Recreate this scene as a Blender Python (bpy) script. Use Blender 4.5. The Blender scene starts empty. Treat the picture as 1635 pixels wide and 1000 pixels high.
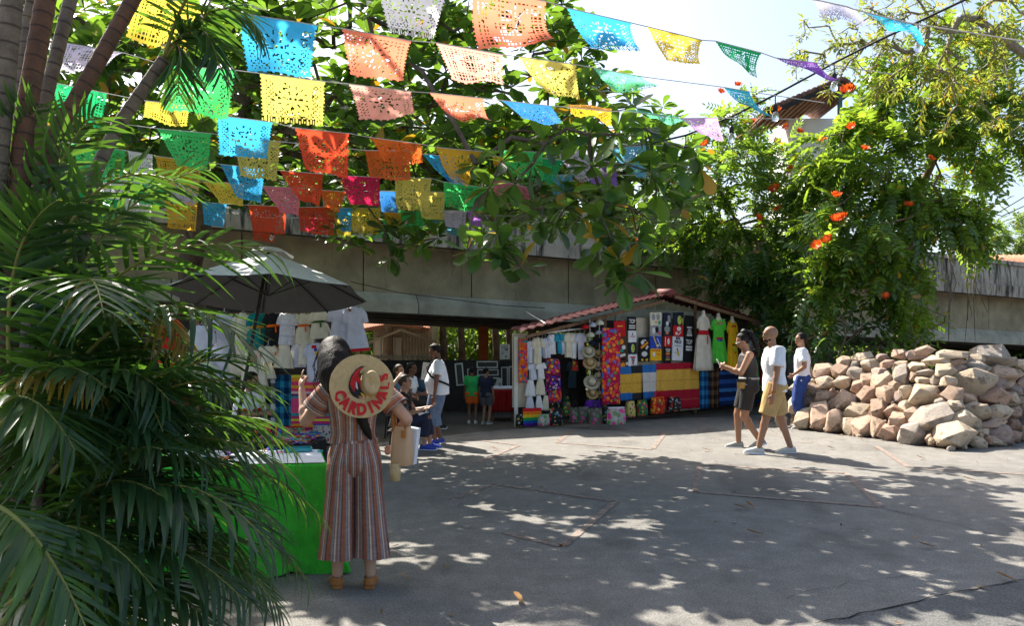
import bpy, bmesh, math, random
import numpy as np
from mathutils import Vector, Matrix, Quaternion

random.seed(7)
rng = np.random.default_rng(11)
PI = math.pi
scene = bpy.context.scene
col = scene.collection

# ------------------------------------------------------------------ camera
FP, CX, HY, HC = 1300.0, 817.5, 545.0, 1.6      # focal length in photo pixels, principal column, horizon row, eye height
cam_d = bpy.data.cameras.new('camera')
cam = bpy.data.objects.new('camera', cam_d)
col.objects.link(cam)
cam.location = (0, 0, HC)
cam.rotation_euler = (PI / 2, 0, 0)
cam_d.sensor_width = 36.0
cam_d.lens = 36.0 * FP / 1635.0
cam_d.shift_y = (HY - 500.0) / 1635.0
cam_d.clip_end = 2000
scene.camera = cam

# ------------------------------------------------------------------ sky, sun, exposure
SUN_EL = math.radians(47)
SUN_AZ = (-0.60, 0.80)                           # horizontal direction towards the sun
world = bpy.data.worlds.new('World')
scene.world = world
world.use_nodes = True
wn = world.node_tree
for n in list(wn.nodes):
    wn.nodes.remove(n)
sky = wn.nodes.new('ShaderNodeTexSky')
sky.sky_type = 'NISHITA'
sky.sun_disc = False
sky.sun_elevation = SUN_EL
sky.sun_rotation = math.atan2(SUN_AZ[0], SUN_AZ[1])
sky.air_density = 1.0
sky.dust_density = 3.2
sky.ozone_density = 1.0
bg = wn.nodes.new('ShaderNodeBackground')
bg.inputs['Strength'].default_value = 0.10
wo = wn.nodes.new('ShaderNodeOutputWorld')
wn.links.new(sky.outputs[0], bg.inputs['Color'])
wn.links.new(bg.outputs[0], wo.inputs['Surface'])
sun_d = bpy.data.lights.new('sun', 'SUN')
sun_d.energy = 5.0
sun_d.angle = math.radians(0.42)
sun_d.color = (1.0, 0.94, 0.84)
sun = bpy.data.objects.new('sun', sun_d)
col.objects.link(sun)
SV = Vector((SUN_AZ[0] * math.cos(SUN_EL), SUN_AZ[1] * math.cos(SUN_EL), math.sin(SUN_EL)))
sun.rotation_euler = SV.to_track_quat('Z', 'Y').to_euler()
sun.location = (-8, 12, 14)
vs = scene.view_settings
vs.view_transform = 'Standard'
vs.look = 'None'
vs.gamma = 1.0
vs.exposure = 1.45
scene.cycles.use_denoising = True
scene.cycles.max_bounces = 7
scene.cycles.transparent_max_bounces = 12

# ------------------------------------------------------------------ placing helpers
def P(px, py, D):
    return np.array([(px - CX) / FP * D, D, HC - (py - HY) / FP * D])
def G(px, py):
    D = HC * FP / (py - HY)
    return np.array([(px - CX) / FP * D, D, 0.0])
def S(r, g, b, k=1.0):
    def f(c):
        c /= 255.0
        return (c / 12.92 if c <= 0.04045 else ((c + 0.055) / 1.055) ** 2.4) * k
    return (f(r), f(g), f(b))
def nrm(v):
    v = np.asarray(v, float)
    return v / (np.linalg.norm(v) + 1e-9)

# ------------------------------------------------------------------ objects, labels
def tag(o, label=None, cat=None, group=None, kind=None):
    if label: o['label'] = label
    if cat: o['category'] = cat
    if group: o['group'] = group
    if kind: o['kind'] = kind
    return o
def empty(name, loc=(0, 0, 0), rz=0.0, label=None, cat=None, group=None):
    o = bpy.data.objects.new(name, None)
    col.objects.link(o)
    o.location = loc
    o.rotation_euler = (0, 0, rz)
    o.empty_display_size = 0.1
    return tag(o, label, cat, group)
def link(name, me, mats, parent=None, smooth=False):
    o = bpy.data.objects.new(name, me)
    col.objects.link(o)
    if mats is not None and len(me.materials) == 0:
        for m in (mats if isinstance(mats, (list, tuple)) else [mats]):
            me.materials.append(m)
    if smooth and len(me.polygons):
        me.polygons.foreach_set('use_smooth', np.ones(len(me.polygons), bool))
    if parent is not None:
        o.parent = parent
    return o
def mesh_np(name, v, f, uv=None, mi=None):
    """v (N,3) float, f list of tuples or (M,k) array; uv per vertex"""
    me = bpy.data.meshes.new(name)
    v = np.asarray(v, np.float32)
    if isinstance(f, np.ndarray):
        M, k = f.shape
        me.vertices.add(len(v)); me.vertices.foreach_set('co', v.ravel())
        me.loops.add(M * k); me.loops.foreach_set('vertex_index', f.astype(np.int32).ravel())
        me.polygons.add(M)
        me.polygons.foreach_set('loop_start', np.arange(0, M * k, k, dtype=np.int32))
        me.update(calc_edges=True)
    else:
        me.from_pydata(v.tolist(), [], f)
        me.update()
    if uv is not None:
        li = np.empty(len(me.loops), np.int32); me.loops.foreach_get('vertex_index', li)
        l = me.uv_layers.new(name='UVMap')
        l.data.foreach_set('uv', np.asarray(uv, np.float32)[li].ravel())
    if mi is not None:
        me.polygons.foreach_set('material_index', np.asarray(mi, np.int32))
    return me

class MB:
    def __init__(s):
        s.v, s.f, s.uv, s.mi, s.n = [], [], [], [], 0
    def add(s, v, f, uv=None, m=0, M=None):
        v = np.asarray(v, float)
        if M is not None:
            M = np.asarray(M, float); v = v @ M[:3, :3].T + M[:3, 3]
        s.v.append(v)
        s.uv.append(np.zeros((len(v), 2)) if uv is None else np.asarray(uv, float))
        for q in f:
            s.f.append(tuple(int(i) + s.n for i in q)); s.mi.append(m)
        s.n += len(v)
        return s
    def box(s, c, d, rz=0.0, m=0, R=None):
        c = np.asarray(c, float); d = np.asarray(d, float) / 2
        v = np.array([[x, y, z] for x in (-1, 1) for y in (-1, 1) for z in (-1, 1)], float) * d
        if R is None:
            R = np.array([[math.cos(rz), -math.sin(rz), 0], [math.sin(rz), math.cos(rz), 0], [0, 0, 1]])
        v = v @ np.asarray(R).T + c
        return s.add(v, [(0, 1, 3, 2), (4, 6, 7, 5), (0, 4, 5, 1), (2, 3, 7, 6), (0, 2, 6, 4), (1, 5, 7, 3)], m=m)
    def bar(s, a, b, w, t, m=0):
        a = np.asarray(a, float); b = np.asarray(b, float); d = b - a; L = np.linalg.norm(d); d /= L
        u = np.cross(d, [0, 0, 1.0]); u = nrm(u) if np.linalg.norm(u) > 1e-3 else np.array([1.0, 0, 0]); n = np.cross(u, d)
        return s.box((a + b) / 2, (L, w, t), R=np.stack([d, u, n], 1), m=m)
    def tube(s, pts, r, n=8, m=0, cap=True, ry=None, ref=None):
        v, f, uv = tube(pts, r, n, cap, ry, ref); return s.add(v, f, uv, m)
    def ell(s, c, r, R=None, nu=14, nv=9, m=0):
        v, f = ellipsoid(c, r, R, nu, nv); return s.add(v, f, None, m)
    def build(s, name, mats, parent=None, smooth=False, uv=False):
        me = mesh_np(name, np.concatenate(s.v), s.f, np.concatenate(s.uv) if uv else None, s.mi if max(s.mi) > 0 else None)
        return link(name, me, mats, parent, smooth)

def frames(pts, ref=None):
    pts = np.asarray(pts, float); n = len(pts)
    t = np.zeros_like(pts); t[1:-1] = pts[2:] - pts[:-2]; t[0] = pts[1] - pts[0]; t[-1] = pts[-1] - pts[-2]
    t /= np.linalg.norm(t, axis=1)[:, None] + 1e-12
    a = np.array(ref if ref is not None else ([0, 0, 1.0] if abs(t[0][2]) < .9 else [1.0, 0, 0]), float)
    U = np.zeros_like(pts)
    u = a - t[0] * a.dot(t[0]); u = nrm(u)
    for i in range(n):
        u = u - t[i] * u.dot(t[i]); u = nrm(u); U[i] = u
    return t, U, np.cross(t, U)
def tube(pts, r, n=8, cap=True, ry=None, ref=None):
    pts = np.asarray(pts, float); k = len(pts)
    r = np.broadcast_to(np.asarray(r, float), (k,)); ry = r if ry is None else np.broadcast_to(np.asarray(ry, float), (k,))
    t, U, W = frames(pts, ref)
    a = np.arange(n) / n * 2 * PI
    v = pts[:, None] + U[:, None] * (np.cos(a)[None, :, None] * r[:, None, None]) + W[:, None] * (np.sin(a)[None, :, None] * ry[:, None, None])
    L = np.concatenate([[0], np.cumsum(np.linalg.norm(np.diff(pts, axis=0), axis=1))])
    uv = np.stack([np.broadcast_to(a / (2 * PI), (k, n)), np.broadcast_to(L[:, None], (k, n))], -1).reshape(-1, 2)
    f = [(i * n + j, i * n + (j + 1) % n, (i + 1) * n + (j + 1) % n, (i + 1) * n + j) for i in range(k - 1) for j in range(n)]
    if cap:
        f.append(tuple(range(n - 1, -1, -1))); f.append(tuple((k - 1) * n + j for j in range(n)))
    return v.reshape(-1, 3), f, uv
def ellipsoid(c, r, R=None, nu=14, nv=9):
    v = [[0, 0, 1]]
    for i in range(1, nv):
        p = PI * i / nv
        for j in range(nu):
            q = 2 * PI * j / nu
            v.append([math.sin(p) * math.cos(q), math.sin(p) * math.sin(q), math.cos(p)])
    v.append([0, 0, -1])
    v = np.array(v) * np.asarray(r, float)
    if R is not None: v = v @ np.asarray(R).T
    f = [(0, 1 + j, 1 + (j + 1) % nu) for j in range(nu)]
    for i in range(nv - 2):
        a = 1 + i * nu
        f += [(a + j, a + nu + j, a + nu + (j + 1) % nu, a + (j + 1) % nu) for j in range(nu)]
    a = 1 + (nv - 2) * nu
    f += [(a + (j + 1) % nu, a + j, len(v) - 1) for j in range(nu)]
    return v + np.asarray(c, float), f
def rings(rs, n=28, fold=None, cap=True, uk=1.0):
    """stack of horizontal ellipses (cx, cy, z, rx, ry); fold(theta, t)->radius factor"""
    v, uv = [], []; k = len(rs)
    for i, (cx, cy, z, rx, ry) in enumerate(rs):
        for j in range(n):
            a = 2 * PI * j / n
            q = 1.0 if fold is None else fold(a, i / (k - 1))
            v.append([cx + rx * q * math.cos(a), cy + ry * q * math.sin(a), z]); uv.append([a / (2 * PI) * uk, z])
    f = [(i * n + j, i * n + (j + 1) % n, (i + 1) * n + (j + 1) % n, (i + 1) * n + j) for i in range(k - 1) for j in range(n)]
    if cap:
        f.append(tuple(range(n - 1, -1, -1))); f.append(tuple((k - 1) * n + j for j in range(n)))
    return np.array(v), f, np.array(uv)
def sheet(w, h, nx=12, nz=10, amp=0.012, nf=3.0, th=0.006, top=None, seed=0, profile=None):
    """hanging cloth in the xz plane, top edge at z=0, folds in y, a real thickness"""
    r = random.Random(seed); ph = r.uniform(0, 6)
    v, uv = [], []
    for s_ in (-.5, .5):
        for i in range(nz + 1):
            t = i / nz; k = 1.0 if profile is None else profile(t)
            for j in range(nx + 1):
                u = j / nx - .5
                y = amp * (0.3 + 0.7 * t) * math.sin(u * nf * 2 * PI + ph) + amp * .5 * math.sin(u * nf * 4.3 + t * 3 + ph)
                v.append([u * w * k, y + s_ * th, -t * h + (0.004 * math.sin(u * 9 + ph) if i == nz else 0)]); uv.append([j / nx, 1 - t])
    m = (nx + 1) * (nz + 1); f = []
    for i in range(nz):
        for j in range(nx):
            a = i * (nx + 1) + j
            f.append((a, a + nx + 1, a + nx + 2, a + 1)); f.append((m + a, m + a + 1, m + a + nx + 2, m + a + nx + 1))
    for j in range(nx):
        b = nz * (nx + 1) + j
        f.append((j, j + 1, m + j + 1, m + j)); f.append((b, m + b, m + b + 1, b + 1))
    for i in range(nz):
        a = i * (nx + 1); b = a + nx
        f.append((a, m + a, m + a + nx + 1, a + nx + 1)); f.append((b, b + nx + 1, m + b + nx + 1, m + b))
    return np.array(v), f, np.array(uv)

# ------------------------------------------------------------------ materials
def newmat(name):
    m = bpy.data.materials.new(name); m.use_nodes = True
    nt = m.node_tree
    b = nt.nodes['Principled BSDF']
    return m, nt, b
def nd(nt, t, **k):
    n = nt.nodes.new('ShaderNode' + t)
    for a, v in k.items():
        if a in n.bl_rna.properties.keys(): setattr(n, a, v)
        else: n.inputs[a].default_value = v
    return n
def mixc(nt, fac, a, b, mode='MIX'):
    n = nt.nodes.new('ShaderNodeMix'); n.data_type = 'RGBA'; n.blend_type = mode
    for i, x in ((0, fac), (6, a), (7, b)):
        if hasattr(x, 'links') or hasattr(x, 'is_output'): nt.links.new(x, n.inputs[i])
        elif i == 0: n.inputs[0].default_value = x
        else: n.inputs[i].default_value = (*x, 1) if len(x) == 3 else x
    return n.outputs[2]
def ramp(nt, src, stops):
    n = nt.nodes.new('ShaderNodeValToRGB'); e = n.color_ramp.elements
    while len(e) < len(stops): e.new(0.5)
    for i, (p, c) in enumerate(stops):
        e[i].position = p
        e[i].color = (c, c, c, 1) if not hasattr(c, '__len__') else (*c, 1)
    nt.links.new(src, n.inputs[0])
    return n.outputs[0]
def math_n(nt, op, a, b=None):
    n = nt.nodes.new('ShaderNodeMath'); n.operation = op
    for i, x in enumerate((a, b)):
        if x is None: continue
        if hasattr(x, 'is_output'): nt.links.new(x, n.inputs[i])
        else: n.inputs[i].default_value = x
    return n.outputs[0]
def coords(nt, kind='Object', scale=(1, 1, 1)):
    tc = nt.nodes.new('ShaderNodeTexCoord'); mp = nt.nodes.new('ShaderNodeMapping')
    nt.links.new(tc.outputs[kind], mp.inputs[0]); mp.inputs['Scale'].default_value = scale
    return mp.outputs[0]
def noise_n(nt, vec, scale, detail=4, rough=.55):
    n = nd(nt, 'TexNoise', Scale=scale, Detail=detail, Roughness=rough)
    nt.links.new(vec, n.inputs['Vector'])
    return n.outputs['Fac']
_cache = {}
def mat(name, c, rough=.8, var=.18, scale=6.0, bump=.15, bscale=40.0, spec=.3, hue=0.0, metal=0.0, sheen=0.0, sss=0.0, wob=True):
    """plain surface: colour with large and fine variation and a fine relief"""
    if name in _cache: return _cache[name]
    m, nt, b = newmat(name)
    v = coords(nt)
    f1 = noise_n(nt, v, scale, 5); f2 = noise_n(nt, v, bscale, 3)
    k = ramp(nt, f1, [(.3, 1 - var), (.7, 1 + var)])
    oi = nt.nodes.new('ShaderNodeObjectInfo')
    k2 = ramp(nt, oi.outputs['Random'], [(0, 1 - hue), (1, 1 + hue)])
    cc = mixc(nt, 1.0, mixc(nt, 1.0, c, k, 'MULTIPLY'), k2, 'MULTIPLY')
    nt.links.new(cc, b.inputs['Base Color'])
    b.inputs['Roughness'].default_value = rough
    b.inputs['Specular IOR Level'].default_value = spec
    b.inputs['Metallic'].default_value = metal
    if sheen: b.inputs['Sheen Weight'].default_value = sheen
    if sss:
        b.inputs['Subsurface Weight'].default_value = sss
        b.inputs['Subsurface Radius'].default_value = (.012, .005, .003)
    if bump:
        bp = nd(nt, 'Bump', Strength=bump, Distance=.02)
        nt.links.new(f2, bp.inputs['Height']); nt.links.new(bp.outputs[0], b.inputs['Normal'])
    _cache[name] = m
    return m
def cloth(name, c, var=.12, trans=0.0):
    if name in _cache: return _cache[name]
    m, nt, b = newmat(name)
    v = coords(nt)
    f1 = noise_n(nt, v, 7, 4); f2 = noise_n(nt, v, 26, 2)
    k = ramp(nt, f1, [(.3, 1 - var), (.7, 1 + var)])
    cc = mixc(nt, 1.0, c, k, 'MULTIPLY')
    nt.links.new(cc, b.inputs['Base Color'])
    b.inputs['Roughness'].default_value = .9; b.inputs['Specular IOR Level'].default_value = .15
    bp = nd(nt, 'Bump', Strength=.35, Distance=.02)
    nt.links.new(f2, bp.inputs['Height']); nt.links.new(bp.outputs[0], b.inputs['Normal'])
    if trans:
        tr = nt.nodes.new('ShaderNodeBsdfTranslucent'); nt.links.new(cc, tr.inputs[0])
        mx = nt.nodes.new('ShaderNodeMixShader'); mx.inputs[0].default_value = trans
        nt.links.new(b.outputs[0], mx.inputs[1]); nt.links.new(tr.outputs[0], mx.inputs[2])
        nt.links.new(mx.outputs[0], nt.nodes['Material Output'].inputs[0])
    _cache[name] = m
    return m
def leafmat(name, c, tc, trans=.45, rough=.38, var=.45, spec=.5, yellow=0.0):
    m, nt, b = newmat(name)
    g = nt.nodes.new('ShaderNodeNewGeometry'); oi = nt.nodes.new('ShaderNodeObjectInfo')
    rnd = math_n(nt, 'FRACT', math_n(nt, 'ADD', g.outputs['Random Per Island'], oi.outputs['Random']))
    k = ramp(nt, rnd, [(0, 1 - var), (1, 1 + var)])
    cc = mixc(nt, 1.0, c, k, 'MULTIPLY')
    t2 = mixc(nt, 1.0, tc, k, 'MULTIPLY')
    if yellow:
        yf = ramp(nt, rnd, [(1 - yellow - .02, 0.0), (1 - yellow, 1.0)])
        cc = mixc(nt, yf, cc, (.42, .26, .03)); t2 = mixc(nt, yf, t2, (.6, .34, .02))
    nt.links.new(cc, b.inputs['Base Color'])
    b.inputs['Roughness'].default_value = rough
    b.inputs['Specular IOR Level'].default_value = spec
    tr = nt.nodes.new('ShaderNodeBsdfTranslucent'); nt.links.new(t2, tr.inputs[0])
    mx = nt.nodes.new('ShaderNodeMixShader'); mx.inputs[0].default_value = trans
    nt.links.new(b.outputs[0], mx.inputs[1]); nt.links.new(tr.outputs[0], mx.inputs[2])
    nt.links.new(mx.outputs[0], nt.nodes['Material Output'].inputs[0])
    return m
def stripes(name, stops, axis=1, space='UV', rough=.92, inter='CONSTANT', bump=.25, freq=1.0, trans=0.0):
    """cloth woven in bands: stops [(position, colour)] along one UV axis"""
    if name in _cache: return _cache[name]
    m, nt, b = newmat(name)
    tc = nt.nodes.new('ShaderNodeTexCoord'); sp = nt.nodes.new('ShaderNodeSeparateXYZ')
    nt.links.new(tc.outputs[space], sp.inputs[0])
    src = math_n(nt, 'FRACT', math_n(nt, 'MULTIPLY', sp.outputs[axis], freq)) if freq != 1.0 else sp.outputs[axis]
    n = nt.nodes.new('ShaderNodeValToRGB'); n.color_ramp.interpolation = inter; e = n.color_ramp.elements
    while len(e) < len(stops): e.new(.5)
    for i, (p, c) in enumerate(stops): e[i].position = p; e[i].color = (*c, 1)
    nt.links.new(src, n.inputs[0])
    v = coords(nt); f = noise_n(nt, v, 30, 3)
    wv = coords(nt, 'Object', (6, 6, 150)); f0 = noise_n(nt, wv, 2.0, 2)
    k = ramp(nt, math_n(nt, 'MULTIPLY', math_n(nt, 'ADD', f, f0), .5), [(.3, .72), (.7, 1.25)])
    nt.links.new(mixc(nt, 1.0, n.outputs[0], k, 'MULTIPLY'), b.inputs['Base Color'])
    b.inputs['Roughness'].default_value = rough; b.inputs['Specular IOR Level'].default_value = .15
    bp = nd(nt, 'Bump', Strength=bump, Distance=.02); nt.links.new(f, bp.inputs['Height']); nt.links.new(bp.outputs[0], b.inputs['Normal'])
    _cache[name] = m
    return m
def plaid(name, c1, c2, c3, fu=3.0, fv=5.0):
    if name in _cache: return _cache[name]
    m, nt, b = newmat(name)
    tc = nt.nodes.new('ShaderNodeTexCoord'); sp = nt.nodes.new('ShaderNodeSeparateXYZ')
    nt.links.new(tc.outputs['UV'], sp.inputs[0])
    def sq(o, f): return math_n(nt, 'GREATER_THAN', math_n(nt, 'FRACT', math_n(nt, 'MULTIPLY', o, f)), .5)
    a, c = sq(sp.outputs[0], fu), sq(sp.outputs[1], fv)
    s_ = math_n(nt, 'ADD', a, c)
    cc = mixc(nt, math_n(nt, 'MINIMUM', s_, 1.0), c1, c2)
    cc = mixc(nt, math_n(nt, 'SUBTRACT', math_n(nt, 'MAXIMUM', s_, 1.0), 1.0), cc, c3)
    nt.links.new(cc, b.inputs['Base Color']); b.inputs['Roughness'].default_value = .95
    b.inputs['Specular IOR Level'].default_value = .1
    _cache[name] = m
    return m
def floral(name, ground, cols, scale=14.0, size=.42, space='Object'):
    """embroidered flowers: scattered discs of several thread colours on a ground cloth"""
    if name in _cache: return _cache[name]
    m, nt, b = newmat(name)
    v = coords(nt, space)
    w = nd(nt, 'TexNoise', Scale=scale * 1.4, Detail=2)
    nt.links.new(v, w.inputs['Vector'])
    dv = nt.nodes.new('ShaderNodeVectorMath'); dv.operation = 'MULTIPLY_ADD'
    nt.links.new(w.outputs['Color'], dv.inputs[0]); dv.inputs[1].default_value = (.035, .035, .035); nt.links.new(v, dv.inputs[2])
    vo = nd(nt, 'TexVoronoi', Scale=scale); nt.links.new(dv.outputs[0], vo.inputs['Vector'])
    sep = nt.nodes.new('ShaderNodeSeparateColor'); nt.links.new(vo.outputs['Color'], sep.inputs[0])
    n = nt.nodes.new('ShaderNodeValToRGB'); n.color_ramp.interpolation = 'CONSTANT'; e = n.color_ramp.elements
    while len(e) < len(cols): e.new(.5)
    for i, c in enumerate(cols): e[i].position = i / len(cols); e[i].color = (*c, 1)
    nt.links.new(sep.outputs[0], n.inputs[0])
    dist = vo.outputs['Distance']
    k = ramp(nt, dist, [(size, 1.0), (size + .06, 0.0)])
    core = ramp(nt, dist, [(size * .35, 1.0), (size * .42, 0.0)])
    cc = mixc(nt, k, ground, n.outputs[0])
    n2 = nt.nodes.new('ShaderNodeValToRGB'); n2.color_ramp.interpolation = 'CONSTANT'
    e2 = n2.color_ramp.elements; e2[0].color = (*cols[-1], 1); e2[1].position = .5; e2[1].color = (*cols[0], 1)
    nt.links.new(sep.outputs[1], n2.inputs[0])
    cc = mixc(nt, core, cc, n2.outputs[0])
    nt.links.new(cc, b.inputs['Base Color']); b.inputs['Roughness'].default_value = .9; b.inputs['Specular IOR Level'].default_value = .15
    _cache[name] = m
    return m

SKIN_L = dict(c=(.55, .31, .21)); SKIN_D = dict(c=(.23, .105, .055)); SKIN_M = dict(c=(.30, .15, .085))
def skin(name, c):
    return mat(name, c, rough=.5, var=.08, scale=9, bump=.05, bscale=120, spec=.4, sss=.08)
M_white = cloth('white_cotton', (.74, .75, .78))
M_cream = cloth('cream_cotton', (.70, .66, .52))
M_black = cloth('black_cloth', (.018, .018, .02))
M_wood = mat('aged_wood', (.20, .12, .07), .8, .3, 12, .3)
M_wire = mat('galvanised_wire', (.55, .55, .55), .4, .1, metal=.6)
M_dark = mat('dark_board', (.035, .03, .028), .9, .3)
# ================================================================== ground
def ground_mat(name, c, c2, speck=.5, crack=False):
    m, nt, b = newmat(name)
    v = coords(nt)
    big = noise_n(nt, v, .55, 6, .6); mid = noise_n(nt, v, 4.5, 5, .65); fine = noise_n(nt, v, 95, 2, .7)
    cc = mixc(nt, ramp(nt, big, [(.35, 0.0), (.68, 1.0)]), c, c2)
    cc = mixc(nt, 1.0, cc, ramp(nt, mid, [(.25, .70), (.75, 1.22)]), 'MULTIPLY')
    tar = noise_n(nt, coords(nt, 'Object', (.8, .35, 1)), 1.1, 4, .5)
    cc = mixc(nt, 1.0, cc, ramp(nt, tar, [(.36, .72), (.44, 1.0)]), 'MULTIPLY')
    cc = mixc(nt, 1.0, cc, ramp(nt, fine, [(.32, 1 - speck), (.5, 1.0), (.68, 1 + speck)]), 'MULTIPLY')
    # oil stains and dark damp blotches
    st = nd(nt, 'TexVoronoi', Scale=.9); nt.links.new(v, st.inputs['Vector'])
    cc = mixc(nt, 1.0, cc, ramp(nt, math_n(nt, 'ADD', st.outputs['Distance'], math_n(nt, 'MULTIPLY', mid, .35)), [(.16, .7), (.34, 1.0)]), 'MULTIPLY')
    nt.links.new(cc, b.inputs['Base Color'])
    nt.links.new(ramp(nt, mid, [(.3, .78), (.7, .95)]), b.inputs['Roughness'])
    b.inputs['Specular IOR Level'].default_value = .3
    bp = nd(nt, 'Bump', Strength=.55, Distance=.012); nt.links.new(math_n(nt, 'ADD', fine, math_n(nt, 'MULTIPLY', mid, .6)), bp.inputs['Height'])
    nt.links.new(bp.outputs[0], b.inputs['Normal'])
    return m
M_earth = ground_mat('packed_earth', (.085, .075, .06), (.12, .10, .08))
M_asph = ground_mat('weathered_asphalt', (.175, .166, .151), (.215, .202, .182), .45)
M_asph2 = ground_mat('patched_asphalt', (.11, .108, .104), (.14, .137, .13), .5)
M_line = mat('faded_orange_paint', (.222, .173, .146), .85, .45, 16, .2, 120)

def flat(name, pts, z, m, parent=None):
    v = [(p[0], p[1], z) for p in pts]
    me = mesh_np(name, v, [tuple(range(len(v)))])
    return link(name, me, m, parent)
g = flat('ground', [(-400, -60), (400, -60), (400, 900), (-400, 900)], -.004, M_earth); tag(g, kind='structure')
edge = [G(px, py) for px, py in ((560, 712), (640, 705), (690, 699), (760, 691), (840, 684), (900, 680))]
plaza_pts = [(-14, -12), (26, -12), (26, 19.5), (9.5, 19.5), (5.5, 17.6), (2.2, 16.4)] + [(e[0], e[1]) for e in edge[::-1]] + [(-3.2, 12.3), (-8, 11.5), (-14, 11)]
plaza = flat('pavement', plaza_pts, .002, M_asph); tag(plaza, kind='structure')
patch_pts = [G(px, py) for px, py in ((1180, 1030), (1304, 1000), (1440, 968), (1576, 939), (1700, 915))]
flat('asphalt_patch', [(p[0], p[1]) for p in patch_pts] + [(7, 3.0), (2.0, 3.0)], .006, M_asph2, plaza)

def strip(name, pts, w, z, m, parent, jag=0.0):
    pts = [np.asarray(p[:2], float) for p in pts]
    dense = []
    for a, b in zip(pts[:-1], pts[1:]):
        k = max(2, int(np.linalg.norm(b - a) / .12))
        dense += [a + (b - a) * i / k for i in range(k)]
    dense.append(pts[-1]); v, f = [], []
    for i, p in enumerate(dense):
        d = nrm(dense[min(i + 1, len(dense) - 1)] - dense[max(i - 1, 0)]); nn = np.array([-d[1], d[0]])
        o = nn * random.uniform(-jag, jag); ww = w * (random.uniform(.5, 1.5) if jag else random.uniform(.93, 1.07))
        v += [(*(p + o + nn * ww / 2), z), (*(p + o - nn * ww / 2), z)]
    f = [(2 * i, 2 * i + 1, 2 * i + 3, 2 * i + 2) for i in range(len(dense) - 1)]
    return link(name, mesh_np(name, v, f), m, parent)
for pl in ([(899, 874), (984, 801)], [(980, 802), (787, 774)], [(787, 774), (729, 796)], [(895, 874), (804, 852)],
           [(919, 685), (1062, 692)], [(1062, 692), (1042, 718)], [(919, 686), (889, 708)], [(889, 708), (1042, 719)],
           [(750, 702), (828, 712)], [(828, 712), (763, 740)], [(1110, 787), (1406, 811)], [(1406, 810), (1351, 757)],
           [(1349, 757), (1117, 743)], [(1117, 744), (1110, 787)], [(1399, 713), (1450, 747)], [(1452, 747), (1635, 759)], [(1122, 670), (1124, 687)]):
    strip('painted_line', [G(*p) for p in pl], .075, .008, M_line, plaza)
M_crack = mat('crack_dirt', (.02, .018, .016), .95)
strip('crack', [G(*p) for p in ((1408, 813), (1460, 826), (1520, 838), (1600, 859), (1660, 870))], .010, .010, M_crack, plaza, .03)
strip('crack', [G(*p) for p in ((1304, 1000), (1440, 968), (1576, 939), (1660, 922))], .011, .011, M_crack, plaza, .015)
strip('crack', [G(*p) for p in ((1250, 958), (1380, 930), (1500, 912))], .004, .010, M_crack, plaza, .03)
strip('crack', [G(*p) for p in ((640, 800), (760, 790), (860, 770))], .004, .010, M_crack, plaza, .03)

# ================================================================== bridge
def concrete(name, c, streak, dark, top=None):
    m, nt, b = newmat(name)
    v = coords(nt); vs_ = coords(nt, 'Object', (1.0, 1.0, .12))
    f1 = noise_n(nt, v, 1.3, 6, .62); f2 = noise_n(nt, vs_, 5.5, 5, .7); f3 = noise_n(nt, v, 45, 3)
    cc = mixc(nt, 1.0, c, ramp(nt, f1, [(.28, .55), (.72, 1.25)]), 'MULTIPLY')
    cc = mixc(nt, ramp(nt, f2, [(streak, 0.0), (streak + .13, 1.0)]), cc, dark)
    nt.links.new(cc, b.inputs['Base Color']); b.inputs['Roughness'].default_value = .92; b.inputs['Specular IOR Level'].default_value = .15
    bp = nd(nt, 'Bump', Strength=.4, Distance=.03); nt.links.new(math_n(nt, 'ADD', f3, f1), bp.inputs['Height']); nt.links.new(bp.outputs[0], b.inputs['Normal'])
    return m
M_web = concrete('mossy_concrete', (.36, .31, .20), .60, (.13, .11, .07))
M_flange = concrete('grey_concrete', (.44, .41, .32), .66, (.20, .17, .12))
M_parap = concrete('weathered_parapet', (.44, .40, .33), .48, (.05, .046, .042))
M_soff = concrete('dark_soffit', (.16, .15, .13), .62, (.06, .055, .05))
BO = np.array([-3.1, 17.0]); BE = nrm([15.7, 7.0]); BN = np.array([BE[1], -BE[0]])
def bpt(s, o, z): 
    p = BO + BE * s + BN * o
    return (p[0], p[1], z - .036 * s)
bridge = empty('bridge', bpt(0, 0, 0), 0, 'low concrete road bridge with stained parapet crossing behind the stalls', 'bridge')
def bprism(name, s0, s1, prof, m):
    """prof: polygon of (offset towards camera, height)"""
    k = len(prof); v = [bpt(s0, o, z) for o, z in prof] + [bpt(s1, o, z) for o, z in prof]
    v = np.array(v) - np.array(bpt(0, 0, 0))
    f = [tuple(range(k - 1, -1, -1)), tuple(range(k, 2 * k))] + [(i, (i + 1) % k, k + (i + 1) % k, k + i) for i in range(k)]
    return link(name, mesh_np(name, v, f), m, bridge)
S0, S1 = -22.0, 44.0
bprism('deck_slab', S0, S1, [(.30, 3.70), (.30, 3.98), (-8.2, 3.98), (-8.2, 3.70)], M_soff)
s = S0; i = 0
while s < S1:
    e = min(s + 2.45, S1); r_ = random.uniform(-.004, .004)
    bprism('girder_panel', s + .012, e - .012, [(-.22 + r_, 2.665), (-.22 + r_, 3.70), (-.50, 3.70), (-.50, 2.665)], M_web)
    s = e
s = S0 - 1.3
while s < S1:
    e = min(s + 4.9, S1)
    bprism('girder_flange', s + .010, e - .010, [(0, 2.23), (0, 2.45), (-.205, 2.66), (-.52, 2.66), (-.74, 2.45), (-.74, 2.23)], M_flange)
    s = e
s = S0 + .8
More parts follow.
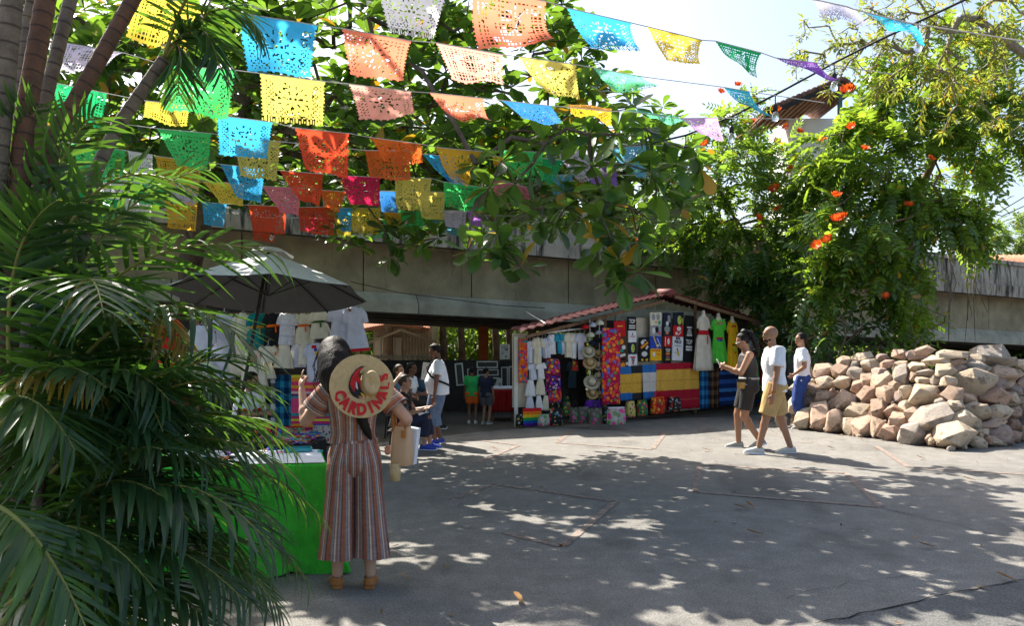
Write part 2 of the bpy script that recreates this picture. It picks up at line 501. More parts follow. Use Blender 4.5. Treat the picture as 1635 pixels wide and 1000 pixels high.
while s < S1:
    e = min(s + 3.4, S1)
    bprism('parapet_panel', s + .003, e - .003, [(.35, 3.66), (.37, 3.98), (.33, 4.02), (.31, 4.62), (.08, 4.62), (.08, 3.72)], M_parap)
    bprism('coping', s + .003, e - .003, [(.37, 4.625), (.37, 4.75), (.03, 4.75), (.03, 4.625)], M_parap)
    s = e
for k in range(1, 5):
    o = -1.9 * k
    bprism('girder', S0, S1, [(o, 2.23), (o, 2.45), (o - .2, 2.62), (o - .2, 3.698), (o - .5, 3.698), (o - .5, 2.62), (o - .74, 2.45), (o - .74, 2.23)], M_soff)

# ================================================================== leaf and tree tools
def rot_from(axis, up_hint):
    """matrices (N,3,3) whose columns are side, forward(axis), normal"""
    f = axis / (np.linalg.norm(axis, axis=1)[:, None] + 1e-9)
    s_ = np.cross(f, up_hint); s_ /= np.linalg.norm(s_, axis=1)[:, None] + 1e-9
    n = np.cross(s_, f)
    return np.stack([s_, f, n], 2)
def obovate(L=.25, W=.12, fold=.18, droop=.12):
    t = np.array([0, .12, .38, .66, .88, 1.0]); w = np.array([.06, .22, .62, 1.0, .78, .10]) * W / 2
    v = []
    for ti, wi in zip(t, w):
        z = -droop * ti * ti * L
        v += [[-wi, ti * L, z + fold * wi], [0, ti * L, z], [wi, ti * L, z + fold * wi]]
    f = []
    for i in range(5):
        a = 3 * i; f += [(a, a + 1, a + 4, a + 3), (a + 1, a + 2, a + 5, a + 4)]
    return np.array(v), np.array(f)
def oval(L, W, fold=.2, droop=.15):
    t = np.array([0, .3, .65, 1.0]); w = np.array([.08, .9, .8, .04]) * W / 2
    v = []
    for ti, wi in zip(t, w):
        z = -droop * ti * ti * L
        v += [[-wi, ti * L, z + fold * wi], [0, ti * L, z], [wi, ti * L, z + fold * wi]]
    f = []
    for i in range(3):
        a = 3 * i; f += [(a, a + 1, a + 4, a + 3), (a + 1, a + 2, a + 5, a + 4)]
    return np.array(v), np.array(f)
def pinnate(n=6, L=.42, l=.12, w=.055, curl=.25):
    """a feather leaf: rachis with paired leaflets, drooping towards its tip"""
    V, Fc, k = [], [], 0
    def rp(t): return np.array([0, L * t * (1 - .12 * t), -curl * L * t * t])
    for i in range(n + 1):
        t = .16 + .84 * i / n; p = rp(t); sz = 1.0 - .25 * abs(t - .5)
        for sd in ((-1, 1) if i < n else (0,)):
            lv, lf = oval(l * sz, w * sz, .25, .35)
            a = sd * 1.15; c, s_ = math.cos(a), math.sin(a)
            R = np.array([[c, s_, 0], [-s_, c, 0], [0, 0, 1]])
            V.append(lv @ R.T + p); Fc.append(lf + k); k += len(lv)
    for i in range(3):
        a, b = rp(i / 3), rp((i + 1) / 3)
        V.append(np.array([a + [-.003, 0, 0], a + [.003, 0, 0], b + [.003, 0, 0], b + [-.003, 0, 0]])); Fc.append(np.array([[0, 1, 2, 3]]) + k); k += 4
    return np.concatenate(V), np.concatenate(Fc)
def scatter(tmpl, R, pos, scl):
    v, f = tmpl; N = len(pos); n = len(v)
    out = np.einsum('nij,kj->nki', R, v) * scl[:, None, None] + pos[:, None]
    ff = f[None] + (np.arange(N) * n)[:, None, None]
    return out.reshape(-1, 3), ff.reshape(-1, f.shape[1])
def put_leaves(name, tmpls, R, pos, scl, m, parent, single=0, single_name='leaf', rest_name='foliage', origin=(0, 0, 0), score=None):
    """the `single` leaves that show largest become parts, all others one joined mass"""
    N = len(pos); pos = pos - np.asarray(origin)
    ti = rng.integers(0, len(tmpls), N)
    order = np.argsort(-(score if score is not None else np.zeros(N)))
    solo = set(order[:single].tolist())
    if single:
        ms = [mesh_np(single_name, *t) for t in tmpls]
        for me in ms:
            me.materials.append(m); me.polygons.foreach_set('use_smooth', np.ones(len(me.polygons), bool))
        for i in order[:single]:
            o = bpy.data.objects.new(single_name, ms[ti[i]]); col.objects.link(o); o.parent = parent
            M4 = np.eye(4); M4[:3, :3] = R[i] * scl[i]; M4[:3, 3] = pos[i]
            o.matrix_local = Matrix(M4.tolist())
    V, Fc, k = [], [], 0
    keep = np.array([i not in solo for i in range(N)]) if single else np.ones(N, bool)
    for t in range(len(tmpls)):
        sel = keep & (ti == t)
        if not sel.any(): continue
        v, f = scatter(tmpls[t], R[sel], pos[sel], scl[sel]); V.append(v); Fc.append(f + k); k += len(v)
    if V:
        o = link(rest_name, mesh_np(rest_name, np.concatenate(V), np.concatenate(Fc)), m, parent, True)
        o['kind'] = 'stuff'
        return o
def visible_score(pos, size):
    D = np.maximum(pos[:, 1], .5); px = CX + pos[:, 0] / D * FP; py = HY - (pos[:, 2] - HC) / D * FP
    inside = (px > 10) & (px < 1625) & (py > 5) & (py < 990)
    return np.where(inside, size / D, 0.0)
def grow(trunk, tr, targets, r_tip=.006, sag=.12, step=.45, power=2.3, rmax=None):
    """limbs from a trunk polyline to every target point; pipe-model radii; returns verts, quads"""
    nodes = []; par = []; base = []
    trunk = np.asarray(trunk, float)
    seg = []
    for a, b in zip(trunk[:-1], trunk[1:]):
        k = max(1, int(np.linalg.norm(b - a) / .3))
        for i in range(k): seg.append(a + (b - a) * i / k)
    seg.append(trunk[-1]); nt_ = len(seg)
    nodes = list(seg); par = [-1] + list(range(nt_ - 1))
    root = seg[-1]
    order = np.argsort(np.linalg.norm(targets - root, axis=1))
    arr = np.zeros((nt_ + len(targets) * 14 + 10, 3)); arr[:nt_] = seg; cnt = nt_
    lo = int(nt_ * .55); tips = []; depth = np.zeros(len(arr)); depth[:nt_] = 0
    for ti in order:
        t = targets[ti]
        d = np.linalg.norm(arr[lo:cnt] - t, axis=1) + .12 * depth[lo:cnt]
        j = lo + int(np.argmin(d)); a = arr[j]; L = np.linalg.norm(t - a)
        k = max(1, min(12, int(L / step) + 1)); prev = j
        side = nrm(rng.normal(size=3)) * L * .10
        for i in range(1, k + 1):
            q = i / k; p = a + (t - a) * q + (np.array([0, 0, sag * L]) + side) * math.sin(PI * q)
            if i < k: p = p + rng.normal(size=3) * .03 * min(L, 1)
            arr[cnt] = p; par.append(prev); depth[cnt] = depth[prev] + L / k; prev = cnt; cnt += 1
        tips.append(prev)
    rad = np.zeros(cnt)
    for t in tips: rad[t] = r_tip ** power
    for i in range(cnt - 1, 0, -1):
        rad[par[i]] += rad[i] if rad[i] > 0 else 0
    rad = np.maximum(rad, r_tip ** power) ** (1 / power)
    tr_r = np.interp(np.arange(nt_), [0, nt_ - 1], tr)
    rad[:nt_] = tr_r
    rad = np.minimum(rad, tr[1] * .8 if rmax is None else rmax); rad[:nt_] = tr_r
    n = 6; a = np.arange(n) / n * 2 * PI; ca, sa = np.cos(a), np.sin(a)
    idx = np.arange(1, cnt); pa = np.array(par[1:]); A = arr[pa]; B = arr[idx]; d = B - A
    d /= np.linalg.norm(d, axis=1)[:, None] + 1e-9
    ref = np.where(np.abs(d[:, 2:3]) < .9, np.array([[0, 0, 1.0]]), np.array([[1.0, 0, 0]]))
    U = np.cross(d, ref); U /= np.linalg.norm(U, axis=1)[:, None]; W = np.cross(d, U)
    off = U[:, None] * ca[None, :, None] + W[:, None] * sa[None, :, None]
    ra = np.where(idx < nt_, rad[pa], np.minimum(rad[pa], rad[idx] * 1.5))
    v = np.concatenate([A[:, None] + off * ra[:, None, None], B[:, None] + off * rad[idx][:, None, None]], 1)
    f = np.array([[j, (j + 1) % n, n + (j + 1) % n, n + j] for j in range(n)])
    ff = (f[None] + (np.arange(len(idx)) * 2 * n)[:, None, None]).reshape(-1, 4)
    return v.reshape(-1, 3), ff
def bark(name, c, c2, sc=8):
    m, nt, b = newmat(name)
    v = coords(nt, 'Object', (1, 1, .35))
    f1 = noise_n(nt, v, sc, 6, .65); f2 = noise_n(nt, v, sc * 6, 3)
    nt.links.new(mixc(nt, ramp(nt, f1, [(.35, 0.0), (.65, 1.0)]), c, c2), b.inputs['Base Color'])
    b.inputs['Roughness'].default_value = .9; b.inputs['Specular IOR Level'].default_value = .15
    bp = nd(nt, 'Bump', Strength=.6, Distance=.02); nt.links.new(math_n(nt, 'ADD', f1, f2), bp.inputs['Height']); nt.links.new(bp.outputs[0], b.inputs['Normal'])
    return m
def inpoly(x, y, poly):
    c = np.zeros(len(x), bool); n = len(poly); j = n - 1
    for i in range(n):
        xi, yi = poly[i]; xj, yj = poly[j]
        k = ((yi > y) != (yj > y)) & (x < (xj - xi) * (y - yi) / (yj - yi + 1e-12) + xi)
        c ^= k; j = i
    return c
def px_points(n, poly, D0, D1, size=None):
    xs = [p[0] for p in poly]; ys = [p[1] for p in poly]; out = []
    while sum(map(len, out)) < n:
        x = rng.uniform(min(xs), max(xs), n * 3); y = rng.uniform(min(ys), max(ys), n * 3)
        k = inpoly(x, y, poly); out.append(np.stack([x[k], y[k]], 1))
    q = np.concatenate(out)[:n]; D = rng.uniform(D0, D1, n)
    return np.stack([(q[:, 0] - CX) / FP * D, D, HC - (q[:, 1] - HY) / FP * D], 1)

# ================================================================== the big-leaved almond tree
M_bark_a = bark('grey_brown_bark', (.17, .135, .105), (.075, .055, .042))
M_almond = leafmat('almond_leaf', (.030, .085, .022), (.22, .40, .03), .40, .30, .45, .5, .03)
ALM = np.array([-5.6, 14.2, 0.0])
almond = empty('almond_tree', ALM, 0, 'spreading tropical almond tree with big glossy leaves above the paper banners', 'tree')
poly_a = [(60, -30), (886, -30), (900, 18), (955, 60), (1005, 112), (1040, 180), (1095, 228), (1118, 270), (1040, 300), (960, 290), (860, 300), (780, 285), (700, 275), (600, 255), (520, 225), (440, 230), (330, 230), (250, 235), (90, 215)]
def clustered(pts, k, sig):
    return (pts[:, None] + rng.normal(size=(len(pts), k, 3)) * sig).reshape(-1, 3)
c1 = clustered(px_points(118, poly_a, 8.4, 13.8), 6, np.array([.20, .20, .16]))
c1 = np.concatenate([c1, px_points(110, poly_a, 8.6, 13.8)])
# looser, farther fringe below the crown and in the middle
c5 = px_points(170, [(90, 190), (430, 200), (430, 330), (330, 350), (240, 340), (90, 320)], 11.5, 13.8)
c2 = px_points(250, [(400, 200), (820, 200), (860, 320), (740, 365), (560, 400), (470, 330), (400, 300)], 10.5, 14.0)
# the crown above the top of the picture, over the square
n3 = 78
c3 = np.stack([rng.uniform(-7.5, 2.6, n3), rng.uniform(5.0, 13.5, n3), rng.uniform(4.2, 8.8, n3)], 1)
py3 = HY - (c3[:, 2] - HC) / c3[:, 1] * FP
rr = ((c3[:, 0] + 2.0) / 5.4) ** 2 + ((c3[:, 1] - 9.4) / 4.6) ** 2 + ((c3[:, 2] - 5.9) / 2.7) ** 2
c3 = clustered(c3[(py3 < -60) & (rr < 1.0)], 7, np.array([.20, .20, .16]))
hang = [(800, 258, 7.2), (782, 300, 7.1), (822, 292, 7.4), (760, 262, 7.6), (772, 396, 6.9), (745, 402, 7.0), (802, 398, 7.0), (832, 428, 7.0), (795, 372, 7.1), (818, 388, 7.2),
        (1000, 262, 7.3), (972, 302, 7.2), (960, 348, 7.1), (1008, 332, 7.3), (975, 378, 7.0), (988, 415, 7.0), (1018, 434, 7.0), (1040, 275, 7.5), (1080, 262, 7.6), (1100, 240, 7.8), (905, 330, 7.9), (930, 345, 7.9), (862, 352, 8.2), (885, 358, 8.2),
        (1030, 205, 7.6), (1012, 172, 7.8), (940, 215, 7.6), (905, 205, 7.7), (870, 230, 7.7), (985, 215, 7.6), (1060, 225, 7.6), (945, 265, 7.5), (1050, 305, 7.6), (1020, 385, 7.2), (955, 400, 7.4), (700, 380, 10.6), (640, 395, 10.8), (625, 410, 10.8), (675, 385, 10.9), (850, 262, 7.6), (1120, 268, 7.9),
        (990, 448, 7.0), (965, 325, 7.3), (1035, 350, 7.4)]
c4 = np.array([P(*h) for h in hang])
c6 = np.stack([rng.uniform(-11, -5.2, 150), rng.uniform(5.0, 12.5, 150), rng.uniform(4.6, 8.2, 150)], 1)  # extra crown out of view, added to shade the palms
c6 = c6[(CX + c6[:, 0] / c6[:, 1] * FP < -60) | (HY - (c6[:, 2] - HC) / c6[:, 1] * FP < -40)]
c7 = np.concatenate([px_points(120, [(760, 280), (1130, 250), (1120, 330), (1040, 380), (930, 375), (840, 350), (760, 340)], 9.0, 12.5), px_points(70, [(500, 300), (780, 290), (860, 350), (760, 385), (560, 370)], 12.2, 14.2)])
ros = np.concatenate([c1, c2, c3, c5, c6, c7, c4])
lim = np.concatenate([c1[::3], c2[::3], c3[::3], c4])
bv, bf = grow([ALM, ALM + [.15, -.1, 1.4], ALM + [.1, -.3, 2.9], ALM + [.7, -1.2, 3.8], ALM + [1.8, -2.8, 4.6]], (.24, .15), ros, .0055, .10, .5, 2.5, .13)
o = link('trunk', mesh_np('trunk', bv - ALM, bf), M_bark_a, almond, True)
NL = 9
pos, axis, sc = [], [], []
for i, p in enumerate(ros):
    up = nrm(np.array([0, 0, 1.0]) + rng.normal(size=3) * .45)
    if i >= len(ros) - len(c4): up = nrm(np.array([rng.normal() * .5, -.45, -.1 + rng.normal() * .4]))
    u = nrm(np.cross(up, rng.normal(size=3))); w = np.cross(up, u)
    k = rng.integers(7, 12); a0 = rng.uniform(0, 6.28)
    for j in range(k):
        a = a0 + j * 2.4; el = rng.uniform(.05, .75)
        d = (u * math.cos(a) + w * math.sin(a)) * math.cos(el) + up * math.sin(el)
        d[2] -= .12
        pos.append(p + d * .02); axis.append(d); sc.append(rng.uniform(.65, 1.15))
pos = np.array(pos); axis = np.array(axis); sc = np.array(sc)
hint = np.tile([0, 0, 1.0], (len(pos), 1)) + rng.normal(size=(len(pos), 3)) * .25
Rm = rot_from(axis, hint)
put_leaves('leaf', [obovate(.25, .125, .2, .1), obovate(.27, .12, .3, .3), obovate(.22, .115, .12, .02)], Rm, pos, sc, M_almond, almond, 300, origin=ALM, score=visible_score(pos, sc))

# ================================================================== flowering trees beside the stall and over the rocks
M_bark_t = bark('pale_bark', (.30, .22, .15), (.16, .11, .075))
M_tulip = leafmat('feather_leaf', (.065, .135, .024), (.33, .50, .035), .44, .25, .4, .6, .01)
M_tulip2 = leafmat('dark_feather_leaf', (.035, .09, .022), (.17, .31, .03), .38, .35, .4, .5, .01)
M_tulip3 = leafmat('mid_feather_leaf', (.055, .125, .026), (.29, .46, .035), .44, .32, .4, .5, .01)
M_flower = leafmat('orange_flower', (.75, .10, .015), (.85, .16, .02), .3, .5, .25, .3)
PIN = [pinnate(5, .42, .125, .062, .3), pinnate(6, .48, .12, .058, .5), pinnate(4, .36, .125, .066, .15)]
def flower_mesh():
    V, Fc, k = [], [], 0
    for j in range(16):
        a = j * 2.4; r_ = .03 + .05 * (j / 16); lv, lf = oval(.10, .075, .5, -.4)
        d = nrm([math.cos(a) * (.4 + r_ * 9), math.sin(a) * (.4 + r_ * 9), .8]); R = rot_from(np.array([d]), np.array([[0, 0, 1.0]]))[0]
        V.append(lv @ R.T + [math.cos(a) * r_, math.sin(a) * r_, .02]); Fc.append(lf + k); k += len(lv)
    return mesh_np('flower', np.concatenate(V), np.concatenate(Fc))
FLW = flower_mesh(); FLW.materials.append(M_flower)
def feather_tree(name, label, base, trunk, tr, clumps, per, m, flowers=(), single=150, droop=.25, spread=1.0, bark_m=None, lsc=1.0, tm=None, avoid=()):
    base = np.asarray(base, float)
    root = empty(name, base, 0, label, 'tree')
    tg = []
    for (px, py, D, r_) in clumps:
        c = P(px, py, D); R_ = r_ / FP * D
        n = max(4, int(per * (r_ / 40.0) ** 2))
        q = rng.normal(size=(n, 3)); q /= np.linalg.norm(q, axis=1)[:, None]
        q *= (rng.uniform(.25, 1.0, n) ** .5)[:, None] * R_ * np.array([1, 1.15, .9])
        tg.append(c + q)
    sp_ = []
    for (px, py, D, r_) in clumps:
        c = P(px, py, D); R_ = r_ / FP * D
        for _ in range(max(1, int(r_ / 16))):
            d_ = nrm(rng.normal(size=3) * [1, .7, .8] + [0, -.3, -.15]); sp_ += [c + d_ * R_ * (.8 + .16 * k_) - np.array([0, 0, .025 * k_ * k_ * R_]) + rng.normal(size=3) * .03 for k_ in range(5)]
    tg.append(np.array(sp_))
    tg = np.concatenate(tg); tg = tg[tg[:, 2] > .15]
    for (x0, y0, x1, y1) in avoid:
        qx = CX + tg[:, 0] / tg[:, 1] * FP; qy = HY - (tg[:, 2] - HC) / tg[:, 1] * FP
        tg = tg[~((qx > x0) & (qx < x1) & (qy > y0) & (qy < y1))]
    ctr = tg.mean(0)
    v, f = grow([base] + [np.asarray(t, float) for t in trunk], tr, tg[::2], .006, .08, .45, 2.4, tr[1])
    link('trunk', mesh_np('trunk', v - base, f), bark_m or M_bark_t, root, True)
    N = len(tg) * 3
    pos = np.repeat(tg, 3, 0); out = pos - ctr; out /= np.linalg.norm(out, axis=1)[:, None] + 1e-6
    d = out * .5 + rng.normal(size=(N, 3)) * .6; d[:, 2] -= droop
    Rm = rot_from(d, np.tile([0, 0, 1.0], (N, 1)) + rng.normal(size=(N, 3)) * .35)
    sc = rng.uniform(.7, 1.2, N) * lsc
    put_leaves('leaf', tm or PIN, Rm, pos, sc, m, root, single, origin=base, score=visible_score(pos, sc))
    for (px, py, D, s_) in flowers:
        o = bpy.data.objects.new('flower', FLW); col.objects.link(o); o.parent = root
        o.location = P(px, py, D) - base; o.scale = (s_ * 1.0,) * 3; o.rotation_euler = (random.uniform(-.4, .9), random.uniform(-.4, .4), random.uniform(0, 6))
    return root
# tree behind the stall roof
cl1 = [(1150, 235, 19, 55), (1220, 225, 19.5, 55), (1255, 285, 19, 42), (1180, 290, 18.5, 60), (1250, 320, 18.5, 60), (1120, 300, 19, 45), (1090, 340, 19, 45), (1050, 345, 19, 40), (1195, 350, 18.5, 55), (1270, 380, 18.5, 50), (1145, 370, 19, 45),
       (1230, 410, 18.5, 50), (1180, 420, 19, 40), (1040, 385, 19.2, 30), (1090, 395, 19.2, 30), (1300, 430, 18.2, 45), (1265, 460, 18.5, 45), (1300, 300, 18, 45), (1160, 205, 19, 30), (1215, 190, 19.3, 28), (1190, 165, 19.3, 20)]
fl1 = [(1150, 148, 18.6, .75), (1178, 138, 18.6, .9), (1200, 197, 18.4, 1.0), (1240, 178, 18.4, .9), (1255, 205, 18.3, .8), (1275, 212, 18.2, .8), (1127, 232, 18.2, 1.0), (1238, 228, 18.0, .9), (1310, 228, 17.6, 1.2), (1265, 273, 17.6, 1.0), (1237, 305, 17.5, 1.1), (1243, 337, 17.5, .9), (1210, 350, 17.5, .8), (1020, 391, 18.4, 1.1), (1045, 345, 18.4, .7), (1285, 325, 17.5, .7), (1352, 148, 18, 1.4)]
feather_tree('tulip_tree', 'orange-flowering tulip tree with a pale trunk rising behind the tiled stall', P(1212, 0, 19.6) * [1, 1, 0], [P(1208, 520, 19.6), P(1207, 430, 19.5), P(1215, 350, 19.4)], (.13, .08), cl1, 13, M_tulip3, fl1, 120, lsc=1.15, avoid=((1205, 60, 1375, 222), (1290, 200, 1345, 250)))
# large tree over the rocks
cl2 = [(1420, 105, 17.3, 34), (1475, 130, 17.3, 40), (1535, 120, 17.2, 42), (1595, 140, 17.4, 42), (1600, 70, 17.3, 36), (1540, 60, 17.2, 34), (1620, 200, 17.5, 40), (1375, 195, 17.7, 36), (1330, 240, 17.2, 45), (1380, 230, 17.2, 55), (1440, 200, 17.2, 55), (1500, 190, 17.2, 55), (1560, 210, 17.7, 60), (1610, 240, 17.7, 50), (1330, 300, 16.8, 45), (1390, 300, 16.8, 55), (1460, 280, 17.0, 60), (1530, 290, 17.2, 55), (1590, 300, 17.5, 40), (1310, 360, 16.4, 45), (1360, 370, 16.2, 50), (1420, 370, 16.4, 55), (1490, 360, 16.7, 50), (1540, 350, 17.0, 42), (1320, 425, 16.2, 40), (1370, 440, 16.2, 42), (1425, 445, 16.4, 45), (1455, 420, 16.4, 40), (1310, 470, 16.2, 28), (1440, 500, 16.7, 35), (1360, 260, 16.7, 40), (1560, 385, 17.2, 25), (1400, 150, 17.5, 30)]
fl2 = [(1337, 355, 15.5, 1.3), (1322, 386, 15.5, 1.0), (1345, 350, 15.5, 1.0), (1335, 315, 15.6, 0.9), (1412, 478, 15.6, 1.0), (1420, 392, 15.7, 0.6), (1380, 240, 15.7, 0.8), (1450, 330, 15.9, 0.8), (1305, 395, 15.4, 1.0), (1360, 205, 16.3, 0.9), (1485, 255, 16.1, 0.7)]
feather_tree('tulip_tree', 'largest leafy tree, hanging with bright green feather leaves over the rock pile', P(1440, 0, 18.6) * [1, 1, 0], [P(1440, 560, 18.6), P(1446, 450, 18.3), P(1470, 300, 17.8), P(1535, 160, 17.4)], (.15, .06), cl2, 8.5, M_tulip, fl2, 300, lsc=1.35, avoid=((1200, 60, 1368, 190), (1585, 260, 1700, 420), (1490, 395, 1700, 700)))
# bare-branched thin-leaved tree at the upper right
cl3 = [(1300, 60, 13, 40), (1340, 95, 13, 35), (1390, 60, 12.6, 50), (1450, 40, 12.6, 55), (1520, 20, 12.5, 55), (1590, 30, 12.5, 60), (1560, 90, 12.8, 60), (1620, 110, 13, 55), (1490, 110, 12.8, 50), (1440, 120, 12.8, 40), (1630, 180, 13, 40), (1540, 150, 13, 40), (1420, 10, 12.6, 45), (1330, 130, 13, 22)]
M_thin = leafmat('olive_leaf', (.10, .13, .028), (.36, .42, .05), .5, .45, .35, .3, .06)
feather_tree('thin_leaved_tree', 'sparse grey-branched tree with small olive leaves against the sky', P(1760, 0, 14) * [1, 1, 0], [P(1740, 400, 14), P(1690, 200, 13.4), P(1640, 90, 12.9), P(1560, 30, 12.6)], (.16, .06), cl3, 18, M_thin, (), 60, .35, lsc=.75, tm=[(lambda: (np.concatenate([oval(.14, .035)[0] @ np.array([[math.cos(a), math.sin(a), 0], [-math.sin(a), math.cos(a), 0], [0, 0, 1]]) + [0, y, 0] for a, y in ((.9, 0), (-.7, .05), (.3, .1), (-.2, .14))]), np.concatenate([oval(.14, .035)[1] + 12 * i for i in range(4)])))()], bark_m=bark('grey_bark', (.33, .29, .24), (.2, .17, .14)))
# shrubs below the trees
def shrub(name, label, clumps, per, m, single=40, tm=None, lsc=.8, cat='shrub'):
    px, py, D, r_ = clumps[0]
    b = P(px, py, D) * [1, 1, 0]
    r = feather_tree(name, label, b, [b + [0, 0, .25], b + [.05, 0, .5]], (.05, .03), clumps, per, m, (), single, .1, lsc=lsc, tm=tm)
    r['category'] = cat
    return r
M_shrub = leafmat('shrub_leaf', (.04, .105, .03), (.16, .32, .04), .35, .35, .4, .5, .01)
OV = [obovate(.20, .085, .2, .2), obovate(.24, .08, .25, .35)]
shrub('shrub', 'tall dark shrub between the stall end and the tree trunk', [(1240, 470, 18.8, 45), (1200, 480, 18.9, 40), (1265, 520, 18.3, 42), (1225, 540, 18.6, 35), (1150, 460, 19.3, 35), (1180, 440, 19.3, 35)], 26, M_tulip2, 60)
shrub('shrub', 'dense dark green shrub directly behind the rock pile', [(1330, 530, 16.5, 50), (1290, 560, 16.2, 42), (1390, 550, 16.6, 48), (1350, 590, 15.9, 40), (1300, 500, 16.6, 40), (1380, 500, 16.6, 40), (1430, 570, 16.4, 38), (1310, 610, 15.8, 25)], 30, M_shrub, 120, OV)
shrub('shrub', 'bright leafy young shrub leaning towards the bridge', [(1450, 540, 15.8, 32), (1475, 520, 15.9, 20), (1490, 495, 15.9, 14), (1480, 560, 15.8, 25)], 22, M_tulip, 40, OV, .7)
# ================================================================== beyond the bridge
M_tile = mat('clay_tile', (.36, .15, .085), .85, .35, 9, .3, 30)
M_tile_d = mat('old_clay_tile', (.16, .085, .06), .9, .4, 7, .3, 30)
M_cream_w = mat('cream_painted_wall', (.62, .56, .44), .85, .12, 2.5, .1)
M_tan = mat('tan_boards', (.42, .35, .25), .85, .2, 3, .2)
M_whitew = mat('white_plaster', (.72, .72, .70), .9, .12, 2.0, .15)
M_orange = mat('orange_paint', (.62, .16, .04), .7, .15, 3)
M_redcl = cloth('red_cloth', (.34, .018, .022))

shed = empty('shed', (-4.3, 27.4, 0), 0, 'cream boarded shed with tiled roof seen below the bridge', 'building')
def loc(o, p): return np.asarray(p, float) - np.asarray(o.location)
b = MB(); p0, p1 = P(595, 620, 27), P(690, 620, 27)
b.box(loc(shed, ((p0[0] + p1[0]) / 2, 28.2, 1.05)), (p1[0] - p0[0], 2.2, 2.1)); b.build('wall', M_tan, shed)
for i in range(4):
    a0, a1 = P(598 + i * 11, 0, 27)[0], P(608 + i * 11, 0, 27)[0]
    MB().box(loc(shed, ((a0 + a1) / 2, 27.04, 1.05)), (a1 - a0, .07, 1.35)).build('door_board', M_cream_w, shed)
for i in range(9):
    a0 = P(646 + i * 4.8, 0, 27)[0]
    MB().box(loc(shed, (a0, 27.06, 1.15)), (.075, .04, 1.5)).build('wall_board', M_tan, shed)
rb = MB(); n = 26
for i in range(n):
    a = P(570 + i * (118 / n), 0, 26.6)[0]
    rise = .30 * (1 - abs(i - n * .55) / n * 1.5)
    rb.tube([loc(shed, (a, 26.4, 1.86 + rise)), loc(shed, (a + .02, 27.6, 2.18 + rise)), loc(shed, (a + .03, 29, 2.5 + rise))], [.075, .07, .065], 6)
rb.build('roof', M_tile, shed)
MB().bar(loc(shed, P(578, 552, 26.35)), loc(shed, P(640, 527, 26.35)), .08, .07).build('roof_edge', M_tan, shed)
MB().bar(loc(shed, P(640, 527, 26.35)), loc(shed, P(700, 547, 26.35)), .08, .07).build('roof_edge', M_tan, shed)

fence = empty('slatted_fence', (-3.4, 24.5, 0), 0, 'pale slatted fence in front of the cream shed', 'fence')
MB().box(loc(fence, (-3.35, 24.6, 1.12)), (2.4, .05, .09)).build('rail', M_cream_w, fence)
MB().box(loc(fence, (-3.35, 24.6, .56)), (2.4, .05, .09)).build('rail', M_cream_w, fence)
for i in range(17):
    MB().box(loc(fence, (-4.5 + i * .145, 24.56, .62)), (.05, .03, 1.15)).build('slat', M_cream_w, fence)

post = empty('orange_post', P(772, 0, 25) * [1, 1, 0], 0, 'orange painted post standing beyond the bridge opening', 'post')
MB().box((0, 0, 1.5), (.30, .30, 3.0)).build('shaft', M_orange, post)
MB().box((0, 0, .06), (.42, .42, .12)).build('foot', M_flange, post)

# woodland seen through the opening and behind the bridge
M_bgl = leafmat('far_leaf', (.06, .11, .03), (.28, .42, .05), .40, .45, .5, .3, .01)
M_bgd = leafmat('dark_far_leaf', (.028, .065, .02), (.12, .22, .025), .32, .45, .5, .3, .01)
def wood(name, label, n, poly, D0, D1, sz, kind='stuff'):
    pts = px_points(n, poly, D0, D1)
    pts = pts[pts[:, 2] > .1]; N = len(pts)
    d = rng.normal(size=(N, 3)); d[:, 2] -= .4
    Rm = rot_from(d, np.tile([0, 0, 1.0], (N, 1)) + rng.normal(size=(N, 3)) * .5)
    v, f = scatter(obovate(.3, .15, .2, .2), Rm, pts, rng.uniform(.6, 1.3, N) * sz)
    o = link(name, mesh_np(name, v, f), M_bgl, None, True)
    return tag(o, label, 'trees', None, kind)
wood('woodland', 'sunlit tree foliage seen through the opening under the bridge', 6500, [(560, 470), (1000, 470), (1000, 600), (560, 600)], 29.5, 36, 1.4)
wood('woodland', 'dark tree foliage beyond the bridge behind the palms', 5000, [(-200, 420), (600, 420), (600, 610), (-200, 610)], 29.5, 37, 1.9)
wood('woodland', 'dark tree foliage beyond the bridge behind the rocks', 6000, [(1000, 440), (1800, 470), (1800, 610), (1000, 610)], 33, 42, 2.0)
for px in (706, 790, 812, 735):
    a = P(px, 0, 28.7)
    t = empty('tree_trunk', a * [1, 1, 0], 0, {706: 'dark tree trunk beside the shed under the bridge', 735: 'slim dark trunk midway between shed and orange post', 790: 'dark trunk just beyond the orange post', 812: 'dark trunk nearest the tiled stall, beyond the bridge'}[px], 'tree', 'dark trunks beyond the bridge')
    b = MB(); b.tube([(0, 0, 0), (.06, 0, 1.2), (-.03, .1, 2.6), (.1, .1, 4.4)], [.16, .13, .12, .08], 9); b.build('trunk', M_bark_a, t, True)
    tl = rng.normal(size=(60, 3)) * [.5, .5, .4] + [.1, .1, 4.2]; dd = rng.normal(size=(60, 3))
    v, f = scatter(obovate(.3, .15), rot_from(dd, np.tile([0, 0, 1.0], (60, 1))), tl, np.ones(60)); link('crown', mesh_np('crown', v, f), M_bgl, t, True)

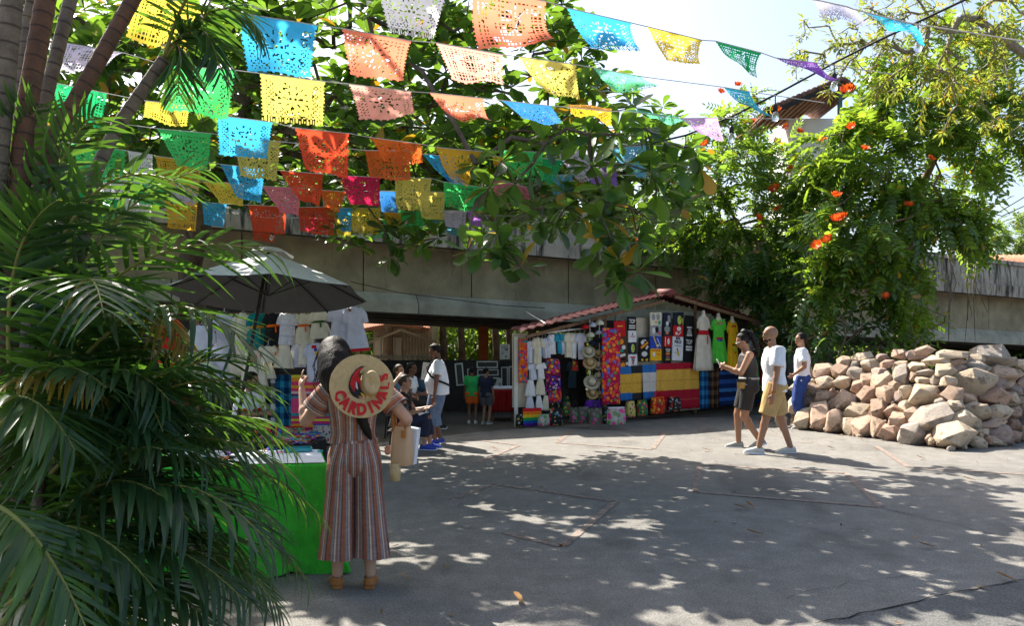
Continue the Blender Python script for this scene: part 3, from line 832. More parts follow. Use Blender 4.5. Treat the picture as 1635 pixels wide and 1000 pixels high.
BGT = [('far_tree', 'far leafy tree behind the bridge nearest the palms', 150, 25.5, [(120, 250, 25.5, 90), (200, 300, 25.5, 80), (60, 320, 25.5, 80), (150, 360, 25.5, 70)]),
 ('far_tree', 'far leafy tree behind the bridge above the parasol', 400, 25.5, [(330, 270, 25.5, 85), (420, 300, 25.5, 80), (480, 250, 25.8, 80), (400, 220, 26, 80), (300, 330, 25.5, 60)]),
 ('far_tree', 'far leafy tree behind the red banners and bridge', 620, 26.5, [(560, 280, 26.5, 80), (640, 300, 26.5, 80), (610, 230, 26.5, 80), (700, 260, 26.8, 70), (690, 330, 26.5, 50)]),
 ('far_tree', 'far leafy tree behind the bridge in the picture middle', 850, 27.5, [(780, 300, 27.5, 70), (850, 290, 27.5, 70), (920, 310, 27.5, 65), (980, 330, 27.8, 50), (860, 240, 27.5, 60), (800, 230, 27.5, 55)])]
for nm_, lb_, px_, D_, cl_ in BGT:
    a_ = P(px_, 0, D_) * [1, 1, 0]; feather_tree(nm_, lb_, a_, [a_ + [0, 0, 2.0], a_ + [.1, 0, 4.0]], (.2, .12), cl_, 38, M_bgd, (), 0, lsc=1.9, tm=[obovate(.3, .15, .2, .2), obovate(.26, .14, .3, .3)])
# ---- pictures, stands and tables under the bridge
M_frame = mat('grey_frame', (.55, .53, .47), .7, .15)
M_print = floral('printed_picture', (.55, .53, .5), [(.10, .10, .11), (.3, .3, .3), (.18, .12, .14), (.45, .42, .4)], 16, .4)
M_pdark = mat('dark_picture', (.05, .05, .05), .6, .4, 8)
def picture(label, x0, y0, x1, y1, D, m, tilt=0.0):
    a, c = P(x0, y0, D), P(x1, y1, D); w, h = abs(c[0] - a[0]), abs(a[2] - c[2])
    o = empty('framed_picture', ((a[0] + c[0]) / 2, D, c[2]), 0, label, 'picture', 'pictures for sale under the bridge')
    t = min(.06, w * .16, h * .16)
    MB().box((0, .012, h / 2), (w - t, .012, h - t)).build('picture_panel', m, o)
    for (cx, cz, sx, sz) in ((0, t / 2, w, t), (0, h - t / 2, w, t)): MB().box((cx, 0, cz), (sx, .035, sz)).build('frame_bar', M_frame, o)
    for cx in (-w / 2 + t / 2, w / 2 - t / 2): MB().box((cx, 0, h / 2), (t, .033, h - 2 * t)).build('frame_bar', M_frame, o)
    o.rotation_euler = (-.12, tilt, 0)
    return o
picture('tall pale print held up beside the big-bellied man', 672, 579, 684, 607, 13.6, M_print, .12)
picture('small white-edged print on top of the display behind the woman in white', 650, 580, 660, 590, 14.6, M_print)
picture('large dark picture in a thin grey frame behind the man in white', 729, 580, 742, 616, 17.2, M_pdark, -.1)
picture('narrow dark picture standing next to the green-shirted child', 747, 589, 757, 613, 17.4, M_pdark, -.06)
picture('wide low picture, topmost of three stacked frames', 761, 577, 795, 588, 17.6, M_pdark)
picture('wide low picture in the middle of three stacked frames', 762, 590, 796, 600, 17.5, M_pdark)
picture('wide low picture, lowest of three stacked frames', 763, 603, 797, 615, 17.4, M_pdark)
picture('pale portrait print hung above the frames by the stall post', 798, 550, 814, 574, 16.8, M_print)
picture('tall dark picture behind the red table, nearer the stall post', 812, 585, 824, 622, 17.6, M_pdark)
picture('tall dark picture behind the red table, beside the stacked frames', 800, 586, 811, 621, 17.7, M_pdark)
picture('small white card propped on the red table', 791, 604, 800, 617, 16.6, M_print, .2)
def ctable(name, label, x0, x1, ytop, D, ybot, mtop, mcl, dep=.8):
    a, c = P(x0, ytop, D), P(x1, ytop, D); zt = a[2]; w = c[0] - a[0]
    o = empty(name, ((a[0] + c[0]) / 2, D + dep / 2, 0), 0, label, 'table')
    MB().box((0, 0, zt - .012), (w, dep, .024)).build('table_top', mtop, o)
    zb = max(.04, P(0, ybot, D)[2]); h = zt - .026 - zb
    v, f, uv = sheet(w, h, 24, 8, .022, 5, .006, seed=x0)
    MB().add(v + [0, -dep / 2 - .03, zt - .026], f, uv).build('cloth', mcl, o, True)
    for sx in (-1, 1):
        v, f, uv = sheet(dep - .02, h, 10, 6, .015, 2, .006, seed=x1)
        R = np.array([[0, -1, 0], [1, 0, 0], [0, 0, 1.0]]); MB().add(v @ R.T + [sx * (w / 2 + .01), 0, zt - .026], f, uv).build('cloth', mcl, o, True)
        for sy in (-1, 1): MB().box((sx * (w / 2 - .06), sy * (dep / 2 - .06), (zt - .03) / 2), (.04, .04, zt - .03)).build('leg', M_wood, o)
    return o
ctable('picture_table', 'red-draped table with white cover under the bridge', 781, 822, 620, 16.2, 658, M_white, M_redcl)
ctable('display_table', 'dark-draped display table behind the woman in white', 628, 700, 607, 15.6, 670, M_dark, M_black)
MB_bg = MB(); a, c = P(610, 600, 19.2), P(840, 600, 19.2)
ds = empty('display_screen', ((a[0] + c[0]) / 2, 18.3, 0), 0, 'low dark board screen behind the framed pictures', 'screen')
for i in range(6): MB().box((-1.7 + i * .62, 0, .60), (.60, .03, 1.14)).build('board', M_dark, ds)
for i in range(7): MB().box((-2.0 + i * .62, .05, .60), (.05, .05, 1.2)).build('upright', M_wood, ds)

# ================================================================== tower house and far house on the right
tower = empty('tower_house', (P(1300, 0, 24.5)[0], 24.5, 0), 0, 'white tower house with an old tiled roof above the flowering tree', 'building')
zt = P(0, 150, 24)[2]
x0, x1 = P(1262, 0, 24)[0] - tower.location[0], P(1337, 0, 24)[0] - tower.location[0]
MB().box(((x0 + x1) / 2, .6, 6.1), (x1 - x0, 2.0, 4.2)).build('wall', M_whitew, tower)
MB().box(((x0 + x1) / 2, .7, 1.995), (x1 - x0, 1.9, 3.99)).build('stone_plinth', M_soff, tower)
q = [P(1222, 176, 22.0), P(1347, 124, 22.0)]
A, B = q; back = np.array([-.1, 2.6, -.15])
R0 = empty('roof_helper') if False else None
nt_ = 15
for i in range(nt_):
    t = (i + .5) / nt_; a = A + (B - A) * t
    MB().tube([loc(tower, a), loc(tower, a + back * .5), loc(tower, a + back)], [.085, .08, .08], 8).build('roof_tile', M_tile_d, tower, True)
mbr = MB()
for (u0, u1) in ((A, B),):
    v = [loc(tower, u0 + [-.05, .03, -.06]), loc(tower, u1 + [.05, .03, -.06]), loc(tower, u1 + back + [.05, 0, -.06]), loc(tower, u0 + back + [-.05, 0, -.06])]
    v += [p_ + [0, 0, -.05] for p_ in v]
    mbr.add(v, [(0, 1, 2, 3), (7, 6, 5, 4), (0, 4, 5, 1), (1, 5, 6, 2), (2, 6, 7, 3), (3, 7, 4, 0)])
mbr.build('soffit', mat('red_soffit', (.33, .15, .10), .85, .25, 6), tower)
for i in range(9):
    t = i / 8; a = A + (B - A) * t + [0, .05, -.14]
    MB().bar(loc(tower, a), loc(tower, a + back * .95), .06, .07).build('rafter', M_wood, tower)
MB().bar(loc(tower, A + [0, .02, -.12]), loc(tower, B + [0, .02, -.12]), .05, .12).build('fascia', M_dark, tower)
C_ = P(1366, 142, 22.2)
for i in range(4):
    t = (i + .5) / 4; a = B + (C_ - B) * t
    MB().tube([loc(tower, a), loc(tower, a + back)], [.085, .08], 8).build('roof_tile', M_tile_d, tower, True)
MB().bar(loc(tower, P(1341, 132, 22.3)), loc(tower, P(1341, 240, 22.3)), .10, .10).build('corner_post', mat('green_post', (.10, .16, .15), .6), tower)

far = empty('far_house', P(1600, 0, 42) * [1, 1, 0], 0, 'distant house with long clay roof beyond the bridge parapet', 'building')
MB().box((0, 2, 2.6), (9, 4, 5.2)).build('wall', M_whitew, far)
for i in range(36):
    x = -4.7 + i * .265
    MB().tube([(x, -.5, 5.15), (x, 1.2, 5.9), (x, 2.2, 6.2)], [.12, .12, .12], 6).build('roof_tile', M_tile, far, True)
cl = [(1640, 370, 48, 40), (1610, 385, 48, 24)]
feather_tree('far_tree', 'small distant tree above the clay roof at the picture edge', P(1660, 0, 48) * [1, 1, 0], [P(1650, 500, 48), P(1645, 400, 48)], (.2, .1), cl, 40, M_bgl, (), 0, lsc=2.2)
def cable(name, label, pts, r_, m, cat='cable', sag=0.0):
    pts = [np.asarray(p, float) for p in pts]; out = []
    for a, c in zip(pts[:-1], pts[1:]):
        for i in range(8):
            t = i / 8; out.append(a + (c - a) * t - np.array([0, 0, sag * 4 * t * (1 - t)]))
    out.append(pts[-1]); b = MB(); b.tube(out, r_, 5); o = b.build(name, m, None, True)
    o.location = out[0]; o.data.transform(Matrix.Translation(-Vector(out[0])))
    return tag(o, label, cat)
M_cable = mat('black_cable', (.015, .015, .017), .5)
cable('power_cable', 'upper black power cable against the sky at the picture edge', [P(1585, 345, 20), P(1660, 300, 20)], .012, M_cable)
cable('power_cable', 'lower slack power cable beside the rock-pile tree', [P(1560, 335, 20), P(1600, 345, 20), P(1660, 318, 20)], .012, M_cable)
cable('bridge_cable', 'thin dark cable sagging across the bridge girder', [P(560, 450, 16.3), P(640, 468, 16.4), P(800, 488, 16.8), P(870, 492, 17.0)], .008, M_cable)
cable('stay_wire', 'grey stay wire running from the girder to the stall roof', [P(838, 497, 16.2), P(876, 520, 15.3)], .01, M_wire)
# aerial roots hanging from the parapet
M_root = bark('root_bark', (.25, .20, .15), (.13, .10, .08))
rt = empty('hanging_roots', P(1530, 405, 21.5), 0, 'grey roots and dry vines hanging down the bridge parapet', 'roots')
for i in range(9):
    x = random.uniform(1500, 1560); a = P(x, random.uniform(395, 420), 22.4); L = random.uniform(.8, 2.6)
    MB().tube([loc(rt, a), loc(rt, a + [random.uniform(-.2, .2), -.1, -L * .4]), loc(rt, a + [random.uniform(-.25, .25), -.12, -L])], [.022, .014, .006], 5).build('root', M_root, rt, True)
# dry grass on the parapet
M_dry = leafmat('dry_grass', (.42, .33, .2), (.5, .4, .22), .3, .8, .3, .1)
n = 900; sx = rng.uniform(10, 24, n); pos = np.array([bpt(a, .33, 4.05) for a in sx]) + rng.normal(size=(n, 3)) * [.25, .02, .05]
d = rng.normal(size=(n, 3)) * .5 + [0, -.3, .2]
v, f = scatter(oval(.32, .012, .1, .6), rot_from(d, np.tile([0, 0, 1.0], (n, 1))), pos, rng.uniform(.5, 1.2, n))
tag(link('dry_grass', mesh_np('dry_grass', v, f), M_dry, None), 'dry straw-coloured grass growing out of the bridge parapet', 'grass', None, 'stuff')
# ================================================================== goods: builders (hang from the local origin, front towards -y)
def text_mesh(txt, size, bold=.0):
    cu = bpy.data.curves.new('lettering', 'FONT'); cu.body = txt; cu.size = size; cu.align_x = 'CENTER'; cu.align_y = 'CENTER'
    cu.offset = bold; cu.extrude = .0015; cu.resolution_u = 3
    o = bpy.data.objects.new('lettering', cu); me = bpy.data.meshes.new_from_object(o)
    bpy.data.objects.remove(o); bpy.data.curves.remove(cu)
    return me
def lettering(txt, size, m, parent, loc_, bold=.004, sx=1.0, roll=0.0):
    me = text_mesh(txt, size, bold); me.materials.clear()
    o = link('lettering', me, m, parent); o.location = loc_; o.rotation_euler = (PI / 2, roll, 0); o.scale = (sx, 1, 1)
    return o
ORD = ['first', 'second', 'third', 'fourth', 'fifth', 'sixth', 'seventh', 'eighth', 'ninth', 'tenth', 'eleventh', 'twelfth', 'thirteenth']
def at(px, py, D): return tuple(P(px, py, D))
def thing(name, label, cat, p, rz=0.0, group=None): return empty(name, p, rz, label, cat, group)
def soft(name, c, var=.12): return cloth(name, c, var)
def pfold(k, amp, ph=0.0):
    return lambda a, t: 1 + amp * t * math.sin(k * a + ph) + .5 * amp * t * math.sin((k * 1.7 + 1) * a + 2 * ph)
def hanger(parent, w, z=0.0, m=None):
    b = MB(); b.tube([(-w / 2, 0, z - .09), (0, 0, z), (w / 2, 0, z - .09), (-w / 2, 0, z - .09)], .004, 5, cap=False)
    b.tube([(0, 0, z), (0, 0, z + .05), (.025, 0, z + .075), (.03, 0, z + .05)], .004, 5); return b.build('hanger', m or M_wire, parent)
def dress(label, px, y0, y1, wpx, D, m, rz=0.0, kind='dress', sleeves=True, hem=None, band=None, wt=.6, group=None, waist=.38, mann=False, flowers=None, name=None):
    """dress, blouse or skirt; wpx its hem width in photo pixels"""
    s = D / FP; h = (y1 - y0) * s; w = wpx * s
    o = thing(name or kind.replace(' ', '_'), label, kind, at(px, y0, D), rz, group)
    r = random.Random(int(px * 7 + y0)); o.rotation_euler = (0, 0 if mann else r.uniform(-.09, .09), rz + r.uniform(-.3, .3)); ph = r.uniform(0, 6); d = min(.09, w * .22)
    if kind == 'skirt':
        prof = [(0, .55), (.12, .6), (.5, .85), (1, 1.0)]
    elif kind == 'shirt':
        prof = [(0, .30), (.05, .70), (.2, .72), (.6, .76), (1, .80)]
    else:
        prof = [(0, .28), (.06, wt * .92), (waist * .6, wt), (waist, wt * .86), (waist + .12, .75), (.75, .92), (1, 1.0)]
    ts = [p_[0] for p_ in prof]; ws = [p_[1] for p_ in prof]; rs = []
    for i in range(15):
        t = i / 14; q = float(np.interp(t, ts, ws)); rs.append((0, 0, -t * h, q * w / 2, d * (.45 + .55 * t)))
    b = MB(); v, f, uv = rings(rs[::-1], 36, lambda a, t: pfold(7, .13, ph)(a, 1 - t)); b.add(v, f, uv); b.build('body', m, o, True)
    if sleeves and kind != 'skirt':
        for sd in (-1, 1):
            b = MB(); x0 = sd * w / 2 * (.62 if kind == 'shirt' else wt * .8); L = min(.20, h * .3)
            b.tube([(x0 * .75, 0, -.035 * h), (x0 + sd * L * .16, 0, -.06 * h - L * .45), (x0 + sd * L * .22, -.01, -.07 * h - L)], [.045, .05, .052], 8, ry=[.03, .03, .022]); b.build('sleeve', m, o, True)
    def wat(t): return float(np.interp(t, ts, ws)) * w / 2
    if band:
        t = waist if kind == 'dress' else .06
        rr = [(0, 0, -(t + .05) * h, wat(t + .05) * 1.05, d * .8), (0, 0, -(t - .03) * h, wat(t - .03) * 1.05, d * .75)]
        b = MB(); v, f, uv = rings(rr, 24); b.add(v, f, uv); b.build('sash', band, o, True)
        MB().box((wat(t) * .4, -d * .9, -(t + .14) * h), (.02, .008, .16 * h)).build('sash_tail', band, o)
    if flowers:
        for i, (t, xs) in enumerate(flowers[1]):
            for x in xs:
                b = MB(); yy = -d * (.45 + .55 * t) * math.sqrt(max(.05, 1 - (x * w / 2 / max(wat(t), .01)) ** 2)) * 1.06
                b.ell((x * w / 2, yy, -t * h), (.026, .008, .026), None, 8, 6); b.build('embroidered_flower', flowers[0][i % len(flowers[0])], o)
    if hem:
        rr = [(0, 0, -h * .998, w / 2 * 1.02, d * 1.03), (0, 0, -h * .93, wat(.93) * 1.03, d * 1.0)]
        b = MB(); v, f, uv = rings(rr, 36, lambda a, t: pfold(7, .13, ph)(a, 1)); b.add(v, f, uv); b.build('hem', hem, o, True)
    if mann:
        b = MB(); v, f, uv = rings([(0, 0, -.06, .10, .05), (0, 0, 0, .07, .045), (0, 0, .03, .042, .04), (0, 0, .09, .036, .036), (0, 0, .11, .03, .03)], 16); b.add(v, f, uv); b.build('mannequin_neck', mat('mannequin', (.68, .62, .52), .5), o, True)
    else:
        hanger(o, w * .6, .03)
    return o
def tee(label, x0, y0, x1, y1, D, m, rz, prints=(), group='folded t-shirts hung on the stall wall', name='t_shirt', cat='t-shirt', off=.0):
    """t-shirt folded flat into a packet and pinned to the display"""
    s = D / FP; w, h = (x1 - x0) * s / max(.6, math.cos(rz)), (y1 - y0) * s
    o = thing(name, label, cat, at((x0 + x1) / 2, y0, D - off), rz, group)
    o.rotation_euler = (0, random.Random(int(x0 * 3 + y0)).uniform(-.05, .05), rz)
    b = MB(); v, f, uv = sheet(w, h, 8, 8, .006, 1.2, .02, seed=int(x0 + y0)); b.add(v, f, uv); b.build('body', m, o, uv=True)
    MB().tube([(-w * .2, -.012, -.004), (0, -.014, -.025), (w * .2, -.012, -.004)], .006, 5).build('collar', m, o)
    for p_ in prints:
        if p_[0] == 'text':
            _, t, cz, size, pm, sx = p_; lettering(t, size * h, pm, o, (0, -.0165, -cz * h), .003, sx)
        elif p_[0] == 'bar':
            _, cx, cz, bw, bh, pm, roll = p_; bb = MB(); c_, s_ = math.cos(roll), math.sin(roll)
            bb.box((cx * w, -.0168, -cz * h), (bw * w, .004, bh * h), R=np.array([[c_, 0, -s_], [0, 1, 0], [s_, 0, c_]])); bb.build('print', pm, o)
        elif p_[0] == 'blob':
            _, cx, cz, bw, bh, pm = p_; bb = MB(); bb.ell((cx * w, -.016, -cz * h), (bw * w / 2, .004, bh * h / 2), None, 12, 6); bb.build('print', pm, o)
    return o
def blanket(label, x0, y0, x1, y1, D0, D1, m, name='blanket', cat='blanket', amp=.02, nf=2.0, group=None, fringe=None, slope=0.0):
    a, c = P(x0, y0, D0), P(x1, y0, D1); w = math.hypot(c[0] - a[0], c[1] - a[1]); h = (y1 - y0) * (D0 + D1) / 2 / FP
    rz = math.atan2(c[1] - a[1], c[0] - a[0]); mid = (a + c) / 2
    o = thing(name, label, cat, tuple(mid), rz, group)
    b = MB(); v, f, uv = sheet(w, h, max(10, int(w * 26)), 14, amp, nf * max(1, w / .5), .008, seed=int(x0 + y0)); b.add(v, f, uv); b.build('cloth', m, o, True, uv=True)
    if fringe:
        k = int(w / .03)
        bb = MB()
        for i in range(k): bb.tube([(-w / 2 + (i + .5) * w / k, 0, -h), (-w / 2 + (i + .5) * w / k + .004, 0, -h - .04)], .004, 4)
        f_ = bb.build('fringe', fringe, o); f_['kind'] = 'stuff'
    return o
def hat(label, px, py, D, wpx, m, mb=None, tilt=(1.15, 0, 0), group='straw hats on the stall rack', rz=0.0, name='straw_hat'):
    s = D / FP; r = wpx * s / 2
    o = thing(name, label, 'hat', at(px, py, D), rz, group)
    o.rotation_euler = (tilt[0], tilt[1], rz + tilt[2])
    prof = [(r, .02), (r * .98, 0.0), (r * .75, -.006), (r * .5, .0)]
    def lathe(pr, n=24):
        v, f = [], []
        for q, z in pr:
            for j in range(n):
                a = 2 * PI * j / n; v.append([q * math.cos(a), q * math.sin(a), z + (.06 * r * math.cos(2 * a) if q > r * .6 else 0)])
        k = len(pr)
        for i in range(k - 1): f += [(i * n + j, i * n + (j + 1) % n, (i + 1) * n + (j + 1) % n, (i + 1) * n + j) for j in range(n)]
        return v, f, n, k
    v, f, n, k = lathe([(r, .024), (r * .98, .0), (r * .75, -.008), (r * .48, 0), (r * .45, .0), (r * .45, .012), (r * .74, .004), (r * .98, .012), (r, .024)])
    MB().add(v, f).build('brim', m, o, True)
    v, f, n, k = lathe([(r * .5, .0), (r * .47, .06), (r * .40, .10), (r * .22, .115), (.004, .098)])
    MB().add(v, f).build('crown', m, o, True)
    v, f, n, k = lathe([(r * .515, .004), (r * .50, .036)]); MB().add(v, f).build('band', mb or M_black, o, True)
    return o
def cap(label, px, py, D, wpx, m, rz=0.0, visor=None):
    s = D / FP; r = wpx * s / 2
    o = thing('baseball_cap', label, 'cap', at(px, py, D), rz, 'caps at the top of the hat rack')
    v, f = ellipsoid((0, 0, 0), (r, r * 1.05, r * .95), None, 16, 10); v[:, 2] = np.maximum(v[:, 2], -.01)
    MB().add(v, f).build('crown', m, o, True)
    vv, ff, _ = rings([(0, -r * .9, -.015, r * .85, r * .75), (0, -r * .9, 0, r * .85, r * .75)], 16); MB().add(vv, ff).build('visor', visor or m, o, True)
    MB().ell((0, 0, r * .95), (.012, .012, .008), None, 8, 5).build('button', m, o)
    return o
def bag(label, px, yb, D, wpx, hpx, m, mh=None, rz=0.0, group='bags standing along the stall front', name='tote_bag', handle=True, dep=.14, trim=None):
    s = D / FP; w, h = wpx * s, hpx * s
    p = P(px, yb, D); o = thing(name, label, 'bag', tuple(p), rz, group)
    b = MB(); rs = []
    for t, q, e in ((0, .92, .9), (.03, 1, 1), (.3, 1.02, 1.02), (.7, .98, .8), (.95, .95, .45), (1, .9, .35)): rs.append((0, 0, t * h, w / 2 * q, dep / 2 * e))
    def sq(a, t): return 1 / max(abs(math.cos(a)), abs(math.sin(a))) ** .72
    v, f, uv = rings(rs, 28, sq); b.add(v, f, uv); b.build('body', m, o, True, uv=True)
    if trim:
        v, f, uv = rings([(0, 0, h * .97, w / 2 * .96, dep / 2 * .46), (0, 0, h * 1.02, w / 2 * .93, dep / 2 * .42)], 28, sq); MB().add(v, f, uv).build('rim', trim, o, True)
    if handle:
        for sy in (-1, 1):
            b = MB(); hh = min(.16, h * .4)
            b.tube([(-w * .22, sy * dep * .2, h * .9), (-w * .18, sy * dep * .22, h + hh * .7), (0, sy * dep * .24, h + hh), (w * .18, sy * dep * .22, h + hh * .7), (w * .22, sy * dep * .2, h * .9)], .010, 6); b.build('handle', mh or m, o, True)
    return o
def cushion(label, x0, y0, x1, y1, D, m, rz=0.0):
    s = D / FP; w, h = (x1 - x0) * s, (y1 - y0) * s
    o = thing('cushion', label, 'cushion', at((x0 + x1) / 2, (y0 + y1) / 2, D), rz, 'flower cushions hung by the stall doorway')
    v, f = ellipsoid((0, 0, 0), (1, 1, 1), None, 28, 14)
    v = np.sign(v) * np.abs(v) ** np.array([.55, 1, .55]); v *= [w / 2, .07, h / 2]
    MB().add(v, f).build('cover', m, o, True)
    MB().tube([(-w / 2, 0, -h / 2), (w / 2, 0, -h / 2), (w / 2, 0, h / 2), (-w / 2, 0, h / 2), (-w / 2, 0, -h / 2)], .008, 5, cap=False).build('piping', soft('magenta_cord', (.5, .03, .2)), o)
    return o

# ---- colours of goods
RED = (.62, .025, .03); ORG = (.80, .16, .02); YEL = (.80, .50, .05); GRN = (.05, .45, .08); BLU = (.03, .12, .55); PNK = (.80, .10, .28); TEA = (.02, .35, .38); PUR = (.20, .04, .35)
C_red = soft('red_cotton', (.55, .02, .025)); C_blue = soft('royal_cotton', (.03, .07, .42)); C_navy = soft('navy_cotton', (.02, .025, .05)); C_turq = soft('turquoise_cotton', (.03, .32, .48)); C_sky = soft('pale_blue_cotton', (.25, .38, .62))
C_green = soft('lime_cotton', (.10, .62, .06)); C_yel = soft('yellow_cotton', (.85, .48, .02)); C_grey = soft('grey_cotton', (.33, .33, .36)); C_teal = soft('teal_cotton', (.01, .22, .22)); C_orange = soft('orange_sash', (.85, .14, .01)); C_dgreen = soft('dark_green_sash', (.04, .10, .02)); C_must = soft('mustard_sash', (.55, .30, .02))
C_lil = soft('lilac_white_cotton', (.60, .62, .74)); C_pink = soft('pink_cotton', (.75, .10, .25)); C_burg = soft('burgundy_cotton', (.30, .015, .05)); C_brown = soft('brown_cotton', (.09, .05, .03))
F_or = floral('orange_flower_cloth', (.62, .12, .015), [(.7, .03, .03), (.8, .25, .02), (.02, .25, .3), (.65, .05, .2), (.1, .05, .3)], 17, .5)
F_rd = floral('red_flower_cloth', (.42, .012, .06), [(.75, .06, .02), (.8, .3, .03), (.03, .15, .55), (.04, .3, .1), (.7, .03, .1), (.75, .12, .02)], 15, .5)
F_mx = floral('mixed_flower_cloth', (.30, .02, .06), [(.7, .2, .02), (.03, .12, .5), (.75, .5, .04), (.02, .3, .15), (.6, .03, .2)], 18, .5)
F_pu = floral('purple_flower_cloth', (.06, .015, .10), [(.6, .03, .2), (.1, .05, .5), (.7, .3, .1), (.5, .4, .5)], 18, .45)
F_gy = floral('grey_pink_bag_cloth', (.10, .10, .085), [(.6, .05, .22), (.08, .25, .1), (.16, .16, .14), (.5, .1, .3), (.12, .12, .1)], 13, .46)
F_wh = floral('white_pink_bag_cloth', (.35, .36, .33), [(.65, .05, .25), (.1, .3, .1), (.5, .5, .5), (.6, .1, .35)], 12, .46)
F_ye = floral('yellow_bag_cloth', (.55, .48, .14), [(.5, .05, .1), (.1, .2, .1), (.6, .5, .3)], 15, .4)
F_gn = floral('green_bag_cloth', (.02, .16, .07), [(.6, .05, .05), (.5, .4, .05), (.4, .05, .2)], 15, .4)
F_ro = floral('red_mesh_bag', (.55, .04, .02), [(.8, .2, .02), (.3, .01, .02), (.7, .4, .05), (.1, .1, .05)], 14, .45)
F_bk = floral('black_flower_cloth', (.03, .03, .03), [(.6, .05, .05), (.5, .4, .1), (.5, .5, .5), (.1, .3, .4)], 16, .35)
F_comic = floral('portrait_bag_cloth', (.45, .43, .38), [(.4, .04, .03), (.05, .07, .09), (.1, .2, .2), (.35, .15, .06)], 26, .38)
F_comic2 = floral('red_edged_bag_cloth', (.30, .26, .18), [(.4, .05, .03), (.05, .12, .06), (.4, .3, .04), (.06, .05, .04)], 26, .42)
RB = [(0, (.10, .02, .3)), (.16, (.02, .1, .5)), (.32, (.02, .35, .08)), (.48, (.8, .55, .03)), (.64, (.8, .2, .02)), (.82, (.6, .02, .03))]
S_rain = stripes('rainbow_blanket', RB)
def tri(name, a, b_, c_=None): return stripes(name, [(0, a), (.22, b_), (.48, tuple(x * .82 for x in b_)), (.52, b_), (.78, c_ or a)])
S_byb = tri('blue_yellow_blanket', (.03, .16, .45), (.70, .40, .06)); S_kyk = tri('black_yellow_blanket', (.03, .03, .035), (.70, .40, .06)); S_bwb = tri('blue_white_blanket', (.03, .16, .45), (.60, .58, .55))
S_ryr = stripes('red_yellow_blanket', [(0, (.42, .015, .035)), (.19, (.46, .06, .06)), (.22, (.42, .015, .035)), (.42, (.72, .42, .07)), (.62, (.55, .30, .06)), (.64, (.72, .42, .07)), (.86, (.42, .015, .035))])
P_blue = plaid('blue_plaid', (.01, .05, .15), (.02, .13, .32), (.05, .28, .5), 2.2, 4.5); P_brown = plaid('brown_plaid', (.03, .018, .012), (.09, .05, .03), (.18, .11, .07), 2.2, 4.5); P_bw = plaid('black_white_plaid', (.012, .012, .014), (.10, .10, .11), (.55, .56, .6), 2.0, 4.0); P_teal = plaid('teal_plaid', (.005, .03, .09), (.01, .10, .20), (.02, .25, .38), 1.8, 4.5)
S_blues = stripes('blue_striped_blanket', [(0, (.01, .03, .12)), (.14, (.03, .12, .40)), (.24, (.01, .02, .08)), (.40, (.05, .2, .5)), (.5, (.01, .03, .14)), (.64, (.03, .10, .36)), (.76, (.01, .02, .07)), (.9, (.03, .12, .4))])
S_pink = stripes('pink_striped_blanket', [(0, (.65, .05, .16)), (.06, (.75, .32, .03)), (.12, (.6, .04, .14)), (.17, (.7, .6, .05)), (.21, (.5, .04, .12)), (.26, (.03, .30, .33)), (.31, (.68, .07, .20)), (.50, (.68, .07, .20)), (.58, (.03, .28, .33)), (.62, (.15, .02, .12)), (.66, (.65, .5, .45)), (.70, (.65, .06, .14)), (.76, (.75, .32, .03)), (.81, (.65, .05, .16)), (.88, (.75, .3, .03)), (.95, (.7, .6, .05))])

# ================================================================== the tiled stall on the right
W1a, W1b = np.array([.05, 15.2]), np.array([1.80, 15.95]); W2b = np.array([6.05, 19.3])
def D1(px):      # depth along the left wing of the stall front
    k = (px - CX) / FP; d = W1b - W1a; t = (k * W1a[1] - W1a[0]) / (d[0] - k * d[1]); return W1a[1] + t * d[1]
def D2(px):      # depth along the receding right wing
    k = (px - CX) / FP; d = W2b - W1b; t = (k * W1b[1] - W1b[0]) / (d[0] - k * d[1]); return W1b[1] + t * d[1]
RZ1 = math.atan2(*(W1b - W1a)[::-1]); RZ2 = math.atan2(*(W2b - W1b)[::-1])
stall = empty('market_stall', (1.8, 16.6, 0), 0, 'open market stall with red tile-sheet roof packed with clothes and hats', 'stall')
M_roof = mat('maroon_tile_sheet', (.17, .045, .04), .7, .5, 4, .3, 40, spec=.35)
def roof_slope(pts, n_sheets, back, up):
    """front edge polyline (photo px, py, depth); corrugated sheets with stepped tile rows running up and back"""
    E = [P(*p) for p in pts]; L = np.concatenate([[0], np.cumsum([np.linalg.norm(b_ - a_) for a_, b_ in zip(E[:-1], E[1:])])]); E = np.array(E)
    def ev(s_): return np.array([np.interp(s_, L, E[:, i]) for i in range(3)])
    for k in range(n_sheets):
        s0, s1 = L[-1] * k / n_sheets, L[-1] * (k + 1) / n_sheets; nu = int((s1 - s0) / .024); rows = 5; v, uv = [], []
        tt = []
        for r_ in range(rows):
            tt += [(r_ / rows, 0.0 + .022), ((r_ + 1) / rows - .004, 0.0)]
        for t, lift in tt:
            for i in range(nu + 1):
                s_ = s0 + (s1 - s0) * i / nu + (.012 if k else 0); p = ev(min(s_, L[-1]))
                w_ = .034 * abs(math.sin(s_ / .19 * PI)) + lift
                v.append(p + np.asarray(back) * t + [0, 0, up * t + w_ + .004 * (k % 2)])
        nr = len(tt); m_ = nr * (nu + 1)
        f = [(a * (nu + 1) + i, a * (nu + 1) + i + 1, (a + 1) * (nu + 1) + i + 1, (a + 1) * (nu + 1) + i) for a in range(nr - 1) for i in range(nu)]
        v = np.array(v); v2 = v - [0, 0, .012]
        f2 = [tuple(m_ + q for q in reversed(x)) for x in f]; rim = [(i + 1, i, m_ + i, m_ + i + 1) for i in range(nu)]
        MB().add(np.concatenate([v, v2]) - np.asarray(stall.location), f + f2 + rim).build('roof_sheet', M_roof, stall, True)
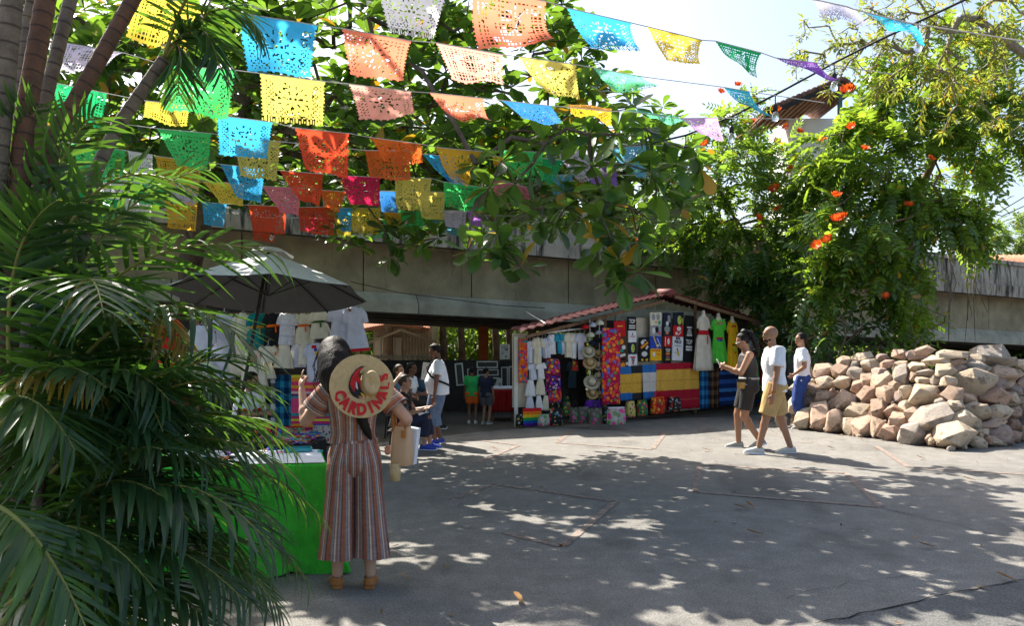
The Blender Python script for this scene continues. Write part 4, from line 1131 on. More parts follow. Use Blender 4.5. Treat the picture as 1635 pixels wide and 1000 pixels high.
roof_slope([(836, 531, 14.8), (905, 514, 15.1), (968, 498, 15.55), (1020, 484, 16.3), (1075, 471, 17.0)], 5, (-.25, 1.0, 0), .07)
roof_slope([(1075, 471, 17.0), (1150, 492, 17.9), (1226, 517, 18.9)], 3, (-.4, 1.0, 0), .02)
b = MB(); a = P(1073, 468, 16.95); b.tube([a - np.asarray(stall.location), a + [-.12, .5, .03] - np.asarray(stall.location), a + [-.25, 1.0, .06] - np.asarray(stall.location)], [.09, .09, .09], 10); b.build('ridge_cap', M_roof, stall, True)
MB().bar(P(1078, 474, 16.9) - np.asarray(stall.location), P(1228, 520, 18.8) - np.asarray(stall.location), .05, .07).build('rake_board', M_wood, stall)
MB().bar(P(840, 538, 14.95) - np.asarray(stall.location), P(1060, 481, 16.9) - np.asarray(stall.location), .05, .06).build('eave_beam', M_wood, stall)
def spost(px, yb, yt, D, w=.07, m=None, nm='post'):
    a, c = P(px, yb, D), P(px, yt, D); z0 = 0.0 if nm == 'post' else a[2]
    MB().box(((a[0] - stall.location[0]), D - stall.location[1], (z0 + c[2]) / 2), (w, w, c[2] - z0)).build(nm, m or M_whitew, stall)
spost(824, 682, 538, 15.2); spost(966, 670, 502, 16.0, .06, M_wood); spost(1110, 655, 486, 17.95, .06, M_wood); spost(1222, 640, 520, 19.2, .06, M_wood)
def swall(A, B, z0, z1, m, nm, off=.25, boards=1):
    d = B - A; n = nrm([-d[1], d[0]]); rz = math.atan2(d[1], d[0]); L = np.linalg.norm(d)
    for i in range(boards):
        c = A + d * (i + .5) / boards + n * off
        MB().box((c[0] - stall.location[0], c[1] - stall.location[1], (z0 + z1) / 2), (L / boards - .012, .03, z1 - z0), rz).build(nm, m, stall)
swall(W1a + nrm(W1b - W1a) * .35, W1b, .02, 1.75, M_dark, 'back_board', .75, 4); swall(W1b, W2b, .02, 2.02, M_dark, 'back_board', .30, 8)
swall(W1a, W1a + nrm(W1b - W1a) * .32, .35, 1.75, M_cream_w, 'side_panel', .12)
e0, e1 = P(1000, 0, D2(1000) + .16), P(1104, 0, D2(1104) + .16)
swall(e0[:2], e1[:2], .95, 2.08, mat('beige_board', (.50, .45, .36), .85, .1), 'display_board', .02)
# hanging rails
MB().bar(P(838, 536, D1(838) - .02) - np.asarray(stall.location), P(935, 524, D1(935) - .02) - np.asarray(stall.location), .025, .025).build('rail', M_wire, stall)

# --- left wing: cloth, white blouses, cushions, hats
blanket('orange flower-embroidered cloth hanging at the stall\'s outer post', 828, 541, 842, 612, D1(828) - .12, D1(842) - .12, F_or, 'embroidered_cloth', 'cloth', .008)
rows = [
 ('top row of blouses under the eave', 'shirt', [(846, 545, 580, 15, C_lil), (859, 539, 582, 17, M_cream), (866, 541, 570, 9, C_sky), (871, 540, 572, 14, C_lil), (882, 534, 566, 18, M_white), (892, 533, 565, 9, C_turq), (899, 533, 566, 12, C_lil), (908, 532, 571, 16, M_cream), (918, 533, 573, 12, M_white), (926, 532, 574, 14, C_lil)]),
 ('second row of white garments', 'shirt', [(850, 581, 607, 16, C_lil), (863, 580, 606, 15, M_white)]),
 ('third row of white garments', 'skirt', [(847, 607, 633, 17, M_white), (863, 606, 631, 17, M_cream)]),
 ('lowest row of white garments', 'skirt', [(846, 633, 656, 15, C_lil), (860, 632, 655, 12, M_white), (872, 632, 656, 12, M_cream)])]
COLN = {C_lil: 'bluish-white', M_cream: 'cream', C_sky: 'pale blue', M_white: 'white', C_turq: 'turquoise'}
for rn, kd, its in rows:
    for i, (px, y0, y1, w, m) in enumerate(its):
        nm = 'blouse' if kd == 'shirt' else 'skirt'
        dress(f'{COLN[m]} {nm}, {ORD[i]} from the post, {rn}', px, y0, y1, w, D1(px) - (.05 + .03 * (i % 2)), m, RZ1, kd, kd == 'shirt', group='white garments hung on the stall wing', name=nm)
cushion('bright multicoloured flower cushion, topmost of three by the stall doorway', 870, 573, 895, 598, D1(882) - .05, F_mx, RZ1)
cushion('dark purple flower cushion, middle of three by the stall doorway', 871, 600, 896, 624, D1(882) - .05, F_pu, RZ1)
cushion('red flower cushion, lowest of three by the stall doorway', 875, 623, 897, 643, D1(885) - .05, F_rd, RZ1)
blanket('folded rainbow striped blanket leaning at the foot of the outer post', 835, 652, 864, 681, D1(835) - .28, D1(864) - .28, S_rain, amp=.02)
bag('small grey box bag on the ground beside the outer post', 830, 682, 15.1, 12, 20, F_bk, handle=False, rz=RZ1)
bag('pink and white striped round bag by the rainbow blanket', 868, 680, 14.9, 18, 18, F_wh, rz=RZ1, handle=False)
bag('dark rounded backpack between the striped bag and the flower bags', 887, 679, 15.3, 24, 26, F_bk, rz=RZ1)
bag('dark green hanging purse in the stall doorway', 905, 664, 15.9, 12, 22, F_gn, rz=RZ1)
dress('dark patterned blouse hanging in the shaded doorway', 915, 578, 620, 18, D1(915) + .5, soft('dusk_cloth', (.03, .06, .08)), RZ1, 'shirt', True, name='blouse')
dress('red and white checked blouse hanging in the shaded doorway', 919, 577, 592, 12, D1(919) + .1, F_ro, RZ1, 'shirt', False, name='blouse')
dress('crimson dress half hidden behind the hats', 933, 535, 585, 10, D1(933) - .02, C_red, RZ1, 'dress', False)
cap('red baseball cap hanging at the top of the hat rack', 934, 524, D1(934) - .22, 13, C_red, -.5)
cap('lilac baseball cap next to the red cap', 946, 521, D1(946) - .22, 13, C_lil, -.3)
cap('pale cream cap at the upper corner of the rack', 957, 518, D1(957) - .22, 15, M_cream, -.3)
cap('grey-white cap hanging below the lilac cap', 943, 537, D1(943) - .22, 14, M_cream, -.3)
cap('grey cap hanging below the cream cap', 956, 533, D1(956) - .22, 11, C_lil, -.3)
cap('black cap lowest of the caps', 946, 550, D1(946) - .22, 14, C_navy, -.3)
cap('blue cap behind the flower runner', 957, 546, D1(957) - .22, 11, C_navy, -.3)
M_straw = mat('woven_straw', (.58, .42, .22), .75, .18, 30, .5, 160)
M_strawp = mat('pale_straw', (.62, .55, .42), .75, .15, 30, .5, 160)
for lab, px, py, w, m, mb in (('cream straw hat with olive band, highest on the rack', 940, 563, 22, M_strawp, C_dgreen), ('tan straw hat beside the flower runner, highest in its column', 955, 566, 16, M_straw, None), ('brown banded straw hat, second down on the rack', 942, 581, 23, M_straw, C_brown),
        ('white straw hat beside the flower runner, second in its column', 955, 585, 16, M_strawp, None), ('white straw hat beside the flower runner, third in its column', 956, 602, 15, M_strawp, C_navy), ('pale wide straw hat with black band, third down on the rack', 945, 612, 27, M_strawp, None),
        ('brown felt-topped straw hat, lowest on the rack', 946, 630, 20, M_straw, C_brown), ('tan straw hat beside the flower runner, lowest in its column', 957, 631, 13, M_straw, None)):
    hat(lab, px, py, D1(px) - .25, w, m, mb, (.95, .1 * math.sin(px), 0))
for px in (942, 957):
    MB().bar(P(px, 510, D1(px) - .13) - np.asarray(stall.location), P(px, 645, D1(px) - .13) - np.asarray(stall.location), .015, .015).build('hat_rack_bar', M_wire, stall)
blanket('long red runner embroidered with orange flowers hanging at the stall corner', 961, 524, 990, 646, 15.45, 15.6, F_rd, 'table_runner', 'cloth', .012, 1.2)
for lab, px, yb, w, h, m, mh, D in (('dark grey flower backpack, outermost of the bag row', 918, 675, 15, 24, F_gy, M_black, 15.0), ('grey flower backpack with round flap, second in the bag row', 932, 676, 20, 26, F_gy, M_black, 15.0), ('grey tote with pink flowers and dark handles, third in the bag row', 951, 678, 22, 26, F_gy, C_navy, 14.8),
        ('black-edged narrow bag between the two flower totes', 967, 677, 10, 27, F_bk, M_black, 15.0), ('big pink-flowered tote with striped white top at the stall corner', 984, 678, 32, 27, F_wh, C_navy, 14.75)):
    bag(lab, px, yb, D, w, h, m, mh, RZ1, handle=px in (951, 918), trim=C_lil if px == 984 else None)
bag('rainbow striped bag lying on top of the bag row', 947, 651, 15.5, 28, 11, S_rain, None, RZ1, handle=False)

# --- right wing: t-shirts
K = M_black; Wt = soft('print_white', (.70, .70, .68)); Or = soft('print_orange', (.8, .28, .03)); Yl = soft('print_lime', (.50, .58, .12)); Rd = soft('print_red', (.6, .03, .05)); Nv = soft('print_navy', (.03, .04, .10)); Gd = soft('print_gold', (.72, .48, .06)); Gr = soft('print_grey', (.30, .32, .33)); Tq = soft('print_teal', (.03, .32, .28)); Pk = soft('print_pink', (.75, .05, .2))
def T(x): return D2(x) - .04
tee('plain red t-shirt beside the flower runner', 979, 513, 999, 540, T(989), C_red, RZ2, [('bar', 0, .3, .5, .06, Gd, 0)])
tee('brown t-shirt with orange, white and green print, next to the runner', 986, 537, 1000, 573, T(993), C_brown, RZ2, [('blob', -.1, .25, .5, .25, Or), ('blob', .15, .5, .5, .2, Wt), ('blob', -.1, .65, .4, .15, Tq), ('bar', 0, .85, .7, .12, Wt, .2)])
tee('dark brown t-shirt with round orange badge, lowest beside the runner', 986, 575, 1004, 596, T(995), C_brown, RZ2, [('blob', -.1, .4, .5, .4, Or), ('bar', .2, .75, .4, .12, Wt, .4), ('bar', .3, .3, .2, .2, Wt, .2)])
tee('black t-shirt with big white block lettering, top of the narrow column', 1001, 506, 1016, 528, T(1008), K, RZ2, [('text', 'TOP', .35, .42, Wt, .75), ('bar', 0, .66, .75, .10, Wt, 0), ('bar', 0, .82, .75, .08, Wt, 0)])
tee('white t-shirt with small red line, second of the narrow column', 1002, 528, 1016, 547, T(1009), M_white, RZ2, [('bar', 0, .5, .7, .06, Rd, 0), ('blob', 0, .3, .12, .2, Nv)])
tee('navy t-shirt with lime print, third of the narrow column', 1003, 547, 1016, 566, T(1009), C_navy, RZ2, [('blob', 0, .5, .5, .75, Yl), ('blob', .05, .4, .25, .3, C_navy)])
tee('white t-shirt with red and navy figures, lowest of the narrow column', 1002, 566, 1018, 585, T(1010), M_white, RZ2, [('bar', 0, .25, .6, .12, Rd, 0), ('text', 'N.5', .45, .34, Nv, .7), ('text', 'FS', .74, .42, Rd, .7)])
tee('wide black t-shirt with orange bottle and yellow shoes print', 1019, 539, 1037, 578, T(1028), K, RZ2, [('bar', 0, .32, .8, .10, Or, .5), ('bar', -.2, .2, .3, .14, Wt, .6), ('bar', .25, .42, .3, .1, Wt, .8), ('blob', 0, .68, .6, .22, Wt), ('blob', -.22, .92, .25, .10, Gd), ('blob', .22, .92, .25, .10, Gd), ('bar', 0, .12, .35, .05, Wt, 0)])
tee('cream t-shirt with dark drawing, top of the second column', 1036, 499, 1057, 520, T(1046), M_cream, RZ2, [('blob', -.22, .35, .32, .5, Gr), ('blob', .2, .35, .32, .5, Gr), ('blob', .3, .8, .25, .35, Tq), ('bar', .0, .75, .2, .1, Or, 0)])
tee('grey sketch-printed t-shirt below the cream one', 1036, 520, 1057, 537, T(1046), C_grey, RZ2, [('blob', -.2, .5, .3, .6, Wt), ('blob', .1, .4, .3, .6, K), ('blob', .3, .7, .2, .3, Pk)])
tee('royal blue t-shirt with leaning yellow bottle print', 1036, 537, 1057, 557, T(1046), C_blue, RZ2, [('bar', -.05, .45, .8, .12, Gd, -1.1), ('bar', .25, .5, .6, .07, Wt, -1.0), ('blob', .15, .75, .25, .2, Wt)])
tee('golden yellow t-shirt with pale shield, lowest of the second column', 1037, 557, 1057, 576, T(1047), C_yel, RZ2, [('bar', 0, .15, .8, .08, Rd, 0), ('blob', -.22, .5, .25, .4, Wt), ('bar', .2, .45, .4, .12, Or, 0)])
tee('black t-shirt with grey figures, top of the third column', 1058, 500, 1072, 537, T(1065), C_navy, RZ2, [('bar', .2, .25, .35, .3, Gr, .1), ('blob', 0, .45, .4, .2, Wt), ('blob', 0, .7, .8, .3, Gr), ('blob', 0, .88, .4, .1, Or)])
tee('red t-shirt with small white bird print', 1059, 537, 1072, 554, T(1065), C_red, RZ2, [('blob', .1, .5, .35, .6, Wt), ('bar', -.35, .5, .08, .8, Wt, 0)])
tee('black t-shirt with white letters and coloured rows, lowest of the third column', 1059, 554, 1072, 582, T(1065), K, RZ2, [('text', 'TOP', .22, .28, Wt, .7), ('blob', 0, .40, .7, .12, Or), ('bar', 0, .55, .5, .06, Pk, 0), ('bar', 0, .64, .5, .05, Tq, 0), ('bar', 0, .73, .6, .05, Gd, 0)])
tee('navy t-shirt with lime figure, top of the fourth column', 1073, 499, 1093, 520, T(1083), C_navy, RZ2, [('blob', .05, .6, .4, .7, Yl), ('blob', .1, .5, .18, .3, C_navy), ('bar', .35, .7, .08, .5, Yl, 0)])
tee('red t-shirt with curling white outline print', 1073, 520, 1092, 538, T(1083), C_red, RZ2, [('blob', .05, .3, .45, .4, Wt), ('blob', .05, .3, .28, .22, C_red), ('blob', -.2, .7, .25, .3, Wt), ('bar', .1, .7, .4, .1, Wt, .6)])
tee('white t-shirt lettered in navy with a leaning figure print', 1072, 538, 1092, 576, T(1082), M_white, RZ2, [('text', 'BEER', .07, .15, Nv, .85), ('text', 'POLCE', .22, .17, Nv, .85), ('bar', 0, .36, .7, .02, Gr, 0), ('bar', 0, .40, .6, .02, Gr, 0), ('bar', .05, .68, .38, .09, Gd, -1.25), ('bar', -.02, .58, .3, .05, Nv, -1.2), ('blob', -.2, .68, .10, .05, Tq)])
tee('long black t-shirt with white paragraph, beside the white dress', 1092, 504, 1109, 578, T(1100), K, RZ2, [('bar', 0, .26, .55, .03, Wt, 0), ('bar', 0, .31, .35, .02, Wt, 0), ('bar', 0, .35, .45, .02, Wt, 0), ('bar', 0, .39, .5, .02, Wt, 0), ('bar', 0, .43, .6, .03, Wt, 0), ('text', 'TOP', .58, .14, Wt, .75), ('bar', 0, .68, .7, .04, Wt, 0), ('bar', 0, .74, .7, .04, Wt, 0)])
for px in (989, 1009, 1028, 1046, 1065, 1083, 1100):
    h = thing('wire_hanger', f'white wire hanger under the roof edge above the {["red shirt", "narrow column", "bottle print shirt", "cream shirt", "grey-figure shirt", "lime-figure navy shirt", "paragraph shirt"][[989, 1009, 1028, 1046, 1065, 1083, 1100].index(px)]}', 'hanger', at(px, {989: 508, 1009: 498}.get(px, 494), T(px) + .03), RZ2, 'wire hangers along the stall roof')
    hanger(h, .27)
# --- blankets below
def BK(l, x0, y0, x1, y1, m, **k): return blanket(l, x0, y0, x1, y1, D2(x0) - .10, D2(x1) - .10, m, **k)
BK('blue-edged yellow blanket panel beside the flower runner', 990, 586, 1008, 640, S_byb); BK('black-edged yellow blanket panel', 1008, 584, 1026, 640, S_kyk); BK('blue-edged white blanket panel', 1026, 583, 1047, 638, S_bwb)
BK('large red and yellow striped blanket spread on the stall front', 1047, 580, 1117, 654, S_ryr, fringe=M_cream); BK('narrow blue plaid blanket hanging next to the red one', 1117, 587, 1132, 653, P_blue, amp=.025); BK('brown plaid blanket hanging beside the blue plaid', 1132, 588, 1149, 652, P_brown, amp=.02)
BK('dark blue striped blanket at the far end of the stall', 1149, 592, 1222, 646, S_blues, amp=.018)
for lab, px, yb, w, h, m, tr in (('yellow flower-print mesh bag leaning by the corner tote', 1006, 666, 17, 25, F_ye, None), ('dark green mesh bag with red flowers', 1025, 664, 20, 25, F_gn, C_dgreen), ('orange-red mesh bag with tall handles', 1050, 661, 30, 26, F_ro, C_orange), ('red portrait-print bag at the foot of the red blanket', 1077, 657, 24, 24, F_bk, C_red)):
    bag(lab, px, yb, D2(px) - .30, w, h, m, C_red if 'red' in lab else None, RZ2, trim=tr, handle=w == 30)
# --- dresses on mannequins
EMB = [C_pink, C_red, C_blue, C_yel]
dress('long ivory halter dress with red waist trim on a mannequin', 1123, 504, 592, 40, D2(1123) - .35, soft('ivory_cloth', (.66, .60, .50)), RZ2, 'dress', True, None, C_red, .55, waist=.30, mann=True)
dress('lime green embroidered dress on a mannequin', 1147, 508, 580, 30, D2(1147) - .30, C_green, RZ2, 'dress', True, None, None, .75, mann=True, flowers=(EMB, [(.12, (-.3, 0, .3)), (.45, (-.35, -.15, .1, .3)), (.49, (-.25, 0, .2))]))
dress('yellow embroidered dress on a mannequin', 1169, 512, 590, 30, D2(1169) - .30, C_yel, RZ2, 'dress', True, None, None, .75, mann=True, flowers=([C_red, C_black] if False else [C_red, M_black, C_green], [(.12, (-.3, 0, .3)), (.5, (-.3, 0, .3)), (.6, (-.2, .2)), (.66, (0,))]))
dress('grey patterned top on a mannequin behind the walking woman', 1201, 532, 560, 26, D2(1201) - .30, C_grey, RZ2, 'shirt', False, mann=True, name='tank_top')
dress('dark skirt hanging below the grey patterned top', 1203, 560, 640, 24, D2(1203) - .22, M_black, RZ2, 'skirt', False, None, C_red)
dress('small lime green child dress hanging low', 1207, 571, 612, 18, D2(1207) - .42, C_green, RZ2, 'dress', False, None, None, .8, flowers=(EMB, [(.15, (-.2, .2)), (.4, (0,))]))
dress('long red dress at the far end of the stall', 1219, 536, 612, 20, D2(1219) - .25, C_red, RZ2, 'dress', False, None, None, .7, mann=True)
# ================================================================== clothes stall on the left, under the parasol
DL = 12.0
ls = empty('clothes_stall', (-3.9, 12.5, 0), 0, 'clothes stall with dark boards added for shade behind the white parasol', 'stall')
LO = np.asarray(ls.location)
for i in range(9):
    MB().box((-2.3 + i * .42, .0, 1.05), (.41, .03, 2.1)).build('wall_board', M_dark, ls)  # dark backdrop, stands in for the shade behind the clothes
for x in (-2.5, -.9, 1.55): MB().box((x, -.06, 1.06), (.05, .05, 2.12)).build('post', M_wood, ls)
for z in (2.02, 1.35): MB().bar((-2.5, -.12, z), (1.6, -.12, z), .02, .02).build('rail', M_wood, ls)
for x in (-2.4, 1.5): MB().bar((x, -.05, 2.0), (x + .1, -1.0, 2.05), .03, .03).build('bracket', M_wood, ls)
def DR(label, px, y0, y1, w, m, kind='dress', D=11.9, **k): return dress(label, px, y0, y1, w, D, m, 0.05, kind, **k)
FE = [C_pink, C_red, C_yel]
DR('red dress with white dots on a mannequin behind the palm', 272, 508, 618, 46, floral('red_dot_cloth', (.42, .01, .015), [(.6, .55, .5), (.42, .01, .015), (.42, .01, .015)], 14, .22), D=11.7, wt=.7, mann=True)
DR('burgundy skirt hanging low behind the palm fronds', 285, 612, 650, 44, C_burg, 'skirt', D=12.1, sleeves=False)
DR('long white dress with a band of red roses behind the palm', 322, 520, 621, 58, C_lil, D=11.75, wt=.62, flowers=([C_red, C_pink, C_red], [(.70, (-.62, -.45, -.05, .1, .4, .55))]))
DR('plain white dress half hidden by drooping fronds', 358, 500, 615, 40, C_lil, D=12.0)
DR('cream dress under the parasol edge', 388, 500, 600, 34, M_cream, D=12.0)
DR('teal dress with mustard sash', 410, 500, 557, 34, C_teal, band=C_must, D=11.85)
DR('cream skirt with embroidered bouquet', 403, 560, 620, 42, M_cream, 'skirt', D=11.75, sleeves=False, flowers=(FE, [(.16, (-.05, .15, .3)), (.24, (.1, .25))]))
DR('black dress with bright red sash', 435, 500, 552, 34, M_black, band=C_orange, D=11.8)
DR('red skirt hanging below the black dress', 441, 553, 580, 16, C_red, 'skirt', D=11.95, sleeves=False)
DR('black boot-length skirt hanging lowest under the red sash', 444, 578, 597, 20, M_black, 'skirt', D=11.95, sleeves=False)
DR('white blouse with faint blue stripes', 460, 501, 551, 34, stripes('faint_striped_blouse', [(0, (.64, .65, .72)), (.25, (.50, .52, .64)), (.3, (.64, .65, .72)), (.6, (.52, .54, .66)), (.66, (.64, .65, .72)), (.85, (.66, .66, .7))], axis=2, space='Generated'), 'shirt', D=11.75, name='blouse')
DR('cream dress with orange sash', 483, 501, 550, 28, M_cream, band=C_orange, D=11.75)
DR('cream dress with dark green sash', 508, 497, 541, 34, M_cream, band=C_dgreen, D=11.75)
DR('large white dress nearest the shed opening', 541, 492, 548, 36, C_lil, D=11.75, wt=.8)
DR('white dress with red flowered hem at the stall end', 565, 490, 562, 34, C_lil, D=11.7, wt=.8, hem=C_red)
DR('small cream child blouse in the middle row', 428, 553, 580, 26, M_cream, 'shirt', D=11.7, name='blouse')
DR('cream petticoat below the child blouse', 427, 580, 605, 24, M_cream, 'skirt', D=11.8, sleeves=False)
DR('cream pleated skirt in the middle row', 454, 551, 588, 32, M_cream, 'skirt', D=11.75, sleeves=False)
DR('white pleated skirt in the middle row', 473, 551, 587, 26, C_lil, 'skirt', D=11.8, sleeves=False)
DR('cream skirt beside the raised hand', 487, 546, 583, 26, M_cream, 'skirt', D=11.72, sleeves=False)
DR('white blouse with colourful embroidered neckline behind the raised hand', 503, 548, 610, 40, C_lil, 'shirt', D=11.65, name='blouse', flowers=([C_red, C_blue, C_yel], [(.10, (-.1, .05)), (.18, (.1,)), (.26, (.14,))]))
DR('long cream dress beside the black and white plaid', 410, 600, 642, 26, M_cream, 'skirt', D=11.8, sleeves=False)
blanket('black and white plaid blanket hanging behind the seller', 410, 601, 440, 690, 11.85, 11.85, P_bw, amp=.012); blanket('teal plaid blanket hanging beside the pink stripes', 440, 599, 465, 690, 11.85, 11.85, P_teal, amp=.02); blanket('pink striped blanket with yellow and teal bands behind the hat woman', 465, 599, 545, 688, 11.8, 11.8, S_pink, amp=.01)
bag('portrait-print bag with dark blue edges at the stall foot', 523, 708, 11.55, 48, 30, F_comic, None, .05, 'portrait bags at the clothes stall', handle=False, trim=C_blue)
bag('red-edged printed bag at the foot of the pink blanket', 467, 712, 11.4, 40, 30, F_comic2, C_red, .05, 'portrait bags at the clothes stall', handle=False, trim=C_red)

# ---- bracelet table behind and the green table in front
M_greencl = cloth('bright_green_tablecloth', (.06, .50, .045), .2)
nt = M_greencl.node_tree; g1 = noise_n(nt, coords(nt, 'Object', (1, 1, .45)), 9, 5, .6)
gb = nd(nt, 'Bump', Strength=.9, Distance=.05); nt.links.new(g1, gb.inputs['Height']); nt.links.new(gb.outputs[0], nt.nodes['Principled BSDF'].inputs['Normal'])
gt = empty('vendor_table', (-2.06, 6.0, 0), 0, 'table draped in bright green cloth with white sheet and trinkets', 'table')
cr = [np.array([-1.28, 5.62]), np.array([-1.50, 6.36]), np.array([-2.95, 6.26]), np.array([-2.85, 5.42])]
ht = .748
b = MB(); v = [(*(p - [-2.06, 6.0]), z) for z in (ht - .03, ht - .006) for p in cr]
b.add(v, [(3, 2, 1, 0), (4, 5, 6, 7), (0, 1, 5, 4), (1, 2, 6, 5), (2, 3, 7, 6), (3, 0, 4, 7)]); b.build('table_top', M_wood, gt)
n = 144; v, f = [], []
lvl = [(ht, 0), (ht - .012, .006), (ht - .05, .012), (.62, .018), (.5, .024), (.38, .032), (.26, .04), (.15, .05), (.06, .06), (.012, .066)]
cc = sum(cr) / 4
for z, ex in lvl:
    for j in range(n):
        t = j / n * 4; i = int(t) % 4; q = t - int(t); p = cr[i] + (cr[(i + 1) % 4] - cr[i]) * q
        d = nrm(p - cc); k = ex * (1 + .55 * math.sin(j * .62 + 2.2 * z) + .45 * math.sin(j * .29 + 1 - 3 * z) + .25 * math.sin(j * 1.31 + 5 * z)); corner = ex * 1.1 * (1 - min(q, 1 - q) * 6 if min(q, 1 - q) < .16 else 0)
        p = p + d * (k + corner); v.append([p[0] + 2.06, p[1] - 6.0, z + (.012 * math.sin(j * .7) if z < .1 else 0)])
k_ = len(lvl); f = [(i * n + j, i * n + (j + 1) % n, (i + 1) * n + (j + 1) % n, (i + 1) * n + j) for i in range(k_ - 1) for j in range(n)]
f = [tuple(reversed(x)) for x in f]; f.append(tuple(range(n)))
MB().add(v, f).build('tablecloth', M_greencl, gt, True)
for p in cr:
    q = cc + (p - cc) * .86; MB().box((q[0] + 2.06, q[1] - 6.0, .36), (.035, .035, .72)).build('leg', M_wire, gt)
b = MB(); cr2 = [np.array([-1.30, 5.66]), np.array([-1.50, 6.34]), np.array([-2.6, 6.24]), np.array([-2.45, 5.50])]
sh = flat('white_sheet', cr2, ht + .008, M_white); tag(sh, 'white sheet spread on the green table under the trinkets', 'sheet')
tk = [RED, ORG, YEL, GRN, BLU, PNK, TEA, PUR, (.6, .6, .55), (.03, .03, .03)]
TKM = [mat('trinket_%s' % n_, c, .35, .15, spec=.6) for n_, c in zip(('red', 'orange', 'yellow', 'green', 'blue', 'pink', 'teal', 'purple', 'shell', 'jet'), tk)]
def ring_mesh(R_, r_):
    v, f = [], []; n1, n2 = 12, 5
    for i in range(n1):
        a = 2 * PI * i / n1
        for j in range(n2):
            c_ = 2 * PI * j / n2; q = R_ + r_ * math.cos(c_); v.append([q * math.cos(a), q * math.sin(a), r_ * math.sin(c_)])
    f = [(i * n2 + j, ((i + 1) % n1) * n2 + j, ((i + 1) % n1) * n2 + (j + 1) % n2, i * n2 + (j + 1) % n2) for i in range(n1) for j in range(n2)]
    return mesh_np('bracelet', v, f)
cn = ('red', 'orange', 'yellow', 'green', 'blue', 'pink', 'teal', 'purple', 'shell white', 'jet black')
RMS = [ring_mesh(.032, .007) for _ in TKM]
for me, m in zip(RMS, TKM): me.materials.append(m)
k = 0
for i in range(20):
    u, w = random.random() ** 1.0, random.random()
    p = (cr2[0] * (1 - u) + cr2[3] * u) * (1 - w) + (cr2[1] * (1 - u) + cr2[2] * u) * w
    if .12 < u < .5 and w < .62: u += .4
    p = (cr2[0] * (1 - u) + cr2[3] * u) * (1 - w) + (cr2[1] * (1 - u) + cr2[2] * u) * w
    q = i % 10; o = bpy.data.objects.new('bracelet', RMS[q]); col.objects.link(o); o.location = (p[0], p[1], ht + .018); o.rotation_euler = (random.uniform(-.15, .15), random.uniform(-.15, .15), 0); o.scale = ((.62,) * 3) if i < 10 else ((1.05,) * 3)
    tag(o, f'{"small" if i < 10 else "large"} {cn[q]} bead bracelet lying on the white sheet', 'bracelet', 'bracelets on the green table')
for i, (u, w, c) in enumerate(((.72, .5, 'shell'), (.15, .85, 'teal'), (.55, .9, 'jet'), (.9, .2, 'orange'))):
    p = (cr2[0] * (1 - u) + cr2[3] * u) * (1 - w) + (cr2[1] * (1 - u) + cr2[2] * u) * w
    o = thing('trinket_tray', ['pale shallow trinket tray near the palm end of the table', 'teal trinket tray at the back corner of the table', 'black trinket tray at the back edge of the table', 'orange trinket tray at the table edge near the fronds'][i], 'tray', (p[0], p[1], ht + .012), .3 * i)
    MB().box((0, 0, .006), (.20, .13, .008)).build('base', _cache['trinket_' + c], o)
    for sx in (-1, 1): MB().box((sx * .1, 0, .014), (.008, .13, .024)).build('rim', _cache['trinket_' + c], o)
    for sy in (-1, 1): MB().box((0, sy * .065, .014), (.19, .008, .024)).build('rim', _cache['trinket_' + c], o)
# table of woven bracelets behind
bt = ctable('bracelet_table', 'low dark table heaped with woven bracelets in front of the seller', 390, 490, 712, 9.4, 770, M_dark, M_black, .9)
zt_ = P(0, 712, 9.4)[2]
n = 420; pos = np.stack([rng.uniform(-3.05, -2.42, n), rng.uniform(9.42, 10.25, n), zt_ + .012 + np.abs(rng.normal(size=n)) * .03], 1)
d = rng.normal(size=(n, 3)) * [1, 1, .15]
hm = MB()
for i in range(n):
    q = pos[i]; e = nrm(d[i]) * .07; s_ = nrm(np.cross(e, [0, 0, 1])) * .025
    hm.tube([q - e, q + s_, q + e], .007, 4, m=i % 10)
o = hm.build('woven_bracelets', TKM); o['kind'] = 'stuff'; tag(o, 'tangled heap of colourful woven bracelets on the dark table', 'bracelets')
rk = thing('belt_rack', 'small rack hung with orange and brown woven belts beside the seller', 'rack', tuple(P(428, 706, 9.9)), .1)
MB().bar((-.16, 0, .22), (.16, 0, .22), .02, .02).build('bar', M_wood, rk)
for i in range(8):
    v, f, uv = sheet(.03, .2, 3, 6, .01, 1, .006, seed=i); MB().add(v + [-.14 + i * .04, -.01, .215], f, uv).build('belt', TKM[(1, 9, 2, 1, 0, 9, 1, 4)[i]], rk, True)
for sx in (-.16, .16): MB().box((sx, 0, .11), (.015, .015, .22)).build('upright', M_wood, rk)

# ================================================================== parasol
M_canvas = cloth('white_canvas', (.78, .78, .76), .06, .10)
pc = P(428, 403, 10.4)
um = empty('parasol', (pc[0], pc[1], 0), 0, 'large white canvas parasol with dark pole shading the clothes stall', 'parasol')
zr, za = 2.20, pc[2]; R_ = 1.24; nseg = 8; v, f, uv = [], [], []
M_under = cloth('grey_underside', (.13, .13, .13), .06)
nr = 7; nu = nseg * 6
for layer in (0, 1):
    for i in range(nr + 1):
        t = i / nr
        for j in range(nu):
            a = 2 * PI * j / nu + .35; seg = (j % 6) / 6.0; sag_ = 1 - .085 * math.sin(PI * seg); rr_ = R_ * t * (sag_ if t > .3 else 1 - .05 * math.sin(PI * seg))
            z = za + (zr - za) * (t ** 1.12) - .02 * math.sin(PI * seg) * t * (1 if layer == 0 else 1) - (.012 if layer else 0)
            if i == nr: z -= .0
            v.append([rr_ * math.cos(a) * 1.02, rr_ * math.sin(a), z])
m_ = (nr + 1) * nu
